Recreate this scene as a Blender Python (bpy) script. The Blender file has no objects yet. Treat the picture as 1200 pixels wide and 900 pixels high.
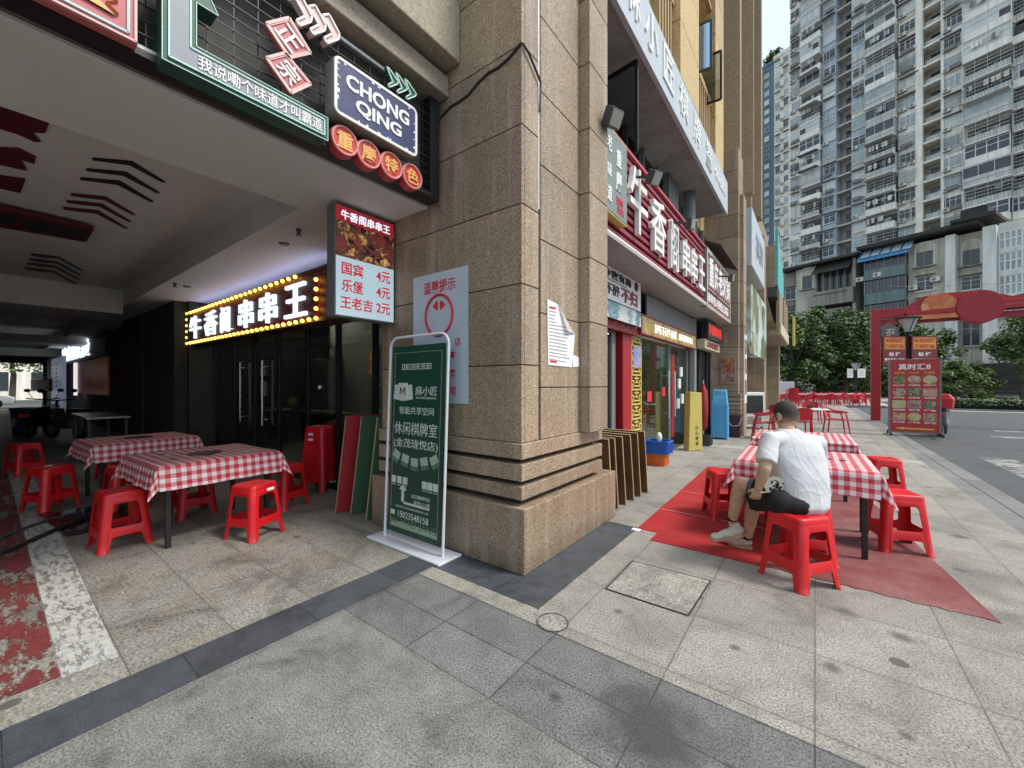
import bpy, bmesh, math, random
from math import radians, sin, cos, pi
from mathutils import Vector, Matrix, noise
from mathutils.geometry import tessellate_polygon

S = bpy.context.scene
COL = S.collection
random.seed(7)

# ------------------------------------------------------------------ camera
EYE = 1.45
YAW = math.atan((955 - 600) / 470)          # street direction is +Y, camera turned left of it
cam = bpy.data.cameras.new('camera')
cam.sensor_fit = 'HORIZONTAL'
cam.sensor_width = 36
cam.lens = 36 * 470 / 1200
cam.clip_end = 3000
cam.clip_start = 0.05
cam_o = bpy.data.objects.new('camera', cam)
COL.objects.link(cam_o)
cam_o.location = (0, 0, EYE)
cam_o.rotation_euler = (pi / 2, 0, YAW)
S.camera = cam_o

# ------------------------------------------------------------------ world, sun, exposure
SUN_EL, SUN_AZ = radians(54), radians(74)   # azimuth measured from +Y towards +X
W = bpy.data.worlds.new('World')
S.world = W
W.use_nodes = True
wn = W.node_tree
bg = wn.nodes['Background']
sky = wn.nodes.new('ShaderNodeTexSky')
sky.sky_type = 'NISHITA'
sky.sun_disc = False
sky.sun_elevation = SUN_EL
sky.sun_rotation = SUN_AZ
sky.air_density = 1.0
sky.dust_density = 2.2
sky.ozone_density = 1.0
# thin bright cloud veil over the blue
wtc = wn.nodes.new('ShaderNodeTexCoord')
wno = wn.nodes.new('ShaderNodeTexNoise')
wno.inputs['Scale'].default_value = 2.2
wno.inputs['Detail'].default_value = 5
wrm = wn.nodes.new('ShaderNodeValToRGB')
wrm.color_ramp.elements[0].position = .30
wrm.color_ramp.elements[0].color = (.42, .42, .42, 1)
wrm.color_ramp.elements[1].position = .70
wmx = wn.nodes.new('ShaderNodeMixRGB')
wmx.inputs['Color2'].default_value = (3.9, 4.8, 5.3, 1)
wn.links.new(wtc.outputs['Generated'], wno.inputs['Vector'])
wn.links.new(wno.outputs['Fac'], wrm.inputs['Fac'])
wn.links.new(wrm.outputs['Color'], wmx.inputs['Fac'])
wn.links.new(sky.outputs['Color'], wmx.inputs['Color1'])
wn.links.new(wmx.outputs['Color'], bg.inputs['Color'])
bg.inputs['Strength'].default_value = 0.14

sun = bpy.data.lights.new('sun', 'SUN')
sun.energy = 1.9
sun.angle = radians(15)
sun.color = (1.0, .95, .86)
sun_o = bpy.data.objects.new('sun', sun)
COL.objects.link(sun_o)
sd = Vector((sin(SUN_AZ) * cos(SUN_EL), cos(SUN_AZ) * cos(SUN_EL), sin(SUN_EL)))
sun_o.rotation_euler = sd.to_track_quat('Z', 'Y').to_euler()
sun_o.location = (20, 10, 40)

S.view_settings.view_transform = 'Standard'
S.view_settings.look = 'None'
S.view_settings.gamma = 1
S.view_settings.use_curve_mapping = False
S.view_settings.exposure = 0.80
S.cycles.use_denoising = True
S.cycles.max_bounces = 7
S.cycles.diffuse_bounces = 4
S.cycles.glossy_bounces = 3
S.cycles.transmission_bounces = 4
S.cycles.transparent_max_bounces = 6
S.cycles.sample_clamp_indirect = 4

# ------------------------------------------------------------------ measuring: photo pixel -> point on a real plane
FW = Vector((-sin(YAW), cos(YAW), 0))
RT = Vector((cos(YAW), sin(YAW), 0))
EYEP = Vector((0, 0, EYE))
def ray(u, v): return FW + RT * ((u - 600) / 470) + Vector((0, 0, (449.5 - v) / 470))
def G(u, v, z=0):
    r = ray(u, v); return EYEP + r * ((z - EYE) / r.z)
def onX(u, v, X):
    r = ray(u, v); return EYEP + r * (X / r.x)
def onY(u, v, Y):
    r = ray(u, v); return EYEP + r * (Y / r.y)
def D(u, v, d): return EYEP + ray(u, v) * d

# ------------------------------------------------------------------ mesh builder
class MB:
    def __init__(s):
        s.v = []; s.f = []; s.m = []; s.uv = None
    def add(s, vs, fs, m=0):
        b = len(s.v)
        s.v += [tuple(p) for p in vs]
        s.f += [tuple(b + i for i in f) for f in fs]
        s.m += [m] * len(fs)
        return s
    def box(s, x0, x1, y0, y1, z0, z1, m=0):
        if x0 > x1: x0, x1 = x1, x0
        if y0 > y1: y0, y1 = y1, y0
        if z0 > z1: z0, z1 = z1, z0
        return s.add([(x0,y0,z0),(x1,y0,z0),(x1,y1,z0),(x0,y1,z0),(x0,y0,z1),(x1,y0,z1),(x1,y1,z1),(x0,y1,z1)],
              [(0,3,2,1),(4,5,6,7),(0,1,5,4),(1,2,6,5),(2,3,7,6),(3,0,4,7)], m)
    def obox(s, c, ax, ay, az, m=0):
        """box from centre and three half-axis vectors"""
        c, ax, ay, az = Vector(c), Vector(ax), Vector(ay), Vector(az)
        vs = [c + ax*i + ay*j + az*k for k in (-1,1) for j in (-1,1) for i in (-1,1)]
        fs = [(0,2,3,1),(4,5,7,6),(0,1,5,4),(1,3,7,5),(3,2,6,7),(2,0,4,6)]
        if ax.cross(ay).dot(az) < 0: fs = [f[::-1] for f in fs]
        return s.add(vs, fs, m)
    def bar(s, p0, p1, w, h, m=0, up=(0,0,1)):
        p0, p1, up = Vector(p0), Vector(p1), Vector(up)
        d = (p1 - p0); a = d.normalized()
        if abs(a.dot(up)) > .98: up = Vector((1,0,0))
        r = a.cross(up).normalized(); q = r.cross(a)
        return s.obox((p0+p1)/2, d/2, r*(w/2), q*(h/2), m)
    def quad(s, a, b, c, d, m=0): return s.add([a,b,c,d], [(0,1,2,3)], m)
    def cyl(s, p0, p1, r0, r1=None, n=12, m=0, caps=True):
        r1 = r0 if r1 is None else r1
        p0, p1 = Vector(p0), Vector(p1)
        a = (p1-p0).normalized()
        t = Vector((1,0,0)) if abs(a.x) < .9 else Vector((0,1,0))
        x = a.cross(t).normalized(); y = a.cross(x)
        vs = []
        for p, r in ((p0,r0),(p1,r1)):
            for i in range(n):
                g = 2*pi*i/n
                vs.append(p + x*(r*cos(g)) + y*(r*sin(g)))
        fs = [(i,(i+1)%n,n+(i+1)%n,n+i) for i in range(n)]
        if caps: fs += [tuple(range(n))[::-1], tuple(range(n,2*n))]
        return s.add(vs, fs, m)
    def tube(s, pts, r, n=8, m=0, closed=False):
        pts = [Vector(p) for p in pts]
        rr = r if isinstance(r, (list, tuple)) else [r]*len(pts)
        b = []; N = len(pts); last = None
        for i, p in enumerate(pts):
            if closed: a = pts[(i+1)%N] - pts[i-1]
            else: a = pts[min(i+1,N-1)] - pts[max(i-1,0)]
            a.normalize()
            if last is None:
                t = Vector((0,0,1)) if abs(a.z) < .9 else Vector((1,0,0))
                x = a.cross(t).normalized()
            else:
                x = (last - a*last.dot(a)).normalized()
            last = x
            y = a.cross(x)
            b += [p + x*(rr[i]*cos(2*pi*k/n)) + y*(rr[i]*sin(2*pi*k/n)) for k in range(n)]
        fs = []
        for i in range(N if closed else N-1):
            j = (i+1) % N
            fs += [(i*n+k, i*n+(k+1)%n, j*n+(k+1)%n, j*n+k) for k in range(n)]
        if not closed: fs += [tuple(range(n))[::-1], tuple(range((N-1)*n, N*n))]
        return s.add(b, fs, m)
    def prism(s, pts, o, right, up, depth, m=0):
        """polygon (2D, counter-clockwise) on plane (o,right,up), front face at +depth along the normal"""
        o, right, up = Vector(o), Vector(right), Vector(up)
        nr = right.cross(up)
        n = len(pts)
        vs = [o + right*a + up*b for a, b in pts] + [o + right*a + up*b + nr*depth for a, b in pts]
        fs = [tuple(range(n))[::-1], tuple(range(n,2*n))] + [(i,(i+1)%n,n+(i+1)%n,n+i) for i in range(n)]
        return s.add(vs, fs, m)
    def ball(s, c, rx, ry=None, rz=None, n=12, k=8, m=0, rot=None):
        ry = rx if ry is None else ry; rz = rx if rz is None else rz
        c = Vector(c); vs = []; R = rot or Matrix.Identity(3)
        for j in range(1, k):
            t = pi*j/k
            for i in range(n):
                g = 2*pi*i/n
                vs.append(c + R @ Vector((rx*sin(t)*cos(g), ry*sin(t)*sin(g), rz*cos(t))))
        vs += [c + R @ Vector((0,0,rz)), c + R @ Vector((0,0,-rz))]
        T, B = len(vs)-2, len(vs)-1
        fs = []
        for j in range(k-2):
            fs += [(j*n+i, (j+1)*n+i, (j+1)*n+(i+1)%n, j*n+(i+1)%n) for i in range(n)]
        fs += [(T, i, (i+1)%n) for i in range(n)] + [(B, (k-2)*n+(i+1)%n, (k-2)*n+i) for i in range(n)]
        return s.add(vs, fs, m)
    def lathe(s, prof, c, n=16, m=0):
        c = Vector(c); vs = []
        for r, z in prof:
            vs += [c + Vector((r*cos(2*pi*i/n), r*sin(2*pi*i/n), z)) for i in range(n)]
        fs = []
        for j in range(len(prof)-1):
            fs += [(j*n+i, j*n+(i+1)%n, (j+1)*n+(i+1)%n, (j+1)*n+i) for i in range(n)]
        fs += [tuple(range(n))[::-1], tuple(range((len(prof)-1)*n, len(prof)*n))]
        return s.add(vs, fs, m)
    def mesh(s, name, mats):
        me = bpy.data.meshes.new(name)
        me.from_pydata(s.v, [], s.f)
        for q in (mats if isinstance(mats, (list, tuple)) else [mats]): me.materials.append(q)
        me.polygons.foreach_set('material_index', s.m)
        if s.uv:
            ul = me.uv_layers.new(name='UVMap')
            flat = [c for f in s.f for i in f for c in s.uv[i]]
            ul.data.foreach_set('uv', flat)
        me.update()
        return me
    def build(s, name, mats, parent=None, smooth=False, bevel=0, seg=2, local=False):
        me = s.mesh(name, mats)
        if smooth:
            me.shade_smooth()
            me.set_sharp_from_angle(angle=radians(42))
        o = bpy.data.objects.new(name, me)
        COL.objects.link(o)
        if bevel:
            b = o.modifiers.new('bevel', 'BEVEL')
            b.width = bevel; b.segments = seg; b.limit_method = 'ANGLE'; b.angle_limit = radians(35)
            b.harden_normals = False
        attach(o, parent, local)
        return o

def attach(o, parent, local=False):
    if parent is None: return o
    o.parent = parent
    if not local and parent.parent is None and parent.type == 'EMPTY':
        M = Matrix.Translation(parent.location) @ parent.rotation_euler.to_matrix().to_4x4()
        o.matrix_parent_inverse = M.inverted()
    return o

def tag(o, label=None, cat=None, group=None, kind=None):
    if label: o['label'] = label
    if cat: o['category'] = cat
    if group: o['group'] = group
    if kind: o['kind'] = kind
    return o

def thing(name, label, cat, loc=(0,0,0), rz=0, group=None):
    o = bpy.data.objects.new(name, None)
    COL.objects.link(o)
    o.empty_display_size = .1
    o.location = loc; o.rotation_euler = (0,0,rz)
    return tag(o, label, cat, group)

def dup(root, loc, rz=0, label=None, group=None, parts=True):
    r = root.copy(); COL.objects.link(r)
    r.location = loc; r.rotation_euler = (0,0,rz)
    if label: r['label'] = label
    if group: r['group'] = group
    if parts:
        for ch in list(root.children):
            c = ch.copy(); COL.objects.link(c); c.parent = r
            for g in list(ch.children):
                d = g.copy(); COL.objects.link(d); d.parent = c
    return r

def bake(o):
    """apply an object's modifiers into its mesh"""
    dg = bpy.context.evaluated_depsgraph_get()
    me = bpy.data.meshes.new_from_object(o.evaluated_get(dg))
    o.modifiers.clear()
    o.data = me
    return o

_font_cache = {}
def text_mesh(body, bold=0.0, extrude=0.0, spacing=1.0):
    key = (body, bold, extrude, spacing)
    if key in _font_cache: return _font_cache[key]
    c = bpy.data.curves.new('lettering', 'FONT')
    c.body = body; c.size = 1; c.offset = bold; c.extrude = extrude
    c.space_character = spacing
    c.resolution_u = 3
    c.align_x = 'CENTER'; c.align_y = 'CENTER'
    o = bpy.data.objects.new('lettering', c)
    COL.objects.link(o)
    dg = bpy.context.evaluated_depsgraph_get()
    me = bpy.data.meshes.new_from_object(o.evaluated_get(dg))
    bpy.data.objects.remove(o); bpy.data.curves.remove(c)
    xs = [v.co.x for v in me.vertices]; ys = [v.co.y for v in me.vertices]
    ext = (min(xs), max(xs), min(ys), max(ys))
    _font_cache[key] = (me, ext)
    return _font_cache[key]

class Letters:
    """collects lines of writing that belong to one part; lettering becomes one mesh"""
    def __init__(s): s.mb = MB()
    def put(s, body, c, right, up, w=None, h=None, depth=.004, bold=.01, m=0, spacing=1.0):
        """fit body into a w x h rectangle centred at c (one of them may be None: keep proportions)"""
        me, (x0, x1, y0, y1) = text_mesh(body, bold, .5, spacing)
        c, right, up = Vector(c), Vector(right).normalized(), Vector(up).normalized()
        nr = right.cross(up)
        sx = w/(x1-x0) if w else None
        sy = h/(y1-y0) if h else None
        sx = sx or sy; sy = sy or sx
        cx, cy = (x0+x1)/2, (y0+y1)/2
        vs = [c + right*((v.co.x-cx)*sx) + up*((v.co.y-cy)*sy) + nr*((v.co.z+.5)*depth) for v in me.vertices]
        s.mb.add(vs, [tuple(p.vertices) for p in me.polygons], m)
        return s
    def build(s, parent, mats, name='lettering'):
        return s.mb.build(name, mats, parent)

# ------------------------------------------------------------------ materials
def new_mat(name):
    m = bpy.data.materials.new(name); m.use_nodes = True
    nt = m.node_tree
    return m, nt, nt.nodes['Principled BSDF']

class N:
    """tiny node helper"""
    def __init__(s, nt): s.nt = nt
    def new(s, t, **k):
        n = s.nt.nodes.new('ShaderNode' + t)
        for a, b in k.items(): setattr(n, a, b)
        return n
    def link(s, a, b): s.nt.links.new(a, b)
    def val(s, sock, x):
        if hasattr(x, 'is_output') or hasattr(x, 'links'): s.link(x, sock)
        else: sock.default_value = x
    def math(s, op, a, b=0.0, c=None):
        n = s.new('Math', operation=op)
        s.val(n.inputs[0], a); s.val(n.inputs[1], b)
        if c is not None: s.val(n.inputs[2], c)
        return n.outputs[0]
    def mix(s, fac, a, b, blend='MIX'):
        n = s.new('MixRGB', blend_type=blend)
        s.val(n.inputs['Fac'], fac)
        for k, x in (('Color1', a), ('Color2', b)):
            if isinstance(x, (tuple, list)): x = (*x[:3], 1)
            s.val(n.inputs[k], x)
        return n.outputs['Color']
    def noise(s, vec, scale, detail=4, rough=.55, dist=0):
        n = s.new('TexNoise')
        if vec is not None: s.link(vec, n.inputs['Vector'])
        n.inputs['Scale'].default_value = scale; n.inputs['Detail'].default_value = detail
        n.inputs['Roughness'].default_value = rough; n.inputs['Distortion'].default_value = dist
        return n.outputs['Fac']
    def voro(s, vec, scale, feature='F1', out='Distance'):
        n = s.new('TexVoronoi', feature=feature)
        if vec is not None: s.link(vec, n.inputs['Vector'])
        n.inputs['Scale'].default_value = scale
        return n.outputs[out]
    def ramp(s, fac, stops):
        n = s.new('ValToRGB')
        cr = n.color_ramp
        while len(cr.elements) < len(stops): cr.elements.new(.5)
        for e, (p, c) in zip(cr.elements, stops):
            e.position = p; e.color = (*c[:3], 1) if isinstance(c, (tuple, list)) else (c, c, c, 1)
        s.link(fac, n.inputs['Fac'])
        return n.outputs['Color']
    def obj(s): return s.new('TexCoord').outputs['Object']
    def gen(s): return s.new('TexCoord').outputs['Generated']
    def uv(s): return s.new('TexCoord').outputs['UV']
    def sep(s, v):
        n = s.new('SeparateXYZ'); s.link(v, n.inputs[0]); return n.outputs
    def comb(s, x, y, z=0.0):
        n = s.new('CombineXYZ')
        for i, q in enumerate((x, y, z)): s.val(n.inputs[i], q)
        return n.outputs[0]
    def bump(s, h, strength=.3, dist=.01):
        n = s.new('Bump'); n.inputs['Strength'].default_value = strength; n.inputs['Distance'].default_value = dist
        s.link(h, n.inputs['Height']); return n.outputs['Normal']

def mul(c, k): return tuple(min(1, x*k) for x in c[:3])

def plain(name, col, rough=.5, metal=0, var=.12, scale=6, bump=0, bscale=60, spec=.5, coat=0):
    """a worn uniform surface: base colour with slow and fine mottling, roughness variation"""
    m, nt, p = new_mat(name); n = N(nt)
    v = n.obj()
    a = n.noise(v, scale, 5, .6)
    b = n.noise(v, scale*9, 3, .6)
    k = n.math('ADD', n.math('MULTIPLY', a, .65), n.math('MULTIPLY', b, .35))
    colr = n.ramp(k, [(.3, mul(col, 1-var*1.6)), (.52, col), (.75, mul(col, 1+var))])
    n.link(colr, p.inputs['Base Color'])
    p.inputs['Metallic'].default_value = metal
    rr = n.math('ADD', n.math('MULTIPLY', b, .2), rough-.1)
    n.link(rr, p.inputs['Roughness'])
    p.inputs['Specular IOR Level'].default_value = spec
    if coat: p.inputs['Coat Weight'].default_value = coat; p.inputs['Coat Roughness'].default_value = .15
    if bump:
        n.link(n.bump(n.noise(v, bscale, 4), bump, .004), p.inputs['Normal'])
    return m

def glow(name, col, strength, base=None):
    m, nt, p = new_mat(name)
    p.inputs['Base Color'].default_value = (*(base or col)[:3], 1)
    p.inputs['Emission Color'].default_value = (*col[:3], 1)
    p.inputs['Emission Strength'].default_value = strength
    p.inputs['Roughness'].default_value = .35
    return m

def granite(name, c_dark, c_mid, c_light, scale=150, rough=.45, stain=.2):
    m, nt, p = new_mat(name); n = N(nt)
    v = n.obj()
    f = n.voro(v, scale, 'F1', 'Color')
    bw = n.new('RGBToBW'); n.link(f, bw.inputs[0])
    g = n.noise(v, scale*.45, 3, .7)
    k = n.math('ADD', n.math('MULTIPLY', bw.outputs[0], .6), n.math('MULTIPLY', g, .4))
    c = n.ramp(k, [(.25, c_dark), (.48, c_mid), (.62, c_mid), (.8, c_light)])
    s1 = n.noise(v, 1.3, 6, .65)
    c = n.mix(n.math('MULTIPLY', n.ramp(s1, [(.45, 0.0), (.75, 1.0)]), stain), c, mul(c_dark, .8))
    x, y, z = n.sep(v)
    gi = n.new('NewGeometry')
    c = n.mix(1.0, c, n.ramp(gi.outputs['Random Per Island'], [(.0, (.82,.80,.78)), (.5, (1,1,1)), (1.0, (1.14,1.12,1.08))]), 'MULTIPLY')
    foot = n.ramp(n.math('ADD', z, n.math('MULTIPLY', n.noise(v, 6, 5, .7), .25)), [(.10, .45), (.32, 0.0)])
    c = n.mix(foot, c, mul(c_dark, .9))
    drip = n.noise(n.comb(n.math('MULTIPLY', x, 9), n.math('MULTIPLY', y, 9), n.math('MULTIPLY', z, .5)), 1, 4, .6)
    c = n.mix(n.math('MULTIPLY', n.ramp(drip, [(.52, 0.0), (.7, 1.0)]), stain*.8), c, mul(c_light, .95))
    n.link(c, p.inputs['Base Color'])
    n.link(n.math('ADD', n.math('MULTIPLY', g, .25), rough-.12), p.inputs['Roughness'])
    n.link(n.bump(k, .18, .003), p.inputs['Normal'])
    return m

def paving(name, col, tile=(.6,.6), off=(0,0), jw=.004, jdark=.35, rough=.7, grain=.22, patch=.25, tilevar=.12, spots=.5, scale=170, warm=None, stagger=0.0, pool=None):
    """stone slabs: joints, slab-to-slab tone, grain, slow dirt, dark gum spots"""
    m, nt, p = new_mat(name); n = N(nt)
    v = n.obj(); x, y, z = n.sep(v)
    ux = n.math('DIVIDE', n.math('SUBTRACT', x, off[0]), tile[0])
    ix = n.math('FLOOR', ux)
    uy = n.math('DIVIDE', n.math('SUBTRACT', y, off[1]), tile[1])
    if stagger: uy = n.math('ADD', uy, n.math('MULTIPLY', n.math('MODULO', ix, 2.0), stagger))
    iy = n.math('FLOOR', uy)
    fx = n.math('FRACT', ux); fy = n.math('FRACT', uy)
    dx = n.math('MULTIPLY', n.math('MINIMUM', fx, n.math('SUBTRACT', 1.0, fx)), tile[0])
    dy = n.math('MULTIPLY', n.math('MINIMUM', fy, n.math('SUBTRACT', 1.0, fy)), tile[1])
    wob = n.math('MULTIPLY', n.math('SUBTRACT', n.noise(v, 14, 4), .5), jw*1.6)
    d = n.math('ADD', n.math('MINIMUM', dx, dy), wob)
    joint = n.math('LESS_THAN', d, jw*.5)
    soft = n.math('MULTIPLY', n.math('SUBTRACT', 1.0, n.math('MINIMUM', n.math('DIVIDE', d, .03), 1.0)), n.noise(v, 3, 3))
    wnz = n.new('TexWhiteNoise', noise_dimensions='2D')
    n.link(n.comb(ix, iy), wnz.inputs['Vector'])
    tv = n.math('ADD', n.math('MULTIPLY', n.math('SUBTRACT', wnz.outputs['Value'], .5), tilevar*2), 1.0)
    g1 = n.noise(v, scale, 3, .75)
    g2 = n.voro(v, scale*.6)
    slow = n.noise(v, 1.7, 7, .68, .6)
    mid = n.noise(v, 9, 6, .7)
    c = n.ramp(g1, [(.32, mul(col, 1-grain*1.9)), (.5, col), (.68, mul(col, 1+grain*1.4))])
    c = n.mix(n.math('MULTIPLY', n.ramp(g2, [(.0, 1.0), (.28, 0.0)]), grain*.9), c, mul(col, .45))
    if warm: c = n.mix(n.math('MULTIPLY', n.ramp(n.noise(v, 2.6, 5, .6), [(.45, 0.0), (.65, 1.0)]), .7), c, warm, 'MULTIPLY')
    sl = n.ramp(slow, [(.3, 1-patch*1.35), (.5, 1.0), (.72, 1+patch*.45)])
    c = n.mix(1.0, c, sl, 'MULTIPLY')
    c = n.mix(1.0, c, n.ramp(mid, [(.3, 1-patch*.6), (.55, 1.0)]), 'MULTIPLY')
    hsv = n.new('HueSaturation'); n.link(c, hsv.inputs['Color']); n.link(tv, hsv.inputs['Value'])
    c = hsv.outputs['Color']
    if spots:
        sp = n.voro(n.mix(.04, v, n.new('TexNoise').outputs['Color']), 2.1)
        sz = n.math('MULTIPLY', n.noise(v, .9, 2), .15)
        c = n.mix(n.math('MULTIPLY', n.math('LESS_THAN', sp, sz), spots), c, mul(col, .3))
    for (px, py, pr) in (pool or ()):   # dried spills with shapes of their own: centre, radius
        q = n.math('ADD', n.math('SQRT', n.math('ADD', n.math('POWER', n.math('SUBTRACT', x, px), 2.0), n.math('POWER', n.math('SUBTRACT', y, py), 2.0))),
                   n.math('MULTIPLY', n.math('SUBTRACT', n.noise(v, 5, 5, .7), .5), pr*1.7))
        c = n.mix(n.ramp(q, [(pr*.35, .8), (pr*1.1, 0.0)]), c, mul(col, .25))
    c = n.mix(n.math('MULTIPLY', soft, .35), c, mul(col, .5))
    c = n.mix(joint, c, mul(col, jdark))
    n.link(c, p.inputs['Base Color'])
    n.link(n.math('ADD', n.math('MULTIPLY', mid, .28), rough-.14), p.inputs['Roughness'])
    hgt = n.math('SUBTRACT', n.math('MULTIPLY', g1, .35), n.math('MULTIPLY', joint, 1.0))
    n.link(n.bump(hgt, .35, .004), p.inputs['Normal'])
    return m

def glassmat(name, tint=(.5,.55,.55), rough=.03, clear=.75):
    """window glass one can partly see through: dark mirror film plus transparency"""
    m, nt, p = new_mat(name); n = N(nt)
    out = nt.nodes['Material Output']
    tr = n.new('BsdfTransparent'); tr.inputs[0].default_value = (*tint, 1)
    gl = n.new('BsdfGlossy'); gl.inputs['Roughness'].default_value = rough
    gl.inputs['Color'].default_value = (.9,.95,.95,1)
    lw = n.new('LayerWeight'); lw.inputs['Blend'].default_value = .22
    f = n.math('ADD', n.math('MULTIPLY', lw.outputs['Fresnel'], .8), (1-clear)*.35)
    mx = n.new('MixShader'); n.link(f, mx.inputs[0]); n.link(tr.outputs[0], mx.inputs[1]); n.link(gl.outputs[0], mx.inputs[2])
    n.link(mx.outputs[0], out.inputs['Surface'])
    return m

def check_cloth(name, red=(.50,.018,.04), pink=(.66,.24,.27), white=(.78,.72,.70), p_=.075):
    m, nt, p = new_mat(name); n = N(nt)
    x, y, z = n.sep(n.uv())
    a = n.math('LESS_THAN', n.math('FRACT', n.math('DIVIDE', x, p_)), .5)
    b = n.math('LESS_THAN', n.math('FRACT', n.math('DIVIDE', y, p_)), .5)
    s = n.math('ADD', a, b)
    c = n.ramp(n.math('DIVIDE', s, 2.0), [(.0, white), (.5, pink), (1.0, red)])
    nt.nodes[-1].color_ramp.interpolation = 'CONSTANT'
    e = nt.nodes[-1].color_ramp.elements
    e[0].position = 0; e[1].position = .25; e[2].position = .75
    f = n.noise(n.obj(), 5, 5, .6)
    c = n.mix(1.0, c, n.ramp(f, [(.3, .86), (.6, 1.0)]), 'MULTIPLY')
    n.link(c, p.inputs['Base Color'])
    p.inputs['Roughness'].default_value = .55
    n.link(n.bump(n.noise(n.obj(), 9, 4), .25, .02), p.inputs['Normal'])
    return m

def fret(name, line, gap, sx, sy, w=.22, emis=0, axes=('y','z')):
    """interlocking fretwork: a meander of bars made from two offset brick lattices"""
    m, nt, p = new_mat(name); n = N(nt)
    v = n.obj(); q = dict(zip('xyz', n.sep(v)))
    a = n.math('DIVIDE', q[axes[0]], sx); b = n.math('DIVIDE', q[axes[1]], sy)
    def cellline(a, b, o):
        fa = n.math('FRACT', n.math('ADD', a, o)); fb = n.math('FRACT', n.math('ADD', b, o))
        la = n.math('LESS_THAN', n.math('ABSOLUTE', n.math('SUBTRACT', fa, .5)), w*.5)
        lb = n.math('LESS_THAN', n.math('ABSOLUTE', n.math('SUBTRACT', fb, .5)), w*.5)
        return la, lb
    ib = n.math('FLOOR', b); ia = n.math('FLOOR', a)
    la, lb = cellline(n.math('ADD', a, n.math('MULTIPLY', n.math('MODULO', ib, 2.0), .5)), b, 0)
    la2, lb2 = cellline(a, n.math('ADD', b, n.math('MULTIPLY', n.math('MODULO', ia, 2.0), .5)), .25)
    s = n.math('MAXIMUM', n.math('MAXIMUM', la, n.math('MULTIPLY', lb, n.math('LESS_THAN', n.math('FRACT', n.math('MULTIPLY', a, .5)), .62))),
               n.math('MULTIPLY', lb2, n.math('GREATER_THAN', n.math('FRACT', n.math('MULTIPLY', b, .5)), .3)))
    c = n.mix(s, gap, line)
    n.link(c, p.inputs['Base Color'])
    p.inputs['Roughness'].default_value = .5
    n.link(n.bump(s, .5, .006), p.inputs['Normal'])
    if emis:
        n.link(c, p.inputs['Emission Color']); p.inputs['Emission Strength'].default_value = emis
    return m

def photo(name, cols, scale=14, emis=0, seed=0):
    """a printed food picture: heaped bits of several colours"""
    m, nt, p = new_mat(name); n = N(nt)
    v = n.obj()
    mp = n.new('Mapping'); mp.inputs['Location'].default_value = (seed*3.1, seed*1.7, seed)
    n.link(v, mp.inputs[0]); v = mp.outputs[0]
    d = n.noise(v, scale*.4, 5, .7, 1.2)
    e = n.voro(n.mix(.25, v, n.new('TexNoise').outputs['Color']), scale, 'F1', 'Color')
    bw = n.new('RGBToBW'); n.link(e, bw.inputs[0])
    k = n.math('ADD', n.math('MULTIPLY', d, .6), n.math('MULTIPLY', bw.outputs[0], .4))
    st = [(.25 + .5*i/(len(cols)-1), c) for i, c in enumerate(cols)]
    c = n.ramp(k, st)
    n.link(c, p.inputs['Base Color'])
    p.inputs['Roughness'].default_value = .4
    if emis:
        n.link(c, p.inputs['Emission Color']); p.inputs['Emission Strength'].default_value = emis
    return m

M = {}
M['granite'] = granite('brown_granite', (.075,.048,.030), (.345,.252,.168), (.68,.56,.44), 165, .45, .32)
M['granite_joint'] = plain('granite_joint', (.035,.028,.022), .9)
M['granite_dress'] = granite('dressed_granite', (.15,.105,.065), (.33,.25,.16), (.50,.41,.29), 60, .55)
M['upper_stone'] = granite('upper_sandstone', (.36,.24,.10), (.55,.39,.18), (.66,.50,.28), 50, .5, .12)
M['concrete'] = plain('grey_concrete', (.34,.33,.31), .85, var=.25, scale=1.5, bump=.15)
M['ceiling'] = plain('painted_ceiling', (.64,.615,.585), .8, var=.05, scale=1.2)
M['beige_beam'] = granite('beige_beam_stone', (.24,.20,.145), (.34,.29,.22), (.42,.37,.29), 60, .7, .25)
M['plaza'] = paving('plaza_slabs', (.300,.277,.245), (.6,.6), (0,.3), .006, .40, .72, .42, .32, .10, .9, 95, pool=[(.15,3.32,.07),(.40,3.18,.06),(.07,2.62,.05),(-.35,2.5,.035),(-.62,2.95,.03),(.9,4.6,.06),(.3,2.3,.04),(1.1,5.6,.08),(-1.2,5.2,.09),(-1.0,2.45,.03)])
M['front_slabs'] = paving('front_slabs', (.215,.210,.197), (1.8,1.41), (-.6,0), .004, .50, .75, .42, .45, .05, .9, 105)
M['band_slabs'] = paving('dark_band_slabs', (.165,.165,.160), (.6,.3), (0,1.41), .007, .30, .7, .45, .30, .18, .6, 95, pool=[(-.55,1.70,.27),(-.96,1.60,.04),(-.15,1.55,.035)])
M['strip'] = paving('charcoal_granite', (.070,.077,.088), (.6,.6), (.0,.05), .005, .4, .5, .22, .45, .12, .3, 120)
M['light_slab'] = paving('pale_slabs', (.40,.375,.33), (1.2,.6), (0,0), .004, .5, .7, .2, .2, .06, .3)
M['pale_row'] = paving('pale_row', (.335,.31,.265), (1.2,.6), (0,0), .004, .5, .7, .36, .4, .06, .6, 75)
M['arcade_floor'] = paving('arcade_floor_slabs', (.27,.257,.228), (1.2,.45), (.2,.0), .005, .42, .55, .36, .42, .14, .8, 60, (.96,.91,.82))
M['asphalt'] = paving('asphalt', (.085,.087,.092), (60,60), (7,7), .0, .9, .8, .35, .25, 0, .3, 120)
M['earth'] = plain('far_ground', (.16,.155,.145), .9, var=.2, scale=.2)
M['kerb'] = paving('kerb_stone', (.20,.20,.195), (3,.9), (0,0), .01, .4, .8, .2, .25, .1, .2)
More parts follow.
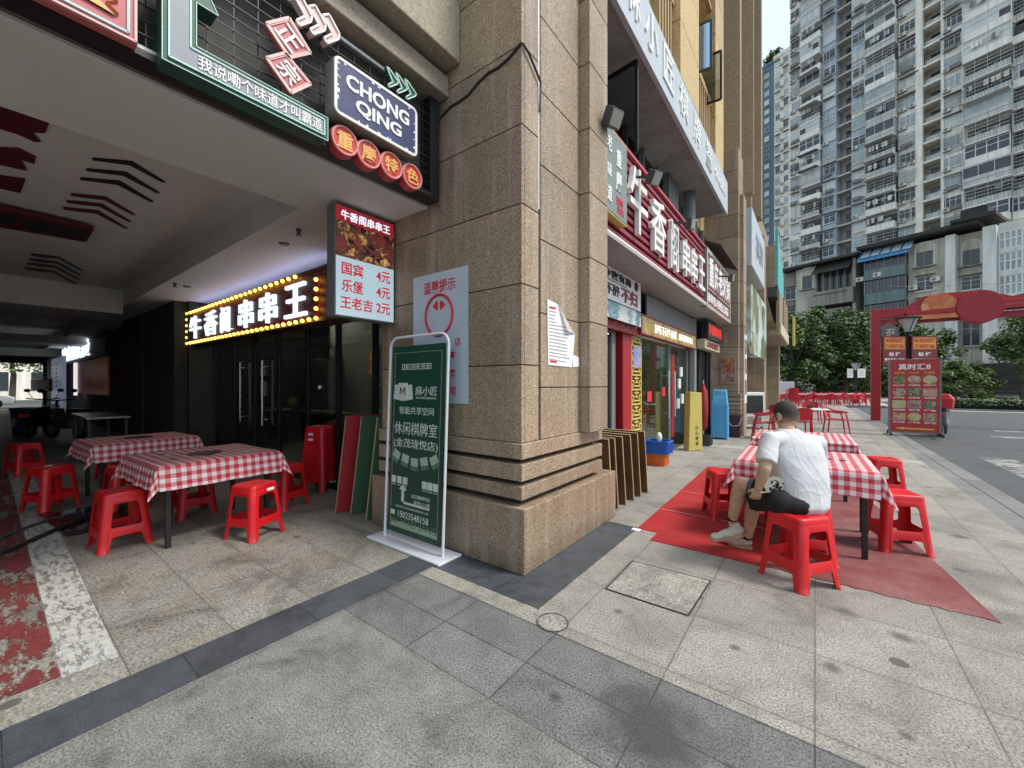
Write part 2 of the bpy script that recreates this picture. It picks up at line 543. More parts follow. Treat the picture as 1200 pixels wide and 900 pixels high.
M['paint_white'] = plain('road_paint', (.62,.62,.60), .7, var=.35, scale=5)
def used_plastic(name, col):
    m, nt, p = new_mat(name); n = N(nt)
    g_ = n.new('NewGeometry').outputs['Position']; x, y, z = n.sep(n.obj())
    c = n.ramp(n.noise(g_, 3.1, 4), [(.3, mul(col, .84)), (.55, col), (.75, (col[0]*1.02, col[1]+.012, col[2]+.012))])
    sc = n.noise(n.mix(.08, g_, n.new('TexNoise').outputs['Color']), 34, 6, .8)
    c = n.mix(n.math('MULTIPLY', n.ramp(sc, [(.60, 0.0), (.70, 1.0)]), .30), c, (.60,.16,.14))
    dust = n.math('MULTIPLY', n.ramp(z, [(.0, 1.0), (.16, 0.0)]), n.ramp(n.noise(g_, 16, 5, .7), [(.4, 0.0), (.65, 1.0)]))
    c = n.mix(n.math('MULTIPLY', dust, .4), c, (.20,.09,.07))
    n.link(c, p.inputs['Base Color'])
    n.link(n.math('ADD', n.math('MULTIPLY', sc, .35), .20), p.inputs['Roughness'])
    return m
M['red_plastic'] = used_plastic('red_plastic', (.64,.008,.014))
M['crimson_plastic'] = plain('crimson_plastic', (.46,.008,.022), .38, var=.1, scale=5)
M['blue_plastic'] = plain('light_blue_plastic', (.10,.42,.70), .4, var=.06, scale=4)
M['dark_blue_plastic'] = plain('dark_blue_plastic', (.008,.025,.13), .42, var=.1)
M['crate_blue'] = plain('crate_blue', (.02,.12,.50), .42, var=.1)
M['crate_orange'] = plain('crate_orange', (.75,.16,.03), .42, var=.1)
M['white_plastic'] = plain('white_plastic', (.74,.74,.72), .4, var=.06)
M['white_metal'] = plain('white_metal', (.70,.72,.76), .35, var=.05)
M['black_metal'] = plain('black_metal', (.012,.012,.013), .45, var=.2)
M['black_mesh'] = plain('black_mesh', (.085,.080,.075), .8, var=.3)
M['dark_grey'] = plain('dark_grey_metal', (.05,.052,.055), .5)
M['steel'] = plain('brushed_steel', (.62,.62,.61), .28, 1.0, var=.08)
M['grey_steel'] = plain('grey_painted_steel', (.16,.165,.17), .5, var=.08)
M['lead'] = plain('shutter_grey', (.235,.24,.245), .55, .3, var=.08, scale=3)
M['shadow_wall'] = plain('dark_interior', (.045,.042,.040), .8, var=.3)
M['dark_wood'] = plain('dark_wood', (.055,.022,.012), .5, var=.3)
M['glass'] = glassmat('shop_glass', (.78,.82,.78), .03, .85)
M['dark_glass'] = glassmat('dark_glass', (.60,.62,.61), .03, .85)
M['cloth'] = check_cloth('red_check_cloth')
M['gum_white'] = plain('lettering_white', (.80,.79,.76), .5, var=.06)
M['ink_black'] = plain('lettering_black', (.02,.018,.018), .6)
M['ink_red'] = plain('lettering_red', (.62,.02,.035), .5)
M['brown_red'] = plain('red_slat_paint', (.25,.026,.042), .5, var=.15)
M['cable'] = plain('black_cable', (.014,.013,.013), .55)
# =================================================================== ground, road, paving
def sheet(name, x0, x1, y0, y1, z, mat, thick=None, kind='structure'):
    mb = MB()
    if thick: mb.box(x0, x1, y0, y1, z-thick, z)
    else: mb.quad((x0,y0,z),(x1,y0,z),(x1,y1,z),(x0,y1,z))
    return tag(mb.build(name, mat), kind=kind)

sheet('ground', -600, 600, -300, 900, -.30, M['earth'])
sheet('road', 2.02, 160, -60, 34, -.075, M['asphalt'], .1)
sheet('cross_street', -160, -38, -60, 160, -.12, M['asphalt'], .05)
tag(MB().box(1.80, 2.02, -60, 32, -.2, .0).build('kerb', M['kerb'], bevel=.012), kind='structure')
tag(MB().box(1.60, 1.796, -60, 32, -.2, -.004).build('drain_strip', M['kerb']), kind='structure')
# paving butted end to end, all at the same level
PV = [('plaza_pavement', 'plaza', [(-1.42,1.596,2.02,32),(-8,-1.42,4.0,32),(-8,1.596,32,60)]),
      ('far_pavement', 'light_slab', [(1.596,60,36.2,60)]),
      ('front_pavement', 'front_slabs', [(-2.42,1.596,-60,1.41)]),
      ('paving_band', 'band_slabs', [(-2.42,1.596,1.41,2.02)]),
      ('arcade_floor', 'arcade_floor', [(-38,-2.72,-12,9)]),
      ('granite_strip', 'strip', [(-2.72,-2.42,-60,4.0),(-2.42,-1.42,2.16,4.0)]),
      ('pale_strip', 'pale_row', [(-2.42,-1.42,2.02,2.16)])]
for nm, mt, rs in PV:
    mb = MB()
    for x0, x1, y0, y1 in rs: mb.box(x0, x1, y0, y1, -.25, 0)
    tag(mb.build(nm, M[mt]), kind='structure')
sheet('planted_verge', 3.6, 90, 33.9, 36.2, .02, M['kerb'], .25)
M['soil'] = plain('soil', (.06,.05,.035), .95, var=.3)
sheet('soil_bed', 4.2, 90, 36.3, 44, .03, M['soil'], .02)

# painted marks on the arcade floor: worn white bar and worn red lane
def worn(name, col, cover=.5, sc=4):
    m, nt, p = new_mat(name); n = N(nt)
    v = n.obj(); x, y, z = n.sep(v)
    st = n.comb(n.math('MULTIPLY', x, 1.0), n.math('MULTIPLY', y, 3.2), z)
    k = n.noise(st, sc, 8, .75)
    k2 = n.noise(v, 60, 3, .7)
    f = n.math('ADD', n.math('MULTIPLY', k, .8), n.math('MULTIPLY', k2, .2))
    c = n.ramp(n.noise(v, 30, 4), [(.3, mul(col, .7)), (.6, col)])
    n.link(c, p.inputs['Base Color']); p.inputs['Roughness'].default_value = .7
    tr = n.new('BsdfTransparent'); mx = n.new('MixShader')
    n.link(n.ramp(f, [(cover-.03, 1.0), (cover+.03, 0.0)]), mx.inputs[0])
    n.link(tr.outputs[0], mx.inputs[1]); n.link(p.outputs[0], mx.inputs[2])
    n.link(mx.outputs[0], nt.nodes['Material Output'].inputs['Surface'])
    return m
M['worn_white'] = worn('worn_white_paint', (.52,.515,.49), .535, 7)
M['worn_red'] = worn('worn_red_paint', (.20,.035,.036), .51, 2.6)
def flat(name, pts, z, mat):
    return tag(MB().add([(x,y,z) for x,y in pts], [tuple(range(len(pts)))]).build(name, mat), kind='structure')
flat('white_floor_line', [(-10.4,.27),(-2.95,.24),(-2.95,.44),(-10.4,.50)], .004, M['worn_white'])
flat('red_floor_lane', [(-11,-1.2),(-2.95,-1.2),(-2.98,.236),(-11,.262)], .004, M['worn_red'])
M['worn_road'] = worn('worn_road_paint', (.42,.42,.41), .50, 3)
# zebra paint on the road
for i in range(9):
    y = 10.0 + (i % 3)*.0
    x = 2.7 + i*.95
    flat('zebra_bar', [(x,10.1),(x+.5,10.2),(x+.5,12.6),(x,12.5)], -.071, M['worn_road'])
for i, (x, y) in enumerate([(4.0,17.4),(5.0,18.2),(6.2,18.8),(4.6,19.6),(5.8,20.4),(7.6,20.2),(7.2,18.0),(9,19.5),(9.4,17.6)]):
    flat('worn_road_mark', [(x,y),(x+.8,y+.1),(x+.9,y+.55),(x+.1,y+.5)], -.071, M['worn_road'])
flat('road_edge_line', [(4,32.3),(90,32.3),(90,32.5),(4,32.5)], -.071, M['worn_road'])
flat('pale_gutter', [(4,33.0),(90,33.0),(90,33.88),(4,33.88)], -.071, M['light_slab'])

tag(MB().quad((-2.4,10.15,.004),(1.59,10.25,.004),(1.59,10.62,.004),(-2.4,10.55,.004)).build('pale_paving_line', M['light_slab']), kind='structure')
# inspection covers set in the paving
mc = thing('manhole_cover', 'pale stone inspection lid set in the slabs beside the red mat', 'cover', (-.93,2.95,0))
a = [G(711,690), G(742,658), G(832,681), G(806,721)]
M['lid_stone'] = paving('lid_stone', (.33,.315,.275), (9,9), (4.1,4.1), .0, .8, .7, .36, .45, 0, .8, 75)
ctr = sum(a, Vector())/4
def grow(k): return [ctr + (p-ctr)*k for p in a]
mb = MB(); mb.add([(p.x,p.y,.005) for p in a], [(3,2,1,0)]); 
if (a[1]-a[0]).cross(a[2]-a[0]).z > 0: mb.f = [f[::-1] for f in mb.f]
mb.build('lid', M['lid_stone'], mc)
mb = MB(); b, c2 = grow(.995), grow(1.035)
for i in range(4):
    j = (i+1) % 4
    mb.quad((b[i].x,b[i].y,.0065),(b[j].x,b[j].y,.0065),(c2[j].x,c2[j].y,.0065),(c2[i].x,c2[i].y,.0065))
mb.build('rim', M['granite_joint'], mc)
rc = thing('round_cover', 'small cracked round lid in the pale slabs by the pillar corner', 'cover', (-1.27,2.09,0))
MB().cyl((-1.27,2.09,.0),(-1.27,2.09,.005),.085,n=28).build('lid', M['lid_stone'], rc)
pts = [(-1.27+.095*cos(t), 2.09+.095*sin(t), .006) for t in [2*pi*i/28 for i in range(28)]]
MB().tube(pts, .0022, 4, closed=True).build('rim', M['granite_joint'], rc)

# =================================================================== the near building (granite, arcade, shopfronts, upper floors)
B = thing('commercial_building', 'brown granite building with a corner pillar, arcade and upper stone bays', 'building', (-2.8,3.3,0))
g, gj = M['granite'], M['granite_joint']
def courses(mb, x0, x1, y0, y1, zs, gap=.008):
    for a, b in zip(zs, zs[1:]): mb.box(x0, x1, y0, y1, a+gap/2, b-gap/2)

# --- corner pillar
mb = MB()
mb.box(-3.70,-1.745,2.465,4.20,0,.50)
pil = mb.build('pillar', g, B, bevel=.008)
mb = MB()
for z0, z1 in ((.55,.655),(.695,.825),(.865,.985)):
    mb.box(-3.64,-1.795,2.505,3.96,z0,z1)
mb.build('band', g, pil, bevel=.006)
mb = MB()
mb.box(-3.57,-1.87,2.575,3.88,.49,8.0)
mb.build('core', gj, pil)
mb = MB(); GP = .008
zl = [.985,1.60,2.235,2.86,3.48,4.10,4.72,5.34,5.96,6.6,7.2,7.8]
for a, b in zip(zl, zl[1:]):
    mb.box(-2.776,-1.82,2.535,2.572,a+GP/2,b-GP/2)
    mb.box(-3.62,-2.784,2.535,2.572,a+GP/2,b-GP/2)
    mb.box(-1.866,-1.82,2.576,2.775,a+GP/2,b-GP/2)
zr = [.985,1.42,2.04,2.65,3.27,3.88,4.50,5.12,5.74,6.36,7.0,7.8]
for a, b in zip(zr, zr[1:]):
    mb.box(-1.866,-1.812,2.80,3.47,a+GP/2,b-GP/2)
    mb.box(-1.866,-1.70,3.475,3.88,a+GP/2,b-GP/2)
for a, b in zip(zl, zl[1:]):
    mb.box(-3.622,-3.575,2.58,3.88,a+GP/2,b-GP/2)
mb.build('shaft', g, pil, bevel=.004, seg=1)
mb = MB(); mb.cyl((-1.835,2.788,2.9),(-1.835,2.788,7.5),.012,n=8)
mb.build('conduit', M['white_metal'], pil)

# --- arcade head: sign wall, beams above, ceilings
SW = -2.80                                      # plane of the sign wall over the opening
mb = MB(); mb.box(-3.05, SW-.06, -9, 2.50, 3.12, 5.2)
mb.build('sign_wall', M['black_mesh'], B)
mb = MB()
mb.box(-3.3,-2.62,-9,2.53,4.02,4.20)
mb.box(-3.3,-2.48,-9,2.53,4.26,4.78)
mb.box(-3.3,-2.56,-9,2.53,4.84,9.0)
mb.build('beam', M['beige_beam'], B, bevel=.01)
mb = MB()
mb.box(-3.86, SW-.1, -9, 2.53, 3.10, 3.118)     # outer soffit
mb.box(-38, -3.86, 1.80, 6.5, 3.10, 3.118)      # soffit along the shops
mb.box(-38, -3.86, -9, 1.80, 3.42, 3.44)        # recessed ceiling
mb.box(-3.88,-3.86,-9,1.80,3.118,3.44); mb.box(-38,-3.88,1.80,1.82,3.118,3.44)
mb.box(-13.0,-11.6,-9,1.80,2.92,3.419)          # deep cross beams
mb.box(-22.0,-20.8,-9,6,2.85,3.099)
mb.box(-30.0,-29.0,-9,6,2.75,3.099)
mb.build('arcade_ceiling', M['ceiling'], B)
mb = MB()
for u, v, r in ((350,268,.022),(333,285,.05),(205,331,.022),(219,335,.05)):
    p = G(u, v, 3.10); mb = MB()
    if r < .03:
        mb.cyl((p.x,p.y,3.04),(p.x,p.y,3.10),.012,.03,10); mb.cyl((p.x,p.y,3.032),(p.x,p.y,3.038),.03,n=12)
    else: mb.cyl((p.x,p.y,3.085),(p.x,p.y,3.10),r,r+.01,14)
    mb.build('sprinkler_head', M['dark_grey'], B)
# unseen side wall added to limit the light, and the passage end
M['far_tile'] = plain('grimy_wall', (.12,.11,.10), .7, var=.3, scale=2)
mb = MB(); mb.box(-38,-3.2,-5.2,-5.0,0,3.44); mb.build('unseen_side_wall', M['far_tile'], B)
mb = MB(); mb.box(-38.2,-38,-9,-.55,0,3.44); mb.box(-38.2,-38,2.3,6.5,0,3.44); mb.box(-38.2,-38,-.55,2.3,2.7,3.44)
mb.build('end_wall', M['far_tile'], B)
mb = MB(); mb.box(-38,-3.2,-9,6.5,3.9,4.1); mb.build('floor_slab', M['concrete'], B)

# --- arcade shopfront (glass) beside the passage, plane Y = 2.95
SY = 2.95
mb = MB()
for x in (-9.95,-8.9,-7.95,-7.0,-6.05,-5.2,-4.35,-3.75):
    mb.box(x-.03, x+.03, SY-.03, SY+.03, 0, 2.35)
mb.box(-9.95,-3.70,SY-.03,SY+.03,2.35,2.42); mb.box(-9.95,-3.70,SY-.03,SY+.03,.0,.06)
fr = mb.build('shopfront_frame', M['black_metal'], B)
mb = MB()
xs = (-9.95,-8.9,-7.95,-7.0,-6.05,-5.2,-4.35,-3.75)
for a, b in zip(xs, xs[1:]): mb.box(a+.03,b-.03,SY-.005,SY+.005,.06,2.35)
mb.build('shopfront_glass', M['dark_glass'], B)
for x in (-8.43,-7.47):
    mb = MB(); mb.cyl((x,SY-.08,.75),(x,SY-.08,1.85),.014,n=10)
    for z in (.85,1.75): mb.cyl((x,SY-.08,z),(x,SY-.005,z),.01,n=8)
    mb.build('door_handle', M['steel'], fr)
MB().box(-7.62,-7.5,SY-.05,SY-.006,1.25,1.5).build('door_lock', M['grey_steel'], fr); MB().box(-7.62,-7.52,SY-.05,SY-.006,1.6,1.75).build('card_reader', M['grey_steel'], fr)
mb = MB(); mb.box(-9.95,-3.70,SY-.02,SY+.2,2.43,3.10); mb.build('shopfront_header', M['shadow_wall'], B)
# interior of that shop
M['cream_wall'] = plain('cream_plaster', (.36,.36,.30), .8, var=.1)
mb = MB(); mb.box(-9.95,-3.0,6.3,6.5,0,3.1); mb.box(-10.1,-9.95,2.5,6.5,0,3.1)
mb.build('shop_back_wall', M['shadow_wall'], B)  # dark wall colour stands in for the unlit part of the shop
MB().box(onY(386,420,5.0).x,-3.73,5.0,5.1,0,3.1).build('shop_back_wall', M['cream_wall'], B)  # pale panel added as the lit stretch of the back wall
MB().box(onY(300,420,5.6).x,onY(352,420,5.6).x,5.6,5.7,.9,2.2).build('menu_shelf', M['dark_wood'], B)
mb = MB(); mb.box(-3.72,-3.62,3.0,6.3,0,3.1); mb.build('shop_side_wall', M['cream_wall'], B)
mb = MB(); mb.box(-12.5,-10.1,2.3,2.5,0,3.1); mb.box(-14.6,-12.5,2.25,2.45,0,3.1)
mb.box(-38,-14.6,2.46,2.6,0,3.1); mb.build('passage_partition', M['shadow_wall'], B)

# --- street facade: shops set back, plane X = -2.45
SX = -2.45
mb = MB()
mb.box(-3.6,-2.56,3.9,4.60,0,3.05)
mb.build('shop_return', M['shadow_wall'], B)
# soffit boxes carrying the signs
M['soffit_grey'] = plain('soffit_panel', (.36,.355,.34), .7, var=.1)
mb = MB(); mb.box(SX,-1.78,3.90,12.0,3.06,3.10); mb.build('sign_soffit', M['soffit_grey'], B)
mb = MB(); mb.box(SX-.3,-1.90,3.90,12.2,3.101,4.30); mb.build('sign_backing', M['dark_wood'], B)
# first-floor windows under the canopy
mb = MB()
mb.box(-2.6,-2.5,3.9,12.6,4.30,5.64); mb.build('upper_glazing', M['dark_glass'], B)
mb = MB()
for y in (3.95,4.7,5.5,6.3,7.1,7.9,8.7,9.5,10.3,11.1,11.9): mb.box(-2.5,-2.42,y-.035,y+.035,4.30,5.64)
mb.box(-2.5,-2.42,3.9,12.6,4.30,4.38)
mb.build('window_frame', M['grey_steel'], B)
mb = MB(); mb.box(-2.42,-2.30,8.2,8.9,4.2,5.64); mb.cyl((-2.2,9.35,3.1),(-2.2,9.35,5.64),.13,n=16)
mb.build('column', M['grey_steel'], B, smooth=False)
# open casement windows
def casement(mb, hinge, ang, w, z0, z1, m=0, mg=1):
    h = Vector((*hinge, 0)); d = Vector((cos(ang), sin(ang), 0))
    for z in (z0, z1): mb.bar(h+Vector((0,0,z)), h+d*w+Vector((0,0,z)), .04, .035, m)
    for k in (0, w): mb.bar(h+d*k+Vector((0,0,z0)), h+d*k+Vector((0,0,z1)), .035, .04, m)
    mb.bar(h+d*(w/2)+Vector((0,0,z0)), h+d*(w/2)+Vector((0,0,z1)), w-.03, .012, mg, up=(-d.y,d.x,0))
mb = MB(); casement(mb, (-2.42,5.1), radians(-8), .62, 4.40, 5.55)
mb.build('open_window', [M['black_metal'], M['dark_glass']], B)
# canopy over the shops
CZ = 5.64
mb = MB(); mb.box(-2.6,-1.76,3.90,10.95,CZ,CZ+.10); 
for y in (5.3,7.1,8.9): mb.box(-2.6,-1.76,y,y+.006,CZ-.003,CZ)
cn = mb.build('canopy', M['concrete'], B)
M['pale_fascia'] = plain('pale_fascia', (.50,.53,.57), .45, var=.06)
mb = MB(); mb.box(-1.76,-1.70,3.90,10.98,CZ-.06,6.35); mb.build('fascia', M['pale_fascia'], cn)
L = Letters()
for ch, y in zip('麻小匠棋牌室', (4.55,5.25,6.0,6.85,7.75,8.75)):
    L.put(ch, (-1.70,y,6.0), (0,1,0), (0,0,1), h=.50, depth=.02, bold=.008)
L.put('休闲娱乐', (-1.70,10.0,5.98), (0,1,0), (0,0,1), w=1.2, h=.26, depth=.02)
L.build(cn, M['gum_white'])

M['pane_dark2'] = plain('upper_pane', (.06,.075,.09), .1, var=.3)
M['sky_pane'] = plain('mirror_pane', (.35,.50,.72), .08, .8, var=.05)  # blue of the reflected sky put into the pane colour
# upper floors: piers, recessed bays with railings
us = M['upper_stone']
mb = MB()
zt = 32
for y0, y1, x in ((5.65,5.85,-2.06),(6.70,7.95,-1.70),(9.62,10.5,-1.72)):
    mb = MB()
    for k in range(28):
        z0 = 6.36 + k*.9
        mb.box(-2.9, x, y0, y1, z0+.004, z0+.896)
    mb.build('upper_pier', us, B, bevel=.006, seg=1)
mb = MB()
mb.box(-3.3,-2.55,3.9,12.6,5.75,zt); mb.build('upper_wall', us, B)
M['tan_metal'] = plain('tan_metal', (.46,.32,.15), .5, var=.1)
for z in (6.5,9.6,12.7,15.8,18.9):
    for y0, y1 in ((4.1,5.65),(5.85,6.70),(7.95,9.62)):
        mb = MB()
        mb.box(-1.88,-1.80,y0,y1,z+1.00,z+1.12)
        mb.box(-1.88,-1.80,y0,y1,z,z+.08)
        k = int((y1-y0)/.17)
        for i in range(1,k+1):
            y = y0 + (y1-y0)*i/(k+1); mb.box(-1.87,-1.81,y-.025,y+.025,z+.08,z+1.0)
        mb.build('balcony_railing', M['tan_metal'], B)
mb = MB()
for z in (7.6,10.7,13.8,16.9):
    for y0, y1 in ((4.15,5.55),(5.95,6.6),(8.1,9.5)):
        mb = MB(); mb.box(-2.549,-2.50,y0,y1,z-.3,z+1.9,1); mb.box(-2.499,-2.46,(y0+y1)/2-.03,(y0+y1)/2+.03,z-.3,z+1.9); mb.box(-2.499,-2.46,y0,y1,z+1.84,z+1.9)
        mb.build('upper_window', [M['grey_steel'], M['pane_dark2']], B)
mb = MB()
casement(mb, (-2.05,8.30), radians(5), .48, 7.45, 8.35)
mb.build('open_window', [M['dark_grey'], M['sky_pane']], B)
mb = MB()
casement(mb, (-2.05,9.2), radians(4), .5, 7.35, 8.35)
mb.build('open_window', [M['black_metal'], M['dark_glass']], B)

# second, third and fourth piers down the street
def pier(y0, y1, x, ztop, parent=B):
    mb = MB()
    for k in range(int(ztop/.62)):
        z0 = .62*k
        mb.box(-3.2, x, y0, y1, z0+.004, z0+.616)
    return mb.build('pillar', g, parent, bevel=.005, seg=1)
pier(12.72, 13.6, -1.70, 8.1)
pier(12.95, 13.5, -1.60, 6.9)
mb = MB(); 
for k in range(5): mb.box(-2.2,-1.64,12.66,13.66,.62+.12*k,.70+.12*k)
mb.build('band', g, B)
pier(18.9, 19.7, -1.62, 7.6); pier(27.0, 27.9, -1.62, 9.5)
# stone fins of the tower part above
mb = MB()
for y0, y1, x in ((11.9,12.3,-2.0),(13.3,13.7,-1.75),(14.7,15.1,-1.95),(16.2,16.5,-1.72),(17.7,18.1,-1.95),(18.7,19.3,-1.72)):
    mb = MB(); mb.box(-2.9,x,y0,y1,8.12 if y0 > 12.3 else 6.36,zt)
    mb.box(-2.9,x+.03,y0-.06,y0-.002,8.12 if y0 > 12.3 else 6.36,zt)
    mb.build('stone_fin', M['granite_dress'], B, bevel=.01, seg=1)
mb = MB(); mb.box(-3.2,-2.3,10.5,19.3,6.9,zt); mb.build('upper_wall', M['granite_dress'], B)
mb = MB(); mb.box(-3.2,-2.35,12.6,28,0,7.6); mb.box(-3.4,-2.25,19.3,28.5,3.6,10.2)
mb.build('street_wall', g, B)
mb = MB(); mb.box(-2.36,-1.2,20.4,26.9,3.55,3.75); mb.box(-1.32,-1.2,20.4,26.9,3.75,5.4); mb.build('balcony', M['granite_dress'], B)
mb = MB(); mb.box(-2.349,-2.30,15.9,18.6,.1,2.7); mb.box(-2.349,-2.30,21,26,.1,2.9); mb.build('street_door', M['grey_steel'], B)
mb = MB(); mb.box(-2.3,-2.29,23.2,24.4,1.5,1.9); mb.build('door_notice', M['white_plastic'], B)

# --- ground-floor shop 1 on the street
shop = B
mb = MB(); mb.box(-2.9,-2.5,4.6,12.7,2.62,3.06); mb.build('shop_header', M['shadow_wall'], B)
mb = MB()
mb.box(-6.0,-5.8,4.2,12.6,0,3.06); mb.box(-5.8,-2.9,4.2,4.3,0,3.06); mb.box(-5.8,-2.6,10.62,10.72,0,3.06)
mb.build('shop_interior_wall', M['cream_wall'], B)
M['red_paint'] = plain('red_painted_wood', (.36,.012,.016), .4, var=.15)
mb = MB(); mb.box(-2.62,-2.38,6.02,6.38,0,2.30); mb.build('door_post', M['red_paint'], B, bevel=.01)
mb = MB(); mb.box(-2.50,-2.44,4.65,4.85,0,2.3); mb.box(-2.50,-2.44,5.72,5.86,0,2.3); mb.box(-2.5,-2.44,4.85,5.72,2.22,2.3)
mb.box(-2.5,-2.44,6.95,7.03,0,2.28); mb.box(-2.5,-2.44,8.72,8.80,0,2.28); mb.box(-2.5,-2.44,10.2,10.3,0,2.28)
mb.build('shop_window_frame', M['grey_steel'], B)
for y0, y1 in ((4.85,5.72),(7.03,8.72),(8.80,10.2)): MB().box(-2.48,-2.47,y0,y1,.05,2.22 if y0 < 5 else 2.28).build('shop_window', M['glass'], B)
mb = MB(); mb.box(-2.45,-2.42,6.42,6.90,.10,2.16); fp = mb.build('fret_panel', M['dark_wood'], B)
M['gold'] = plain('gold_paint', (.68,.54,.12), .45, var=.12)
mb = MB()
def gbar(y0, y1, z0, z1): mb.box(-2.42,-2.395,y0,y1,z0,z1)
w_ = .022
gbar(6.42,6.42+w_,.1,2.16); gbar(6.90-w_,6.90,.1,2.16)
k = 0; z = .12
while z < 2.1:
    h = .245
    gbar(6.46,6.86,z,z+w_); gbar(6.46,6.46+w_,z+w_+.002,z+h*.42); gbar(6.86-w_,6.86,z+w_+.002,z+h*.42)
    gbar(6.52,6.80,z+h*.24,z+h*.24+w_); gbar(6.52,6.52+w_,z+h*.24+w_+.002,z+h*.66); gbar(6.80-w_,6.80,z+h*.24+w_+.002,z+h*.66)
    gbar(6.44,6.518,z+h*.60,z+h*.60+w_); gbar(6.802,6.88,z+h*.60,z+h*.60+w_)
    gbar(6.60,6.72,z+h*.50,z+h*.50+w_); gbar(6.649,6.671,z+h*.50+w_+.002,z+h*.96) ; gbar(6.56,6.64,z+h*.78,z+h*.78+w_); gbar(6.68,6.76,z+h*.78,z+h*.78+w_)
    z += h
mb.build('fretwork', M['gold'], fp)
tagp = MB(); tagp.box(-2.419,-2.39,6.5,6.84,1.72,2.08); tagp.build('blue_picture', photo('opera_print', [(.05,.08,.25),(.40,.38,.50),(.20,.25,.50),(.50,.08,.10)], 7), B)
for y in (8.55,8.98):
    mb = MB(); mb.cyl((-2.40,y,.75),(-2.40,y,1.72),.018,n=10)
    for z in (.85,1.62): mb.cyl((-2.40,y,z),(-2.47,y,z),.012,n=8)
    mb.build('door_handle', M['steel'], B)
mb = MB(); mb.box(-2.466,-2.44,7.05,8.7,0.0,.03); mb.build('door_sill', M['steel'], B)
for y, z, w in ((7.4,1.12,.25),(8.32,1.2,.18)): MB().box(-2.468,-2.464,y,y+w,z,z+.19).build('door_sticker', M['ink_red'], B)
M['yel_poster'] = photo('yellow_poster', [(.30,.24,.06),(.50,.44,.14),(.55,.48,.20),(.25,.10,.04)], 5)
for y0, y1, z0, z1 in ((7.10,7.62,.5,1.9),(7.85,8.10,1.0,1.9),(8.2,8.5,1.45,1.95),(9.2,9.9,1.2,2.15)): MB().box(-2.488,-2.482,y0,y1,z0,z1).build('window_poster', M['yel_poster'], B)
for y0, z0 in ((9.35,.9),(9.45,1.35),(9.6,1.62),(9.7,1.0)): MB().box(-2.469,-2.44,y0,y0+.18,z0,z0+.22).build('door_notice', M['white_plastic'], B)
MB().box(-2.468,-2.464,8.95,9.2,.3,2.1).build('red_couplet', M['red_paint'], B)
mb = MB(); mb.box(-2.42,-2.3,10.3,10.50,0,3.05); mb.build('grey_post', M['lead'], B, bevel=.01)
# shop 2: dark opening beyond
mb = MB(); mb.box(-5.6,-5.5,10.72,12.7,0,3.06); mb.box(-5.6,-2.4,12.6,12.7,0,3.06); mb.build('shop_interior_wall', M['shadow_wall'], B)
mb = MB(); mb.box(-2.48,-2.47,10.52,12.55,.05,2.35); mb.build('shop_window', M['dark_glass'], B)
mb = MB(); mb.box(-2.5,-2.44,11.5,11.56,0,2.35); mb.box(-2.5,-2.44,12.5,12.6,0,2.4); mb.box(-2.5,-2.44,10.5,12.6,2.35,2.42)
mb.build('shop_window_frame', M['dark_grey'], B)
# roller shutter box
mb = MB()
za, zb = 2.62, 3.03
mb.box(-2.36,-2.30,6.95,10.5,2.58,2.63)
for k in range(56):
    y = 6.95 + k*(3.55/56); mb.box(-2.345,-2.325 if k % 2 else -2.318,y,y+3.55/56,2.63,3.0)
mb.build('shutter_panel', M['lead'], B)

# one lit tube of the arcade shop, the rest added to brighten interiors
M['tube'] = glow('tube_and_fill_glow', (1,.96,.86), 60)

MB().box(-4.6,-3.85,4.4,4.45,2.66,2.70).build('tube_and_fill_lamp', M['tube'], B); [MB().box(x_,x_+1.0,y_,y_+.05,2.98,3.02).build('tube_and_fill_lamp', M['tube'], B) for x_, y_ in ((-5.9,5.2),(-7.4,3.5),(-9.2,4.6),(-6.2,3.6))]
MB().box(-4.6,-3.4,7.9,7.95,2.5,2.54).build('tube_and_fill_lamp', M['tube'], B); MB().box(-4.2,-3.6,5.2,5.25,2.3,2.34).build('tube_and_fill_lamp', M['tube'], B)  # unseen tubes added to brighten the street shop
# =================================================================== signs
XR, XU = (0,1,0), (0,0,1)          # right / up of a face looking at the street (+X)
YR, YU = (1,0,0), (0,0,1)          # right / up of a face looking at -Y
def polyX(mb, pix, X, depth, m=0):
    pts = [onX(u, v, X) for u, v in pix]
    q = [(p.y, p.z) for p in pts]
    ar = sum(a[0]*b[1]-b[0]*a[1] for a, b in zip(q, q[1:]+q[:1]))
    if ar < 0: q = q[::-1]
    mb.prism(q, (X,0,0), XR, XU, depth, m); return q
def inset(q, k):
    cx = sum(a for a, b in q)/len(q); cy = sum(b for a, b in q)/len(q)
    return [(cx+(a-cx)*k, cy+(b-cy)*k) for a, b in q]
def rim(mb, q, w, X, depth, m=0, right=XR, up=XU, axis='x'):
    """line frame along a polygon (thin bars)"""
    for a, b in zip(q, q[1:]+q[:1]):
        if axis == 'x': mb.bar((X,a[0],a[1]), (X,b[0],b[1]), w, depth, m, up=(1,0,0))
        else: mb.bar((a[0],X,a[1]), (b[0],X,b[1]), w, depth, m, up=(0,1,0))
def rrect(y0, y1, z0, z1, r, n=5):
    out = []
    for cx, cy, s in ((y1-r,z0+r,-pi/2),(y1-r,z1-r,0),(y0+r,z1-r,pi/2),(y0+r,z0+r,pi)):
        out += [(cx+r*cos(s+pi/2*i/n), cy+r*sin(s+pi/2*i/n)) for i in range(n+1)]
    return out

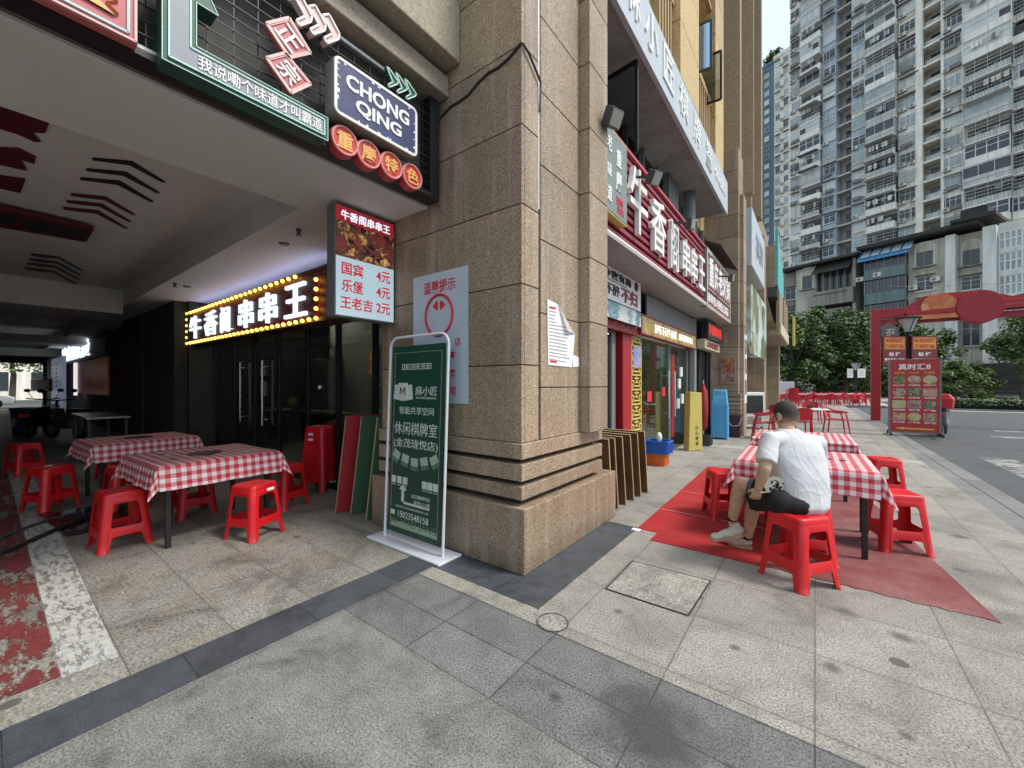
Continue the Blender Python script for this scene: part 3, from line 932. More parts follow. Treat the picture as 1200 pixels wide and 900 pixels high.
M['pink_face'] = plain('pink_board', (.50,.115,.125), .45, var=.1)
M['pink_line'] = plain('pale_pink_tube', (.72,.47,.44), .4)
M['cyan_line'] = plain('pale_cyan_tube', (.42,.62,.62), .4)
M['orange_ink'] = plain('orange_lettering', (.80,.42,.12), .5)
M['green_side'] = plain('dark_green_metal', (.022,.085,.06), .45)
M['lilac_face'] = plain('grey_lilac_face', (.25,.265,.30), .45, var=.06)
M['mint_line'] = plain('mint_tube', (.52,.74,.66), .4)
M['navy'] = plain('navy_enamel', (.045,.055,.14), .4, var=.25, scale=9)
M['badge_red'] = plain('red_badge', (.55,.045,.045), .4)
M['badge_pink'] = plain('badge_rim', (.74,.30,.28), .4)
M['taupe'] = plain('taupe_metal', (.27,.25,.22), .5)

FX = -2.70
# wire grid over the black head
gr = thing('wire_grid', 'black wire grid covering the dark head above the arcade opening', 'grid', (FX-.02,0,3.1))
mb = MB()
y = -3.0
while y < 2.42:
    mb.box(FX-.045,FX-.039,y-.003,y+.003,3.14,3.98); y += .13
z = 3.16
while z < 3.98:
    mb.box(FX-.039,FX-.033,-3,2.42,z-.003,z+.003); z += .075
mb.build('grid', M['black_metal'], gr)
mb = MB(); mb.box(-2.84,-2.72,2.40,2.50,3.10,4.0); mb.box(-2.84,-2.70,-3,2.40,3.10,3.135)
mb.build('frame', M['black_metal'], gr)
M['led_strip'] = plain('pale_led_strip', (.62,.64,.66), .35, var=.3, scale=30)
mb = MB()
for y0, y1, z0_ in ((-.3,.62,3.142),(1.5,2.28,3.142),(1.1,2.05,3.93)): MB().box(FX-.03,FX-.015,y0,y1,z0_,z0_+.02).build('light_strip', M['led_strip'], gr)

# pink board with the orange character, top left
t = thing('neon_board', 'pink board with an orange character and pale tube border, cut by the top edge', 'sign', (FX,.3,3.6))
pb = onX(162,53,FX+.06); mb = MB(); mb.box(FX,FX+.06,-.62,pb.y,pb.z,pb.z+.73); mb.build('board', M['pink_face'], t, bevel=.01)
mb = MB(); q = [(-.60,pb.z+.010),(pb.y-.010,pb.z+.010),(pb.y-.010,pb.z+.72),(-.60,pb.z+.72)]; rim(mb, q, .010, FX+.064, .010, 0); q2 = [(-.57,pb.z+.036),(pb.y-.036,pb.z+.036),(pb.y-.036,pb.z+.69),(-.57,pb.z+.69)]; rim(mb, q2, .011, FX+.064, .010, 1)
mb.build('tube_border', [M['pink_line'], M['cyan_line']], t)
L = Letters(); L.put('食', (FX+.06,onX(148,27,FX+.06).y-.125,onX(148,27,FX+.06).z+.125), XR, XU, h=.24, depth=.012, bold=.012)
L.build(t, M['orange_ink'])

# green L-shaped arrow
t = thing('arrow_sign', 'green bent arrow box sign with pale outline and a line of white characters', 'sign', (FX,1,3.2))
a = onX(190,68,FX+.1); b = onX(384,162,FX+.1); c = onX(384,138,FX+.1); d = onX(230,57,FX+.1)
y0, y1, z0 = a.y, b.y, a.z-.0; zb = c.z; yb = d.y
top = onX(252,16,FX+.1).z+.42
ta_ = onX(256,18,FX+.1).y-yb
q = [(y0,z0),(y1,z0),(y1,zb),(yb,zb),(yb,top-.42),(yb+ta_,top-.42),((y0+yb)/2,top-.12),(y0-ta_,top-.42),(y0,top-.42)]
mb = MB(); mb.prism(q, (FX-.02,0,0), XR, XU, .12); mb.build('body', M['green_side'], t, bevel=.006)
qi = [(y0+.025,z0+.025),(y1-.025,z0+.025),(y1-.025,zb-.025),(yb-.025,zb-.025),(yb-.025,top-.40),(y0+.025,top-.40)]
mb = MB(); mb.prism(qi, (FX+.1,0,0), XR, XU, .004); mb.build('face', M['lilac_face'], t)
mb = MB(); rim(mb, qi, .007, FX+.107, .007); rim(mb, q, .004, FX+.102, .004); mb.build('tube_outline', M['mint_line'], t)
L = Letters(); L.put('我说嘞个味道才叫霸道', (FX+.104,(yb+y1)/2-.02,(z0+zb)/2), XR, XU, w=(y1-yb)-.05, h=(zb-z0)*.5, depth=.006, bold=.006)
L.build(t, M['gum_white'])

# two pink lozenges
for nm, pix, ch, lab in (('a', [(307.5,31),(335,24),(361,66),(335,72)], '正', 'upper pink lozenge plate with a white character, over a second lozenge'),
                 ('b', [(307.5,71),(330,65),(361,102),(337.5,113)], '宗', 'lower pink lozenge plate with a white character, beneath a first lozenge')):
    t = thing('lozenge_sign', lab, 'sign', onX(333,68,FX), group='pink lozenge plates over the arcade')
    mb = MB(); q = polyX(mb, pix, FX+.02, .04); mb.build('plate', M['pink_face'], t)
    mb = MB(); rim(mb, inset(q,.97), .016, FX+.063, .012); rim(mb, inset(q,.84), .006, FX+.062, .008); mb.build('tube_border', M['pink_line'], t)
    cy = sum(p[0] for p in q)/4; cz = sum(p[1] for p in q)/4
    L = Letters(); ang = radians(-38)
    L.put(ch, (FX+.06,cy,cz), (0,cos(ang),sin(ang)), (0,-sin(ang),cos(ang)), h=.125, depth=.01, bold=.012); L.build(t, M['gum_white'])
# chevrons
chev = [(340,1),(348.5,0),(361.5,24),(360,31),(346,36),(342,29.5),(353,24)]
for i in range(3):
    t = thing('chevron_sign', ['first','second','third'][i]+' pale pink neon chevron from the left above the lozenge plates', 'sign', onX(352+i*15,20+i*10,FX), group='pink chevrons')
    mb = MB(); q = polyX(mb, [(u+i*16,v+i*10) for u, v in chev], FX+.01, .05); mb.build('body', M['pink_line'], t)
    mb = MB(); rim(mb, inset(q,.93), .012, FX+.064, .012); mb.build('tube', M['gum_white'], t)
gch = [(450,80),(454,84),(463.5,98),(462,100.5),(453,104),(451.5,101),(457,98)]
for i in range(3):
    t = thing('chevron_sign', ['first','second','third'][i]+' small green neon chevron from the left above the blue enamel sign', 'sign', onX(457+i*10,92+i*6,FX), group='green chevrons')
    mb = MB(); q = polyX(mb, [(u+i*10.5,v+i*7) for u, v in gch], FX+.01, .03); mb.build('body', M['green_side'], t)
    mb = MB(); rim(mb, q, .010, FX+.044, .012); mb.build('tube', M['mint_line'], t)

# CHONG QING enamel sign
a = onX(391,133,FX+.1); b = onX(488.5,125,FX+.1)
t = thing('enamel_sign', 'navy enamel sign with a worn white border and capital letters', 'sign', (FX, (a.y+b.y)/2, 3.7))
z0 = onX(440,158,FX+.1).z; z1 = onX(440,95,FX+.1).z
mb = MB(); mb.prism(rrect(a.y,b.y,z0,z1,.04), (FX-.02,0,0), XR, XU, .12); mb.build('case', M['taupe'], t, bevel=.006)
mb = MB(); mb.prism(rrect(a.y+.025,b.y-.025,z0+.025,z1-.025,.03), (FX+.1,0,0), XR, XU, .004); mb.build('face', M['navy'], t)
mb = MB(); rim(mb, rrect(a.y+.012,b.y-.012,z0+.012,z1-.012,.035), .02, FX+.103, .010)
for k in range(26):
    s = random.random(); e = random.choice('lrtb'); w, h = random.uniform(.008,.03), random.uniform(.005,.02)
    yy = {'l':a.y+.03,'r':b.y-.03}.get(e, a.y+.03+s*(b.y-a.y-.06)); zz = {'b':z0+.03,'t':z1-.03}.get(e, z0+.03+s*(z1-z0-.06))
    mb.box(FX+.104,FX+.1055,yy-w/2,yy+w/2,zz-h/2,zz+h/2)
L = Letters(); L.mb = mb; cy = (a.y+b.y)/2
L.put('CHONG', (FX+.104,cy,z0+(z1-z0)*.67), XR, XU, w=(b.y-a.y)*.76, h=(z1-z0)*.27, depth=.006, bold=.03)
L.put('QING', (FX+.104,cy,z0+(z1-z0)*.32), XR, XU, w=(b.y-a.y)*.55, h=(z1-z0)*.28, depth=.006, bold=.03)
L.build(t, M['gum_white'])
# four round badges
for i, (u, v, ch) in enumerate(((405,164,'重'),(433,180,'慶'),(459.5,193,'特'),(484,206,'色'))):
    p = onX(u, v, FX+.06); r = .105
    t = thing('round_badge', ['leftmost','second','third','rightmost'][i]+' red round badge with an orange character below the enamel sign', 'badge', p, group='red round badges')
    mb = MB(); mb.cyl((FX-.02,p.y,p.z),(FX+.05,p.y,p.z),r,n=32); mb.build('disc', M['badge_red'], t, bevel=.006)
    mb = MB(); mb.tube([(FX+.053,p.y+(r-.012)*cos(k*pi/16),p.z+(r-.012)*sin(k*pi/16)) for k in range(32)], .008, 6, closed=True); mb.build('rim', M['badge_pink'], t)
    L = Letters(); L.put(ch, (FX+.05,p.y,p.z), XR, XU, h=.12, depth=.008, bold=.02); L.build(t, M['orange_ink'])

# black cable looped round the pillar
mb = MB(); pts = [(-2.9,2.45,3.86),(-2.78,2.50,3.80),(-2.72,2.528,3.88)]
for k in range(9):
    f = k/8; pts.append((-2.72+f*.90, 2.527, 3.88+f*.20+(.02*sin(k*1.7))))
pts += [(-1.808,2.53,4.09),(-1.80,2.60,4.06),(-1.80,2.70,3.99),(-1.80,2.775,3.93),(-1.81,2.78,3.70)]
tag(mb.tube(pts, .010, 6).build('cable', M['cable']), 'black cable looped around the granite pillar above the signs', 'cable')

# ------------------------------------------------------------------ glowing shop sign with bulbs (arcade)
M['sign_lattice'] = fret('dark_red_lattice', (.26,.020,.018), (.022,.004,.004), .11, .085, .28, axes=('x','z'))
M['lit_white'] = glow('lit_white_letters', (.74,.87,1.0), .72, (.2,.2,.2))
M['bulb'] = glow('warm_bulb', (1.0,.58,.09), 2.4, (.8,.5,.2))
LY = 2.52
t = thing('lit_shop_sign', 'dark red lattice shop sign with glowing white characters and a border of warm bulbs', 'sign', (-7,LY+.2,2.25))
mb = MB(); mb.box(-10.15,-3.72,LY+.02,LY+.38,2.25,2.88); mb.box(-3.722,-3.64,LY+.02,LY+.1,2.25,2.88)
mb.build('panel', M['sign_lattice'], t, bevel=.01)
mb = MB()
for z in (2.245,2.885): mb.box(-10.17,-3.71,LY+.0,LY+.3,z-.018,z+.018)
mb.build('rail', M['dark_wood'], t)
L = Letters()
for ch, u0, u1 in (('牛',222.5,235),('香',240,254),('阁',259,273),('串',280,296),('串',304,324),('王',334,359)):
    p0, p1 = onY(u0,390,LY), onY(u1,390,LY)
    L.put(ch, ((p0.x+p1.x)/2,LY+.02,2.56), YR, YU, w=(p1.x-p0.x), h=.44, depth=.04, bold=.008)
L.build(t, M['lit_white'])
bm = MB(); bm.ball((0,0,0), .026, n=10, k=7); bme = bm.mesh('bulb', M['bulb']); bme.shade_smooth()
def bulb(x, z, y=LY-.02):
    o = bpy.data.objects.new('bulb', bme); COL.objects.link(o); attach(o, t); o.location = (x,y,z)
n1 = 30
for i in range(n1): bulb(-10.08 + i*(5.15/(n1-1)), 2.265)
for i in range(26): bulb(-10.08 + i*(4.6/25), 2.865)
for i in range(1,5): bulb(-10.1, 2.265+i*.12); bulb(-4.93, 2.265+i*.12)
for i in range(4): bulb(-10.3-i*.13, 2.24)
# hidden cool strip added on the sign top for the soffit glow
M['led_blue'] = glow('cool_led_strip', (.55,.60,1.0), 5, (.5,.5,.5))
MB().box(-9.9,-4.9,LY+.10,LY+.14,2.905,2.915).build('light_strip', M['led_blue'], t)
for x in ():
    l = bpy.data.lights.new('bulb_light', 'POINT'); l.energy = .5; l.color = (1,.6,.22); l.shadow_soft_size = .1
    lo = bpy.data.objects.new('bulb_light', l); COL.objects.link(lo); lo.location = (x,LY-.22,2.62)
    l2 = bpy.data.lights.new('letter_light', 'POINT'); l2.energy = 3.5; l2.color = (.60,.66,1); l2.shadow_soft_size = .2
    lo = bpy.data.objects.new('letter_light', l2); COL.objects.link(lo); lo.location = (x+.3,LY-.3,2.85)

# ------------------------------------------------------------------ price light box on the pillar side
PX = -3.40
a = onX(392,238,PX); b = onX(462,379,PX)
y0, y1, z1, z0 = a.y, 2.522, 3.065, 2.06
t = thing('price_light_box', 'lit price board with a food picture and red prices projecting from the pillar', 'sign', (PX,(y0+y1)/2,z0))
mb = MB(); mb.box(PX-.13,PX,y0,y1,z0,z1); mb.build('case', M['grey_steel'], t, bevel=.004)
M['lit_panel'] = glow('lit_panel', (.50,.66,.74), .40, (.25,.28,.3))
M['lit_red'] = glow('lit_red_band', (.30,.015,.025), .45, (.2,.01,.02))
M['food_lit'] = photo('food_picture', [(.003,.003,.004),(.005,.004,.005),(.010,.006,.007),(.12,.02,.015),(.02,.012,.012),(.34,.17,.05),(.55,.45,.34)], 14, .7)
zc, zd = 2.60, 2.92
def slab(nm, za, zb, mt):
    mb = MB(); mb.box(PX+.001,PX+.006,y0+.012,y1-.012,za,zb); return mb.build(nm, mt, t)
slab('price_panel', z0+.012, zc, M['lit_panel']); slab('picture', zc+.001, zd, M['food_lit']); slab('title_band', zd+.001, z1-.012, M['lit_red'])
L = Letters(); w = y1-y0; c = (y0+y1)/2
L.put('牛香阁串串王', (PX+.006,c,(zd+z1)/2-.01), XR, XU, w=w*.82, h=.085, depth=.003, bold=.01); L.build(t, M['lit_white'], 'title_lettering')
M['price_ink'] = glow('price_ink', (.50,.02,.04), .35)
L = Letters()
for i, (nm, pr) in enumerate((('国宾','4元'),('乐堡','4元'),('王老吉','2元'))):
    z = zc-.10-i*.155
    L.put(nm, (PX+.006,y0+w*(.27 if i < 2 else .34),z), XR, XU, w=w*(.34 if i < 2 else .52), h=.115, depth=.003, bold=.016)
    L.put(pr, (PX+.006,y1-w*.21,z), XR, XU, w=w*.25, h=.11, depth=.003, bold=.016)
L.build(t, M['price_ink'], 'price_lettering')

# ------------------------------------------------------------------ poster on the pillar
PY = 2.532
M['poster_paper'] = plain('pale_blue_poster', (.50,.56,.62), .5, var=.05)
a = onY(485,326,PY); b = onY(549,310,PY); zb = onY(549,473,PY).z; zt_ = (a.z+b.z)/2
t = thing('pillar_poster', 'pale blue poster with a red ring and red writing stuck on the pillar', 'poster', ((a.x+b.x)/2,PY,zb))
mb = MB(); mb.box(a.x,b.x,PY-.006,PY-.001,zb,zt_); mb.build('sheet', M['poster_paper'], t)
L = Letters(); cx = (a.x+b.x)/2
L.put('温馨提示', (cx,PY-.006,zt_-.13), YR, YU, w=(b.x-a.x)*.58, h=.115, depth=.002, bold=.014)
pc = onY(515,369,PY); R_ = (b.x-a.x)*.245
L.mb.tube([(pc.x+R_*cos(k*pi/24),PY-.007,pc.z+R_*1.05*sin(k*pi/24)) for k in range(48)], .014, 6, closed=True)
L.mb.prism([(-.085,0),(-.03,-.045),(-.012,-.03),(-.012,.04),(-.03,.045)], (pc.x,PY-.006,pc.z+.09), YR, YU, .002)
L.mb.prism([(.085,0),(.03,.045),(.012,.03),(.012,-.04),(.03,-.045)], (pc.x,PY-.006,pc.z+.09), YR, YU, .002)
for ch, v in (('店',400),('本',415),('客',437),('用',458)):
    p = onY(537 if ch == '店' else 531, v, PY); L.put(ch, (p.x,PY-.006,p.z), YR, YU, h=.075, depth=.002, bold=.012)
L.build(t, M['ink_red'])

# notice paper on the street side of the pillar, one corner curling
NX = -1.808
t = thing('paper_notice', 'printed paper notice peeling off the pillar with one corner curled over', 'notice', onX(656,390,NX))
M['paper'] = plain('white_paper', (.78,.77,.77), .7, var=.05)
mb = MB(); polyX(mb, [(641,350),(652.5,355.5),(661.5,378),(673.5,392),(670,430),(642,427)], NX, .003); mb.build('sheet', M['paper'], t)
q = [onX(*p, NX) for p in ((653,355.5),(673.5,391.5),(661.5,388))]
mb = MB(); off = Vector((.035,0,0))
mb.add([q[0]+Vector((.004,0,0)), q[1]+Vector((.004,0,0)), q[2]+off], [(0,1,2),(2,1,0)]); mb.build('curl', M['paper'], t)
mb = MB(); L = Letters()
for k in range(15):
    v = 364+k*4.0
    u1 = 653 if v < 378 else 668
    p0, p1 = onX(643,v,NX), onX(u1-random.uniform(0,6),v+ (u1-643)*.16,NX)
    mb.bar(p0+Vector((.0035,0,0)), p1+Vector((.0035,0,0)), .008, .001, up=(1,0,0))
mb.build('print_line', plain('grey_print', (.30,.29,.29), .7), t)
mb = MB()
for u0, u1, v in ((643,651,359.5),(644,652,422.5)):
    mb.bar(onX(u0,v,NX)+Vector((.004,0,0)), onX(u1,v+1.5,NX)+Vector((.004,0,0)), .018, .001, up=(1,0,0))
mb.build('red_print', M['ink_red'], t)
mb = MB(); polyX(mb, [(671,415),(678,418),(678.5,429),(671,430)], NX, .003); tag(mb.build('sticker', M['paper']), 'small pale sticker on the pillar beside the paper notice', 'sticker')

# ------------------------------------------------------------------ street signs
GX = -1.74
t = thing('grey_vertical_sign', 'grey sign with yellow edges and white brush characters beside the pillar', 'sign', (GX,4.15,3.28))
mb = MB(); mb.box(GX-.12,GX,3.70,4.52,3.27,4.19); mb.build('case', plain('sign_gold_edge', (.55,.50,.16), .45), t, bevel=.006)
mb = MB(); mb.box(GX+.001,GX+.006,3.72,4.50,3.29,4.17); mb.build('face', plain('slate_face', (.20,.235,.225), .5, var=.1), t)
L = Letters()
for ch, y, z, h in (('重',4.25,3.94,.19),('慶',4.25,3.68,.22),('老',4.0,4.0,.17),('味',4.0,3.72,.15),('道',4.0,3.47,.17)):
    L.put(ch, (GX+.006,y,z), (0,1,.05), XU, h=h, w=h*.75, depth=.008, bold=.014)
L.build(t, M['gum_white'])
L = Letters(); L.put('独特', (GX+.006,4.28,3.47), XR, XU, w=.2, h=.09, depth=.004); L.put('风味', (GX+.006,4.30,3.37), XR, XU, w=.2, h=.09, depth=.004)
L.build(t, M['ink_red'], 'seal_lettering')

t = thing('slat_shop_sign', 'red slatted sign with big white raised characters over the street shop', 'sign', (-1.8,6.4,3.1))
mb = MB(); z = 3.15
while z < 4.26:
    mb.box(-1.90,-1.825,3.95,9.0,z,z+.06); z += .10
mb.build('slat', M['brown_red'], t, bevel=.005, seg=1)
mb = MB(); mb.box(-1.9,-1.79,3.92,9.0,3.07,3.10,0); mb.box(-1.9,-1.78,3.92,9.0,3.101,3.12,1); mb.box(-1.9,-1.80,3.92,9.0,3.121,3.145,0); mb.box(-1.9,-1.80,3.95,9.0,4.262,4.30,0)
mb.build('trim', [plain('pink_trim', (.50,.07,.10), .4), M['gum_white']], t)
for ch, y0, y1, z0, z1 in (('牛',4.68,5.30,3.33,4.14),('香',5.46,6.12,3.30,4.05),('阁',6.38,6.92,3.24,4.0),('串',7.05,7.55,3.30,3.93),('串',7.64,8.10,3.30,3.93),('王',8.24,8.75,3.30,3.93)):
    L = Letters(); L.put(ch, (-1.815,(y0+y1)/2,(z0+z1)/2), (0,1,0), XU, w=y1-y0, h=z1-z0, depth=.06, bold=.006)
    L.build(t, M['gum_white'], 'raised_character')

t = thing('framed_shop_sign', 'pale framed sign with crowded white characters on red beyond the slatted sign', 'sign', (-1.8,10.4,3.1))
mb = MB(); mb.box(-1.9,-1.80,9.02,11.85,3.06,4.26); mb.build('board', M['brown_red'], t)
mb = MB()
for y0, y1, z0, z1 in ((9.0,9.10,3.04,4.28),(11.78,11.88,3.04,4.28),(9.1,11.78,4.2,4.28),(9.1,11.78,3.04,3.12),(9.1,11.78,3.44,3.47)): mb.box(-1.9,-1.77,y0,y1,z0,z1)
mb.build('frame', M['light_slab'], t, bevel=.006)
L = Letters()
for ch, y in zip('重庆老火锅', (9.42,9.95,10.45,10.95,11.45)): L.put(ch, (-1.80,y,3.84), XR, XU, w=.42, h=.62, depth=.04, bold=.02)
L.put('串串香冷锅鱼江湖菜', (-1.80,10.45,3.29), XR, XU, w=2.5, h=.22, depth=.01, bold=.02)
L.build(t, M['gum_white'])
mb = MB(); mb.add([(-1.95,9.6,4.62),(-1.95,12.0,4.62),(-1.60,12.0,4.46),(-1.60,9.6,4.46),(-1.95,9.6,4.58),(-1.95,12.0,4.58),(-1.60,12.0,4.42),(-1.60,9.6,4.42)],
    [(0,3,2,1),(4,5,6,7),(0,1,5,4),(1,2,6,5),(2,3,7,6),(3,0,4,7)])
tag(mb.build('small_awning', M['dark_wood']), 'thin dark sloping awning above the pale framed sign', 'awning')

# flood lamps above the signs
def flood(u, v, X, lab, tilt=.5):
    p = onX(u, v, X)
    t = thing('flood_lamp', lab, 'lamp', p, group='flood lamps over the street signs')
    mb = MB(); R = Matrix.Rotation(tilt, 3, 'Y') @ Matrix.Rotation(.25, 3, 'X')
    mb.obox(p, R @ Vector((.045,0,0)), R @ Vector((0,.115,0)), R @ Vector((0,0,.085))); mb.build('housing', M['dark_grey'], t, bevel=.01)
    mb = MB(); mb.obox(p + R @ Vector((.047,0,0)), R @ Vector((.002,0,0)), R @ Vector((0,.10,0)), R @ Vector((0,0,.07))); mb.build('lens', M['taupe'], t)
    mb = MB(); mb.tube([p, p+Vector((-.15,0,.06)), (-2.3,p.y,p.z+.12)], .018, 6); mb.build('arm', M['black_metal'], t)
flood(718,138,-1.62,'black flood lamp over the grey sign beside the pillar')
flood(766,208,-1.58,'black flood lamp over the first big raised character')
flood(809,262,-1.55,'grey flood lamp near the far end of the slatted sign', .2)
flood(857,325,-1.5,'small flood lamp on the awning over the pale framed sign', .2)

# signs under the soffit
HX = -2.22
a, b = onX(704,300,HX), onX(751,323,HX); c = onX(751,366,HX)
t = thing('hanging_white_sign', 'white board with dark characters hanging under the sign soffit', 'sign', (HX,a.y+.6,2.6))
mb = MB(); mb.box(HX-.08,HX,4.55,b.y,2.60,3.055); mb.build('board', M['white_plastic'], t, bevel=.005)
L = Letters(); y0, y1 = a.y-.02, b.y-.06
L.put('今夜有局', (HX,y0+(y1-y0)*.40,2.955), XR, XU, w=(y1-y0)*.68, h=.12, depth=.01, bold=.02)
L.put('不醉', (HX,y0+(y1-y0)*.27,2.75), XR, XU, w=(y1-y0)*.33, h=.16, depth=.008, bold=.01)
L.mb.box(HX,HX+.004,4.6,y0+(y1-y0)*.62,2.862,2.872)
L.mb.cyl((HX,y1-.16,2.955),(HX+.01,y1-.16,2.955),.07,n=16)
L.build(t, M['ink_black'])
L = Letters(); L.put('不归', (HX,y0+(y1-y0)*.70,2.745), XR, XU, w=(y1-y0)*.45, h=.22, depth=.01, bold=.025)
L.build(t, M['brown_red'], 'large_lettering')
t = thing('mountain_print', 'strip of print with blue mountains under the white hanging board', 'banner', (HX,5.6,2.4))
M['mountain'] = photo('mountain_print', [(.06,.14,.17),(.16,.30,.36),(.62,.66,.66),(.66,.68,.66),(.10,.16,.19)], 4)
mb = MB(); mb.box(HX-.03,HX-.004,4.55,b.y+.02,2.36,2.585); mb.build('sheet', M['mountain'], t)
t = thing('red_lattice_board', 'dark red carved lattice board over the first shop window', 'board', (HX,5.4,2.2))
M['lattice_x'] = fret('red_lattice', (.30,.02,.02), (.05,.006,.008), .13, .10, .3)
mb = MB(); mb.box(-2.40,-2.30,4.5,6.45,2.235,2.60); mb.build('board', M['lattice_x'], t, bevel=.01)
t = thing('lit_slogan_sign', 'long lit yellow sign with white slogan characters above the shop door', 'sign', (HX,8.4,2.35))
SXX = -2.26
M['slogan_white'] = glow('slogan_white', (.85,.83,.76), .55, (.5,.5,.5))
M['slogan_bg'] = photo('slogan_background', [(.16,.08,.015),(.34,.22,.05),(.50,.38,.14),(.16,.035,.015)], 9, .10)
mb = MB(); mb.box(SXX-.10,SXX,6.5,10.25,2.29,2.575); mb.build('case', M['slogan_bg'], t)
mb = MB(); mb.box(SXX-.1,SXX+.012,6.48,10.27,2.27,2.288); mb.box(SXX-.1,SXX+.012,6.48,10.27,2.577,2.60); mb.box(SXX-.1,SXX+.012,6.46,6.5,2.27,2.60); mb.build('edge', M['brown_red'], t)
L = Letters(); L.put('好吃不过牛香阁', (SXX,7.9,2.435), XR, XU, w=1.45, h=.17, depth=.008, bold=.008); L.put('重庆连锁串串王', (SXX,9.35,2.435), XR, XU, w=1.2, h=.15, depth=.008, bold=.008)
L.build(t, M['slogan_white'])
t = thing('led_sign', 'black LED sign with red characters past the grey shutter', 'sign', (-2.1,11.5,2.6))
M['led_red'] = glow('red_led', (.9,.05,.03), .6, (.1,0,0))
mb = MB(); mb.box(-2.25,-2.06,10.62,12.4,2.56,2.98); mb.build('case', M['black_metal'], t, bevel=.008)
L = Letters(); L.put('冷锅串串香', (-2.06,11.5,2.80), XR, XU, w=1.6, h=.27, depth=.006, bold=.004); L.build(t, M['led_red'])
t = thing('small_shop_sign', 'small cream sign with dark characters under the red LED sign', 'sign', (-2.1,11.4,2.3))
mb = MB(); mb.box(-2.3,-2.12,10.55,12.4,2.32,2.55); mb.build('board', plain('cream_board', (.55,.50,.36), .5, var=.2), t)
L = Letters(); L.put('G串串烧烤', (-2.12,11.45,2.43), XR, XU, w=1.5, h=.16, depth=.01, bold=.02); L.build(t, M['brown_red'])

# posters on the second pier
M['food_a'] = photo('dish_print_red', [(.10,.015,.012),(.35,.05,.03),(.45,.22,.12),(.12,.04,.02),(.50,.40,.30)], 16, 0, 1)
M['food_b'] = photo('dish_print_dark', [(.05,.02,.015),(.25,.09,.05),(.40,.30,.22),(.08,.03,.02)], 18, 0, 2)
a, b = onY(844.5,417,12.65), onY(862,449,12.65)
t = thing('dish_poster', 'poster of red skewer dishes on the shaded face of the second pillar', 'poster', (-1.9,12.65,2.0))
mb = MB(); mb.box(a.x,b.x,12.645,12.655,b.z,a.z); mb.build('sheet', plain('poster_frame_tone', (.40,.27,.24), .5), t)
mb = MB(); h = a.z-b.z; mb.box(a.x+.02,b.x-.02,12.64,12.644,b.z+h*.36,a.z-.03,0); mb.box(a.x+.02,b.x-.02,12.64,12.644,b.z+.03,b.z+h*.32,1); mb.build('picture', [M['food_a'], M['food_b']], t)
t = thing('vertical_menu_strip', 'tall white strip with small dark pictures on the second pillar', 'sign', (-1.43,13.2,1.0))
mb = MB(); mb.box(-1.599,-1.585,12.98,13.47,.9,2.85); mb.build('strip', M['white_plastic'], t)
mb = MB()
for z in (1.15,1.75,2.3): mb.box(-1.584,-1.58,13.05,13.40,z,z+.42)
mb.build('picture', M['food_b'], t)
t = thing('white_light_box', 'white box sign high on the wall past the second pillar', 'sign', (-1.5,16,6.5))
a, b = onX(871.5,292,-1.5), onX(883,323,-1.5)
mb = MB(); mb.box(-1.95,-1.5,13.9,17.6,5.0,6.75); mb.build('case', M['pale_fascia'], t, bevel=.02)
L = Letters(); L.put('棋牌', (-1.5,15.9,5.9), XR, XU, w=2.2, h=.8, depth=.01); L.build(t, M['lilac_face'])
t = thing('landscape_board', 'big board printed with a mountain landscape past the second pillar', 'sign', (-1.5,16,2.6))
M['landscape'] = photo('landscape_print', [(.55,.66,.70),(.62,.70,.72),(.20,.22,.08),(.10,.11,.04),(.50,.60,.62)], 1.6, 0, 4)
mb = MB(); mb.box(-1.75,-1.5,13.8,18.3,2.35,4.45); mb.build('board', M['landscape'], t, bevel=.02)
t = thing('teal_sign', 'teal sign panel with a dark underside on the far pillar', 'sign', (-1.3,21,5))
M['teal'] = plain('teal_panel', (.10,.42,.40), .5)
mb = MB(); mb.prism([(19.9,5.55),(23.6,4.7),(23.6,6.6),(19.9,7.9)], (-1.32,0,0), XR, XU, .10); mb.build('panel', M['teal'], t)
mb = MB(); mb.prism([(19.9,5.5),(23.6,4.65),(23.6,4.45),(19.9,5.1)], (-1.6,0,0), XR, XU, .35); mb.build('underside', M['dark_grey'], t)
t = thing('balcony_food_sign', 'cream sign with a dish picture fixed along the far balcony', 'sign', (-1.18,24,4))
mb = MB(); mb.box(-1.195,-1.15,20.6,26.8,3.6,4.1); mb.build('board', plain('cream_strip', (.62,.54,.38), .5), t)
mb = MB(); mb.box(-1.195,-1.16,22.6,26.2,4.11,5.5); mb.build('picture', M['food_b'], t)
tag(MB().box(-1.0,-.9,27.2,27.9,3.6,5.2).build('yellow_sign', plain('yellow_sign', (.62,.50,.12), .5)), 'narrow yellow sign at the far end of the granite building', 'sign')

# ------------------------------------------------------------------ ceiling ornaments of the arcade
CZ_ = 3.42
def ceil_poly(mb, pix, z, depth=.03, m=0):
    q = [(p.x,p.y) for p in (G(u,v,z) for u, v in pix)]
    ar = sum(a[0]*b[1]-b[0]*a[1] for a, b in zip(q, q[1:]+q[:1]))
    if ar < 0: q = q[::-1]
    mb.prism(q, (0,0,z), (1,0,0), (0,1,0), depth, m)
M['dull_red'] = plain('dull_red_panel', (.10,.008,.014), .5)
def chev_c(u, v, mat, lab, w=1.0):
    mb = MB(); ceil_poly(mb, [(u,v),(u+25*w,v+2.0),(u+47*w,v+4),(u+86*w,v+28*w),(u+82*w,v+28*w),(u+44*w,v+8*w),(u+22*w,v+5),(u,v+2.2)], CZ_-.014, .012)
    o = tag(mb.build('ceiling_chevron', mat), lab, 'ornament', group='chevron ornaments on the arcade ceiling')
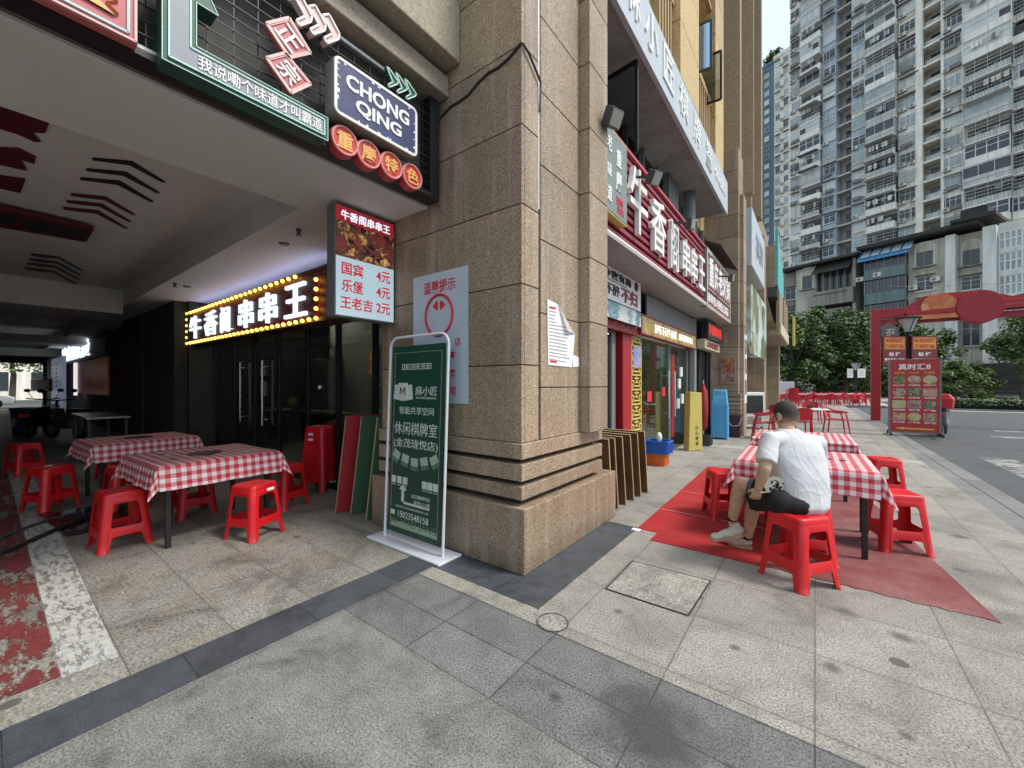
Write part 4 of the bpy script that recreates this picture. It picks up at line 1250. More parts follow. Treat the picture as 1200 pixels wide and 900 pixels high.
for i, (u, v) in enumerate(((108,185.5),(101,198),(94,208.5))): chev_c(u, v, M['black_metal'], ['outermost','middle','innermost'][i]+' black chevron on the arcade ceiling near the recess edge')
for i, (u, v) in enumerate(((83,227),(78,235),(74,243))): chev_c(u, v, M['dull_red'], ['outermost','middle','innermost'][i]+' dark red chevron on the arcade ceiling', .88)
for i, (u, v) in enumerate(((36,297),(34,302.5),(32,307.5),(29,313))): chev_c(u, v, M['dark_grey'] if i < 3 else M['dull_red'], ['first','second','third','fourth'][i]+' faint chevron counted inward on the deep part of the arcade ceiling', .72)
t = thing('ceiling_board', 'dark red framed board with small pale writing fixed to the arcade ceiling', 'board', G(60,262,CZ_-.1))
mb = MB(); ceil_poly(mb, [(-60,231),(110,269),(101,283.5),(-60,256)], CZ_-.08, .05); mb.build('frame', M['dull_red'], t)
mb = MB(); ceil_poly(mb, [(-60,238),(20,253),(18,263),(-60,248)], CZ_-.083, .003); ceil_poly(mb, [(29,256),(105,271),(98,281),(27,267)], CZ_-.083, .003); mb.build('panel', M['black_metal'], t)
for pix, lab in (([(-30,118),(40,137),(58,143),(53,156),(38,155),(48,166),(40,166),(20,157),(-30,142)], 'dark red cut-out ornament on the arcade ceiling, outermost of three'),
            ([(-30,172),(22,174),(42,184),(40,192),(25,187),(32,200),(26,199),(-30,186)], 'dark red cut-out ornament on the arcade ceiling, middle of three'),
            ([(-30,202),(30,210),(24,226),(-30,214)], 'dark red cut-out ornament on the arcade ceiling, innermost of three')):
    mb = MB(); ceil_poly(mb, pix, CZ_-.014, .012); tag(mb.build('ceiling_ornament', M['dull_red']), lab, 'ornament', group='red cut-out ornaments on the arcade ceiling')

# ------------------------------------------------------------------ deep end of the passage
DY = 2.30
a, b = onY(72,417,DY), onY(107,395,DY)
t = thing('blue_white_lit_sign', 'small blue-white lit sign deep inside the arcade', 'sign', (a.x,DY,2.6))
mb = MB(); mb.box(a.x-.5,b.x+2.4,DY+.02,DY+.3,1.45+(b.z-1.45)*.55,b.z+.06); mb.build('box', M['black_metal'], t)
L = Letters(); L.put('重庆麻辣烫', ((a.x+b.x)/2,DY+.02,1.45+(b.z-1.45)*.82), YR, YU, w=(b.x-a.x)*.9, h=(b.z-1.45)*.40, depth=.05, bold=.03); L.build(t, M['lit_white'])
MB().box(a.x,b.x+2,DY+.05,DY+.12,b.z+.065,b.z+.075).build('light_strip', M['led_blue'], t)  # hidden strip added to light the ceiling above this sign
p0, p1 = onY(60,421,1.9), onY(73,471,1.9)
t = thing('menu_column', 'tall pale menu panel standing deep inside the arcade', 'sign', (p0.x,1.9,0))
mb = MB(); mb.box(p0.x,p1.x,1.9,2.0,p1.z-.4,p0.z); mb.build('panel', glow('dim_panel', (.20,.25,.36), .22, (.1,.1,.12)), t)
mb = MB()
for k in range(6):
    for j in (0,1): mb.box(p0.x+.3+j*.9*(p1.x-p0.x)/2.4,p0.x+.7+j*.9*(p1.x-p0.x)/2.4,1.895,1.899,p0.z-.3-k*.18,p0.z-.24-k*.18)
mb.build('print', M['ink_black'], t)
p0, p1 = onY(89,425,2.24), onY(126,463,2.24)
t = thing('orange_panel', 'dim orange panel with a lit edge deep inside the arcade', 'sign', (p0.x,2.24,0))
mb = MB(); mb.box(p0.x,p1.x,2.245,2.29,p1.z,p0.z); mb.build('panel', glow('dim_orange', (.07,.015,.004), .14, (.02,.008,.004)), t)
q0 = onY(86,425,2.2); q1 = onY(89,463,2.2)
mb = MB(); mb.box(q0.x,q1.x,2.2,2.24,q1.z,q0.z); mb.build('lit_edge', glow('lit_edge', (.7,.6,.6), .7, (.2,.2,.2)), t)
p0, p1 = onY(36,445,1.6), onY(57,458,1.6)
t = thing('dark_red_sign', 'dark red sign with pale lines deep inside the arcade', 'sign', (p0.x,1.6,2))
mb = MB(); mb.box(p0.x,p1.x,1.6,1.7,p1.z,p0.z); mb.build('board', M['dull_red'], t)
mb = MB(); mb.box(p0.x+.5,p1.x-.3,1.595,1.599,1.72,1.76); mb.box(p0.x+.9,p1.x-.9,1.595,1.599,1.85,1.88); mb.build('print', M['taupe'], t)
# =================================================================== stools
def stool_parts(H=.5, wb=.187, wt=.142, r=.046, mat=None, root=None, hole=(.20,.405), arch=.125, lw=.026):
    zt = H-.045
    def w(z): return wb + (wt-wb)*z/H
    def rot(p, k):
        x, y, z = p; c, s_ = ((1,0),(0,1),(-1,0),(0,-1))[k]
        return (x*c - y*s_, x*s_ + y*c, z)
    def solid(mb, name, th=.0045):
        o = mb.build(name, mat, root, local=True)
        sm = o.modifiers.new('s','SOLIDIFY'); sm.thickness = th; sm.offset = -1
        bv = o.modifiers.new('b','BEVEL'); bv.width = .0016; bv.segments = 2; bv.limit_method = 'ANGLE'; bv.angle_limit = radians(40)
        bake(o); o.data.shade_smooth(); o.data.set_sharp_from_angle(angle=radians(50))
        return o
    # side panels: a window above a cross bar, an arch between the feet
    def corner(cx, cz, rr, a0, a1, n=4): return [(cx+rr*cos(a0+(a1-a0)*i/n), cz+rr*sin(a0+(a1-a0)*i/n)) for i in range(n+1)]
    f = lambda z: w(z)-r
    outer = [(-f(0),0), (-f(0)+lw*.6,0)]
    ax = f(arch)-lw-.0
    outer += corner(-ax+.025, arch-.025, .025, pi, pi/2)
    outer += corner(ax-.025, arch-.025, .025, pi/2, 0)
    outer += [(f(0)-lw*.6,0), (f(0),0), (f(zt),zt), (-f(zt),zt)]
    h0, h1 = hole
    b0, b1 = f(h0)-lw*.75, f(h1)-lw*.75
    hl = corner(-b1+.03,h1-.03,.03,pi,pi/2) + corner(b1-.03,h1-.03,.03,pi/2,0) + corner(b0-.02,h0+.02,.02,0,-pi/2) + corner(-b0+.02,h0+.02,.02,-pi/2,-pi)
    tris = tessellate_polygon([[Vector((a,b,0)) for a,b in outer], [Vector((a,b,0)) for a,b in hl]])
    pts = outer + hl
    for k in range(4):
        mb = MB(); vs = [rot((a,-w(b),b),k) for a,b in pts]
        fs = []
        for t in tris:
            p = [Vector(vs[i]) for i in t]
            nrm = (p[1]-p[0]).cross(p[2]-p[0]); out = Vector(rot((0,-1,0),k))
            fs.append(tuple(t) if nrm.dot(out) > 0 else tuple(t)[::-1])
        mb.add(vs, fs); solid(mb, 'side_panel')
    # rounded corner legs with a small foot flange
    zs = [0,.006,.016,.05,.15,.3,zt]
    for k in range(4):
        mb = MB(); vs = []; n = 6
        for z in zs:
            e = .010 if z < .007 else (.003 if z < .02 else 0)
            c = w(z)-r
            for i in range(n+1):
                a = -pi/2 + (pi/2)*i/n
                vs.append(rot((c+(r+e)*cos(a), -c+(r+e)*sin(a), z), k))
        fs = []
        for j in range(len(zs)-1):
            for i in range(n): fs.append((j*(n+1)+i, j*(n+1)+i+1, (j+1)*(n+1)+i+1, (j+1)*(n+1)+i))
        mb.add(vs, fs); solid(mb, 'leg', .006)
    # seat with rounded shoulders and a faint sunken middle
    mb = MB(); vs = []; n = 6
    prof = [(w(zt),r,zt-.002),(w(zt)-.002,r,H-.02),(w(zt)-.006,r,H-.008),(w(zt)-.014,r*.9,H-.0015),(w(zt)-.026,r*.75,H),(w(zt)-.055,r*.5,H-.001),(w(zt)-.06,r*.5,H-.003)]
    for ww, rr, z in prof:
        c = ww-rr
        for k in range(4):
            for i in range(n+1):
                a = -pi/2 + (pi/2)*i/n
                vs.append(rot((c+rr*cos(a), -c+rr*sin(a), z), k))
    m_ = 4*(n+1); fs = []
    for j in range(len(prof)-1):
        fs += [(j*m_+i, j*m_+(i+1)%m_, (j+1)*m_+(i+1)%m_, (j+1)*m_+i) for i in range(m_)]
    fs.append(tuple(range((len(prof)-1)*m_, len(prof)*m_)))
    mb.add(vs, fs); o = mb.build('seat', mat, root, local=True)
    sm = o.modifiers.new('s','SOLIDIFY'); sm.thickness = .0035; sm.offset = -1
    bake(o); o.data.shade_smooth(); o.data.set_sharp_from_angle(angle=radians(60))
    return root

GL, GRT = 'red stools around the arcade tables', 'red stools around the outdoor tables'
stool0 = thing('plastic_stool', 'red plastic stool nearest the camera, with the seated man on it', 'stool', (-.10,3.65,0), radians(52), GRT)
stool_parts(mat=M['red_plastic'], root=stool0)
def stool(x, y, deg, label, group): return dup(stool0, (x,y,0), radians(deg), label, group)
stool(.57, 4.89, 20, 'red plastic stool under the hanging cloth corner right of the black table leg', GRT)
stool(-.06, 4.20, 10, 'red plastic stool half hidden behind the seated man\'s back at the table edge', GRT)
stool(-.80, 4.92, 28, 'red plastic stool under the left cloth corner beside the man\'s knee', GRT)
stool(-.25, 5.05, 5, 'red plastic stool hidden deep under the table behind the man\'s legs', GRT)
p = G(1036,536,.5); stool(p.x, p.y, 12, 'red plastic stool behind the right end of the nearer outdoor table', GRT)
stool(-5.01, .76, 6, 'red plastic stool standing in front of the near arcade table leg, closest left one', GL)
stool(-4.31, 1.59, 21, 'red plastic stool with a white label, standing alone before the arcade table', GL)
stool(-7.08, .49, 27, 'red plastic stool with scraps on its seat, beside the far arcade table', GL)
stool(-5.03, 2.20, 12, 'red plastic stool tucked under the right corner of the near arcade table', GL)
stool(-5.56, 1.43, 3, 'dim red stool under the near arcade table behind its front leg', GL)
stool(-10.1, .42, 24, 'dark red stool at the left edge, farthest out of the arcade seats', GL)
stool(-6.45, 1.02, 8, 'dim red stool between the two arcade tables', GL)
stool(-8.6, 1.25, 18, 'dim red stool behind the left cloth corner of the far arcade table', GL)
stool(-7.35, 1.35, 30, 'dim red stool under the far arcade table', GL)
# label stickers
for lab, c, nrm in (('small white label on the side of the lone stool', (-4.13,1.66,.455), 0), ):
    tag(MB().obox(c, (-.012,.035,0), (.002,.001,0), (-.003,0,.012)).build('label_sticker', M['paper']), lab, 'label')
tag(MB().box(-7.12,-7.06,.44,.50,.5005,.503).build('paper_scrap', M['paper']), 'scrap of white paper on the stool by the far arcade table', 'scrap')

# nested stacks
p = G(370,578); cx, cy = p.x-.20, p.y+.17
for k in range(11):
    lab = 'red stool nested below the top one in the red stack by the dark glass' if k < 10 else 'topmost red stool of the stack before the dark shop glass, with two white labels'
    dup(stool0, (cx,cy,k*.037), radians(24), lab, 'stacked red stools')
ax = Vector((sin(radians(24)),-cos(radians(24)),0)); rx = Vector((cos(radians(24)),sin(radians(24)),0))
for k, z in enumerate((.70,.77)):
    c = Vector((cx,cy,z)) + ax*.158 - rx*.03
    tag(MB().obox(c, rx*.035, ax*.004, Vector((0,0,.016))).build('label_sticker', M['paper']), ['lower','upper'][k]+' white label on the red stool stack', 'label', group='labels on the red stool stack')
M['dark_blue_rim'] = plain('light_blue_rim', (.07,.33,.60), .4)
bl0 = thing('plastic_stool', 'light blue stool nested below the top one in the tall blue stack', 'stool', (-2.02,11.85,0), radians(8), 'stacked blue stools')
stool_parts(mat=M['blue_plastic'], root=bl0, H=.46, wb=.205, wt=.165, r=.03, arch=.05, hole=(.30,.40))
mb = MB()
for k in range(4):
    c_, s_ = ((1,0),(0,1),(-1,0),(0,-1))[k]; c0_ = Vector((c_*0+s_*.206, -c_*.206, .055)); mb.obox(c0_, (abs(c_)*.19+abs(s_)*.008, abs(s_)*.19+abs(c_)*.008 if False else 0, 0) if c_ else (.008,0,0), (0,.008,0) if c_ else (0,.19,0), (0,0,.010))
mb.build('rim', M['dark_blue_rim'], bl0, local=True)
for k in range(1, 15):
    dup(bl0, (-2.02,11.85,k*.06), radians(8), 'topmost light blue stool of the tall blue stack' if k == 14 else None, 'stacked blue stools')

# =================================================================== tables with check cloths
def table(x, y, deg, hx, hy, z, label, legs):
    t = thing('dining_table', label, 'table', (x,y,0), radians(deg), 'square dining tables')
    MB().box(-hx+.01,hx-.01,-hy+.01,hy-.01,z-.03,z-.006).build('tabletop', M['dark_wood'], t, local=True)
    for lx, ly in legs: MB().box(lx-.02,lx+.02,ly-.02,ly+.02,0,z-.03).build('leg', M['black_metal'], t, bevel=.004, local=True)
    mb = MB()
    mb.box(-hx+.06,hx-.06,-hy+.05,-hy+.075,z-.09,z-.031); mb.box(-hx+.06,hx-.06,hy-.075,hy-.05,z-.09,z-.031)
    mb.build('apron', M['black_metal'], t, local=True)
    MB().cyl((0,0,z-.0305),(0,0,z-.26),.12,.10,20).build('burner_pan', M['grey_steel'], t, local=True)
    return t
def cloth(x, y, deg, hx, hy, z, drop, label, seed):
    n = 60; mb = MB(); uv = []
    A = hx+drop; Bq = hy+drop
    rnd = random.Random(seed); ph = [rnd.uniform(0,6) for _ in range(8)]
    for j in range(n+1):
        for i in range(n+1):
            a = -A + 2*A*i/n; b = -Bq + 2*Bq*j/n
            da, db = max(abs(a)-hx,0), max(abs(b)-hy,0)
            sa, sb = (1 if a > 0 else -1), (1 if b > 0 else -1)
            px, py, pz = max(-hx,min(hx,a)), max(-hy,min(hy,b)), z
            wv = lambda t, k: .5+.5*sin(t*16+ph[k])*sin(t*7+ph[k+1])
            if da and db:
                m_ = min(da,db); rr = math.hypot(da,db)
                fl = .012 + .5*m_ + .06*max(da,db)
                g_ = math.atan2(db,da)
                px += sa*fl*cos(g_); py += sb*fl*sin(g_); pz -= .93*rr if rr < .3 else .28+.5*(rr-.3)
                pz += .012
            elif da: px += sa*(.010+da*(.06+.16*wv(b, 0 if a > 0 else 2))); pz -= da*.985
            elif db: py += sb*(.010+db*(.06+.16*wv(a, 4 if b > 0 else 6))); pz -= db*.985
            else: pz += .004*max(0,noise.noise((a*7+seed, b*7, 0)))+.003*(1-abs(noise.noise((a*4+seed, b*4, 3))))**6
            mb.v.append((px,py,pz)); uv.append((a+seed*.031, b+.01))
    mb.uv = uv
    for j in range(n):
        for i in range(n):
            k = j*(n+1)+i; mb.f.append((k,k+1,k+n+2,k+n+1)); mb.m.append(0)
    t = thing('tablecloth', label, 'tablecloth', (x,y,0), radians(deg), 'red check tablecloths')
    o = mb.build('cloth', M['cloth'], t, local=True)
    o.data.shade_smooth()
    mb = MB(); mb.lathe([(.15,z+.004),(.15,z+.007),(.135,z+.008),(.13,z+.005)], (0,0,0), 32); mb.build('burner_hole', M['black_metal'], t, local=True, smooth=True)
    mb = MB()
    for k in range(3):
        q, s_ = rnd.uniform(-hx*.6,hx*.6), rnd.uniform(-hy*.6,hy*.6)
        if math.hypot(q,s_) > .2: mb.cyl((q,s_,z+.003),(q,s_,z+.006),.028,n=14)
    if mb.v: mb.build('vent_hole', M['dark_grey'], t, local=True)
    return t
std = lambda hx, hy: [(-hx+.09,-hy+.09),(hx-.09,-hy+.09),(hx-.09,hy-.09),(-hx+.09,hy-.09)]
TB = [(-5.0,1.385,3,.50,.50,.735,'near arcade table under a dark red check cloth','dark red check cloth on the near arcade table', 1),
      (-7.16,1.26,3,.47,.50,.735,'far arcade table under a dark red check cloth','dark red check cloth on the far arcade table', 2),
      (-.10,4.83,1,.51,.52,.735,'outdoor table with one black front leg, beside the seated man','bright red check cloth on the table beside the seated man', 3),
      (-.15,6.85,1,.53,.55,.735,'second outdoor table, behind the table of the seated man','bright red check cloth on the second outdoor table', 4)]
for x, y, dg, hx, hy, z, la, lb, sd_ in TB:
    lg = std(hx, hy)
    if sd_ == 3: lg[2] = (.475, .34); lg[1] = (.42,-.44)
    table(x, y, dg, hx, hy, z, la, lg)
    cloth(x, y, dg, hx, hy, z+.004, .21, lb, sd_)

# =================================================================== mats on the plaza
def dustymat():
    m, nt, p = new_mat('dusty_red_mat'); n = N(nt); v = n.obj()
    a = n.noise(v, 2.1, 8, .70); b = n.noise(v, 110, 3, .7)
    k = n.math('ADD', n.math('MULTIPLY', a, .75), n.math('MULTIPLY', b, .25))
    c = n.ramp(k, [(.36, (.28,.014,.017)), (.50, (.38,.014,.017)), (.60, (.40,.024,.025)), (.72, (.40,.09,.08))])
    n.link(c, p.inputs['Base Color']); p.inputs['Roughness'].default_value = .85
    n.link(n.bump(b, .3, .003), p.inputs['Normal'])
    return m
M['mat_red'] = dustymat()
M['mat_maroon'] = worn('worn_maroon_paint', (.27,.075,.078), .60, 1.6)
def mat_poly(name, pts, mat, label, z=.005):
    mb = MB(); n_ = len(pts)
    mb.prism(pts, (0,0,0), (1,0,0), (0,1,0), z) if z > .004 else mb.add([(x,y,z) for x,y in pts], [tuple(range(n_))])
    return tag(mb.build(name, mat), label, 'mat')
mat_poly('red_mat', [(-1.42,3.97),(-1.22,3.97),(-1.22,3.74),(-.32,3.735),(-.32,5.1),(-.32,7.7),(-1.50,7.7)], M['mat_red'], 'bright red mat spread under the left half of the outdoor tables', .006)
mb = MB()
mb.bar((-1.42,4.75,.0066),(-.32,4.72,.0066),.014,.001); mb.bar((-1.45,5.7,.0066),(-.32,5.68,.0066),.010,.001)
tag(mb.build('mat_seam', plain('pale_seam', (.62,.30,.26), .7)), 'pale seam lines across the bright red mat', 'seam')
tag(MB().box(-1.46,-1.38,3.90,3.965,0,.003).build('tape_scrap', M['paper']), 'scrap of pale tape at the near corner of the red mat', 'scrap')
def fadedmat():
    m, nt, p = new_mat('faded_maroon'); n = N(nt); v = n.obj()
    a = n.noise(v, 1.5, 8, .70); b = n.noise(v, 90, 3, .7)
    k = n.math('ADD', n.math('MULTIPLY', a, .75), n.math('MULTIPLY', b, .25))
    c = n.ramp(k, [(.36, (.15,.026,.030)), (.48, (.195,.050,.052)), (.58, (.235,.095,.090)), (.70, (.27,.185,.165))])
    n.link(c, p.inputs['Base Color']); p.inputs['Roughness'].default_value = .88
    n.link(n.bump(b, .3, .003), p.inputs['Normal'])
    return m
M['maroon'] = fadedmat()
rj = random.Random(6)
mat_poly('maroon_mat', [(-.318,3.735)]+[(-.318+1.2*k/24, 3.735-.02*k/24+rj.uniform(-.012,.03)) for k in range(1,24)]+[(.90,3.72),(.62,6.0),(.45,7.7),(-.318,7.7)], M['maroon'], 'faded maroon mat under the right half of the outdoor tables', .0055)

# =================================================================== green roll-up style banner
t = thing('banner_stand', 'green advertising banner in a white tube frame on a white base plate', 'banner', (-2.85,2.30,0))
x0, x1 = -3.36, -2.37
M['banner_white'] = plain('white_base', (.66,.68,.74), .3, var=.05)
mb = MB(); mb.box(x0,x1,2.18,2.44,.0,.022); mb.build('base', M['banner_white'], t, bevel=.008)
ty = .072
def bp(s, z, off=0): # point on the leaning banner plane
    return Vector((s, 2.30+ty*z/1.85-off, z))
fx0, fx1 = -3.245, -2.455
ztop = 1.885
pts = [bp(fx0,.02)] + [bp(fx0, ztop-.10)] + [bp(fx0+.10-.10*cos(a), ztop-.10+.10*sin(a)) for a in (pi/8,pi/4,3*pi/8)] + [bp(fx0+.10,ztop), bp(fx1-.10,ztop)]
pts += [bp(fx1-.10+.10*sin(a), ztop-.10+.10*cos(a)) for a in (pi/8,pi/4,3*pi/8)] + [bp(fx1,ztop-.10), bp(fx1,.02)]
mb = MB(); mb.tube(pts, .0125, 10); mb.build('frame', M['white_metal'], t, smooth=True)
px0, px1, pz0, pz1 = fx0+.045, fx1-.035, .09, 1.80
M['banner_green'] = plain('banner_green', (.012,.062,.040), .45, var=.06)
UPv = Vector((0,ty/1.85,1)).normalized(); RTv = Vector((1,0,0)); NRv = RTv.cross(UPv)
mb = MB(); mb.obox((bp(px0,pz0)+bp(px1,pz1))/2, RTv*((px1-px0)/2), -NRv*.004, UPv*((pz1-pz0)/2)); mb.build('panel', M['banner_green'], t)
L = Letters(); cx = (px0+px1)/2; w = px1-px0
def bpt(fs, fz): return bp(px0+w*fs, pz0+(pz1-pz0)*fz, .005)
def put(body, fs, fz, fw, fh, LL=None, bold=.012, d=.0015): (LL or L).put(body, bpt(fs,fz), RTv, UPv, w=w*fw, h=(pz1-pz0)*fh, depth=d, bold=min(bold,.003))
put('麻小匠', .68, .760, .40, .048, bold=.02)
put('MAXIAOJIANG', .68, .722, .37, .014, bold=.02)
put('智能共享空间', .50, .655, .66, .040, bold=.016)
put('休闲棋牌室', .49, .560, .82, .068, bold=.012)
put('(金茂珑悦店)', .50, .478, .84, .056, bold=.006)
put('24H', .29, .887, .13, .020); 
put('由江湖咖啡旁边', .64, .212, .34, .020); put('商场上2楼', .66, .183, .30, .019)
put('重庆市江北区金茂珑悦商场二楼', .47, .142, .62, .011, bold=0)
put('15023548158', .50, .103, .58, .034, bold=.006)
def brect(fs0, fs1, fz0, fz1, mb, off=.006, d=.001, m=0):
    c = (bpt(fs0,fz0)+bpt(fs1,fz1))/2
    mb.obox(c, RTv*(w*(fs1-fs0)/2), -NRv*d, UPv*((pz1-pz0)*(fz1-fz0)/2), m)
def bframe(a, b, c, d_, mb, th=.008):
    k = th*.45
    brect(a,b,c,c+k,mb); brect(a,b,d_-k,d_,mb); brect(a,a+th,c+k,d_-k,mb); brect(b-th,b,c+k,d_-k,mb)
bframe(.20,.76,.872,.902,L.mb)
put('棋牌·茶室', .56, .887, .36, .019)
for i in range(6):
    fs = (.10,.215,.33,.70,.80,.90)[i]; brect(fs-.043,fs+.043,.262,.300,L.mb); put(['麻将','茶水','沙发','空调','电视','零食'][i], fs, .253, .08, .008, bold=0)
L.mb.prism([(-.055,0),(.055,0),(0,.05)], bpt(.29,.232), RTv, UPv, .0015)
brect(.265,.315,.170,.232,L.mb); brect(.315,.80,.160,.172,L.mb)
brect(.06,.14,.092,.116,L.mb)
L.build(t, plain('banner_print', (.60,.66,.60), .5), 'lettering')
# thin gold border and pale foot band with big faint capitals
mb = MB(); bframe(.05,.95,.03,.965,mb,.006); mb.build('border', plain('banner_border', (.30,.36,.22), .5), t)
M['band_mint'] = plain('banner_band', (.10,.19,.14), .5)
mb = MB(); brect(.06,.94,.034,.062,mb,d=.0006); mb.build('foot_band', plain('banner_foot', (.34,.42,.30), .5), t)
L = Letters(); put('MA XIAO JIANG', .5, .058, .86, .046, L, .03); L.build(t, M['band_mint'], 'faint_lettering')
# tile emblem with M and the row of game tiles
mb = MB()
for dx, rt, k in ((-.10,.16,1),(.10,-.16,1),(0,0,0)):
    c = bpt(.235,.755) + RTv*(dx*w*.9) - UPv*(.012 if k else 0) + NRv*(.0 if k else .003)
    R = Matrix.Rotation(-rt, 3, NRv)
    mb.obox(c, R @ (RTv*w*.095), -NRv*.003, R @ (UPv*(.068 if k else .078)))
mb.build('emblem', plain('emblem_cream', (.62,.66,.58), .5), t, bevel=.004)
mb = MB(); eo = bpt(.235,.757)+NRv*.007
for (a0,b0_),(a1,b1_) in (((-.036,-.036),(-.032,.036)),((-.032,.036),(0,-.016)),((0,-.016),(.032,.036)),((.032,.036),(.036,-.036))): mb.bar(eo+RTv*a0+UPv*b0_, eo+RTv*a1+UPv*b1_, .011, .001, up=NRv)
mb.build('emblem_letter', M['ink_black'], t)
for i in range(5):
    a = (i-2)*.23
    c = bpt(.5+.17*(i-2)*1.05, .405-.012*abs(i-2)**1.2*-1 ) - UPv*.03
    R = Matrix.Rotation(a*1.0, 3, NRv)
    mb = MB(); mb.obox(c, R @ (RTv*w*.068), -NRv*.002, R @ (UPv*.036)); tl = mb.build('printed_tile', plain('tile_print', (.40,.47,.40), .5), t, bevel=.003)
    mb = MB(); mb.obox(c-R @ (UPv*.055), R @ (RTv*w*.068), -NRv*.0012, R @ (UPv*.018)); mb.build('tile_shade', M['band_mint'], t)

# =================================================================== boards leaning beside the pillar, baskets
M['wood_brown'] = plain('brown_plywood', (.135,.062,.022), .55, var=.35, scale=3)
M['wood_edge'] = plain('plywood_edge', (.45,.33,.19), .6, var=.15)
wb = [(4.30,.10),(4.45,.11),(4.66,.12),(4.90,.13),(5.12,.13),(5.36,.14)]
for i, (y, ln) in enumerate(wb):
    t = thing('plywood_board', ['first','second','third','fourth','fifth','sixth'][i]+' brown plywood board from the pillar, leaning in the row of boards', 'board', (-2.1,y,0), group='brown boards leaning beside the pillar')
    x1 = -1.83+.01*i; x0 = x1-.72; h = .83
    n_ = Vector((0,1,ln/h)).normalized(); u_ = Vector((0,-ln,h)).normalized()
    c = Vector(((x0+x1)/2,y,0)) + u_*(h/2) + Vector((0,0,.008))
    MB().obox(c, (.36,0,0), n_*.010, u_*(h/2)).build('board', M['wood_brown'], t)
    mb = MB(); mb.obox(c+Vector((.3625,0,0)), (.0025,0,0), n_*.0102, u_*(h/2)); mb.obox(c+u_*(h/2+.0025), (.36,0,0), n_*.0102, u_*.0025); mb.build('edge', M['wood_edge'], t)
# folding boards by the arcade pillar: red, green, green
M['board_red'] = plain('red_board', (.30,.010,.016), .5, var=.12)
M['board_green'] = plain('green_board', (.040,.095,.048), .55, var=.15)
for i, (ub, vb, ue, ut, vt, mt, lab) in enumerate(((393,601,412,401,488,'board_red','red folding table top leaning by the arcade side of the pillar'),
        (411,603,432,423,489,'board_green','dark green folding table top between the red one and the pillar'),
        (429,610,437,436,490,'board_green','narrow green folding table top tight against the pillar edge'))):
    b0 = G(ub, vb); 
    t = thing('folded_tabletop', lab, 'tabletop', b0, group='folded tops beside the pillar')
    e0 = Vector((b0.x+.12, b0.y+.42+.05*i, 0)); hh = EYE - (vt-449.5)/470*((b0-EYEP).dot(FW))
    topp = Vector((b0.x+.10, b0.y+.07, hh))
    d = (e0-b0); d.normalize(); u_ = (topp-b0); ln = u_.length; u_.normalize(); n_ = d.cross(u_).normalized()
    wd = .42
    MB().obox(b0+d*(wd/2)+u_*(ln/2)+Vector((0,0,.012)), d*(wd/2), n_*.012, u_*(ln/2)).build('panel', M[mt], t, bevel=.003)
    MB().obox(b0-d*.002+u_*(ln/2)+Vector((0,0,.012)), d*.002, n_*.0125, u_*(ln/2)).build('edge_trim', M['wood_edge'], t)
# stack of woven baskets behind the banner frame
M['wicker'] = plain('wicker', (.20,.11,.05), .7, var=.4, scale=14)
p = onY(443,490,2.72)
for k in range(9):
    t = thing('wicker_basket', 'shallow brown wicker basket in the stack beside the pillar edge', 'basket', (-4.18,3.06,.86+k*.052), group='stacked wicker baskets')
    mb = MB()
    for j in range(3): mb.tube([((.15+.012*j)*cos(a)-4.18, (.15+.012*j)*sin(a)+3.16, .86+k*.052+.017*j) for a in [2*pi*i/22 for i in range(22)]], .009, 5, closed=True)
    mb.build('rim', M['wicker'], t); MB().cyl((-4.18,3.16,.855+k*.052),(-4.18,3.16,.862+k*.052),.15,n=20).build('bottom', M['wicker'], t)
t = thing('low_shelf', 'dark shelf holding the stacked wicker baskets', 'shelf', (-4.2,3.16,0)); MB().box(-4.40,-3.95,2.99,3.34,.80,.85).build('top', M['dark_wood'], t)
mb = MB(); mb.box(-4.40,-4.36,2.99,3.34,0,.80); mb.box(-3.99,-3.95,2.99,3.34,0,.80); mb.build('side_panel', M['dark_wood'], t)

def crate(cx, cy, z, sx, sy, h, mat, label, rot=0):
    t = thing('plastic_crate', label, 'crate', (cx,cy,z), rot)
    mb = MB()
    for x0,x1,y0,y1 in ((-sx,-sx+.012,-sy,sy),(sx-.012,sx,-sy,sy),(-sx+.012,sx-.012,-sy,-sy+.012),(-sx+.012,sx-.012,sy-.012,sy)): mb.box(x0,x1,y0,y1,0,h)
    mb.box(-sx+.012,sx-.012,-sy+.012,sy-.012,.001,.012); mb.build('box', mat, t, local=True)
    mb = MB(); n_ = 7
    for i in range(n_):
        f = -1+2*(i+.5)/n_
        for s_ in (-1,1):
            mb.box(f*sx-.008,f*sx+.008,s_*(sy+.006)-.006,s_*(sy+.006)+.006,.01,h-.03); mb.box(s_*(sx+.006)-.006,s_*(sx+.006)+.006,f*sy-.008,f*sy+.008,.01,h-.03)
    for s_ in (-1,1):
        mb.box(-sx-.014,sx+.014,s_*(sy+.008)-.008,s_*(sy+.008)+.008,h-.028,h); mb.box(s_*(sx+.008)-.008,s_*(sx+.008)+.008,-sy,sy,h-.028,h)
    mb.build('rib', mat, t, local=True)
    return t
crate(-2.28,7.35,0,.17,.13,.21,M['crate_orange'],'orange plastic basket on the paving beneath the blue crate')
crate(-2.25,7.35,.212,.20,.17,.23,M['crate_blue'],'blue plastic crate standing on the orange basket')
crate(-2.15,10.35,0,.20,.16,.24,M['dark_grey'],'dark crate on the ground between the yellow board and the blue stools')
tag(MB().ball((-2.22,7.3,.50), .05,.05,.09).build('white_bag', M['paper']), 'small white bag poking out of the blue crate', 'bag')

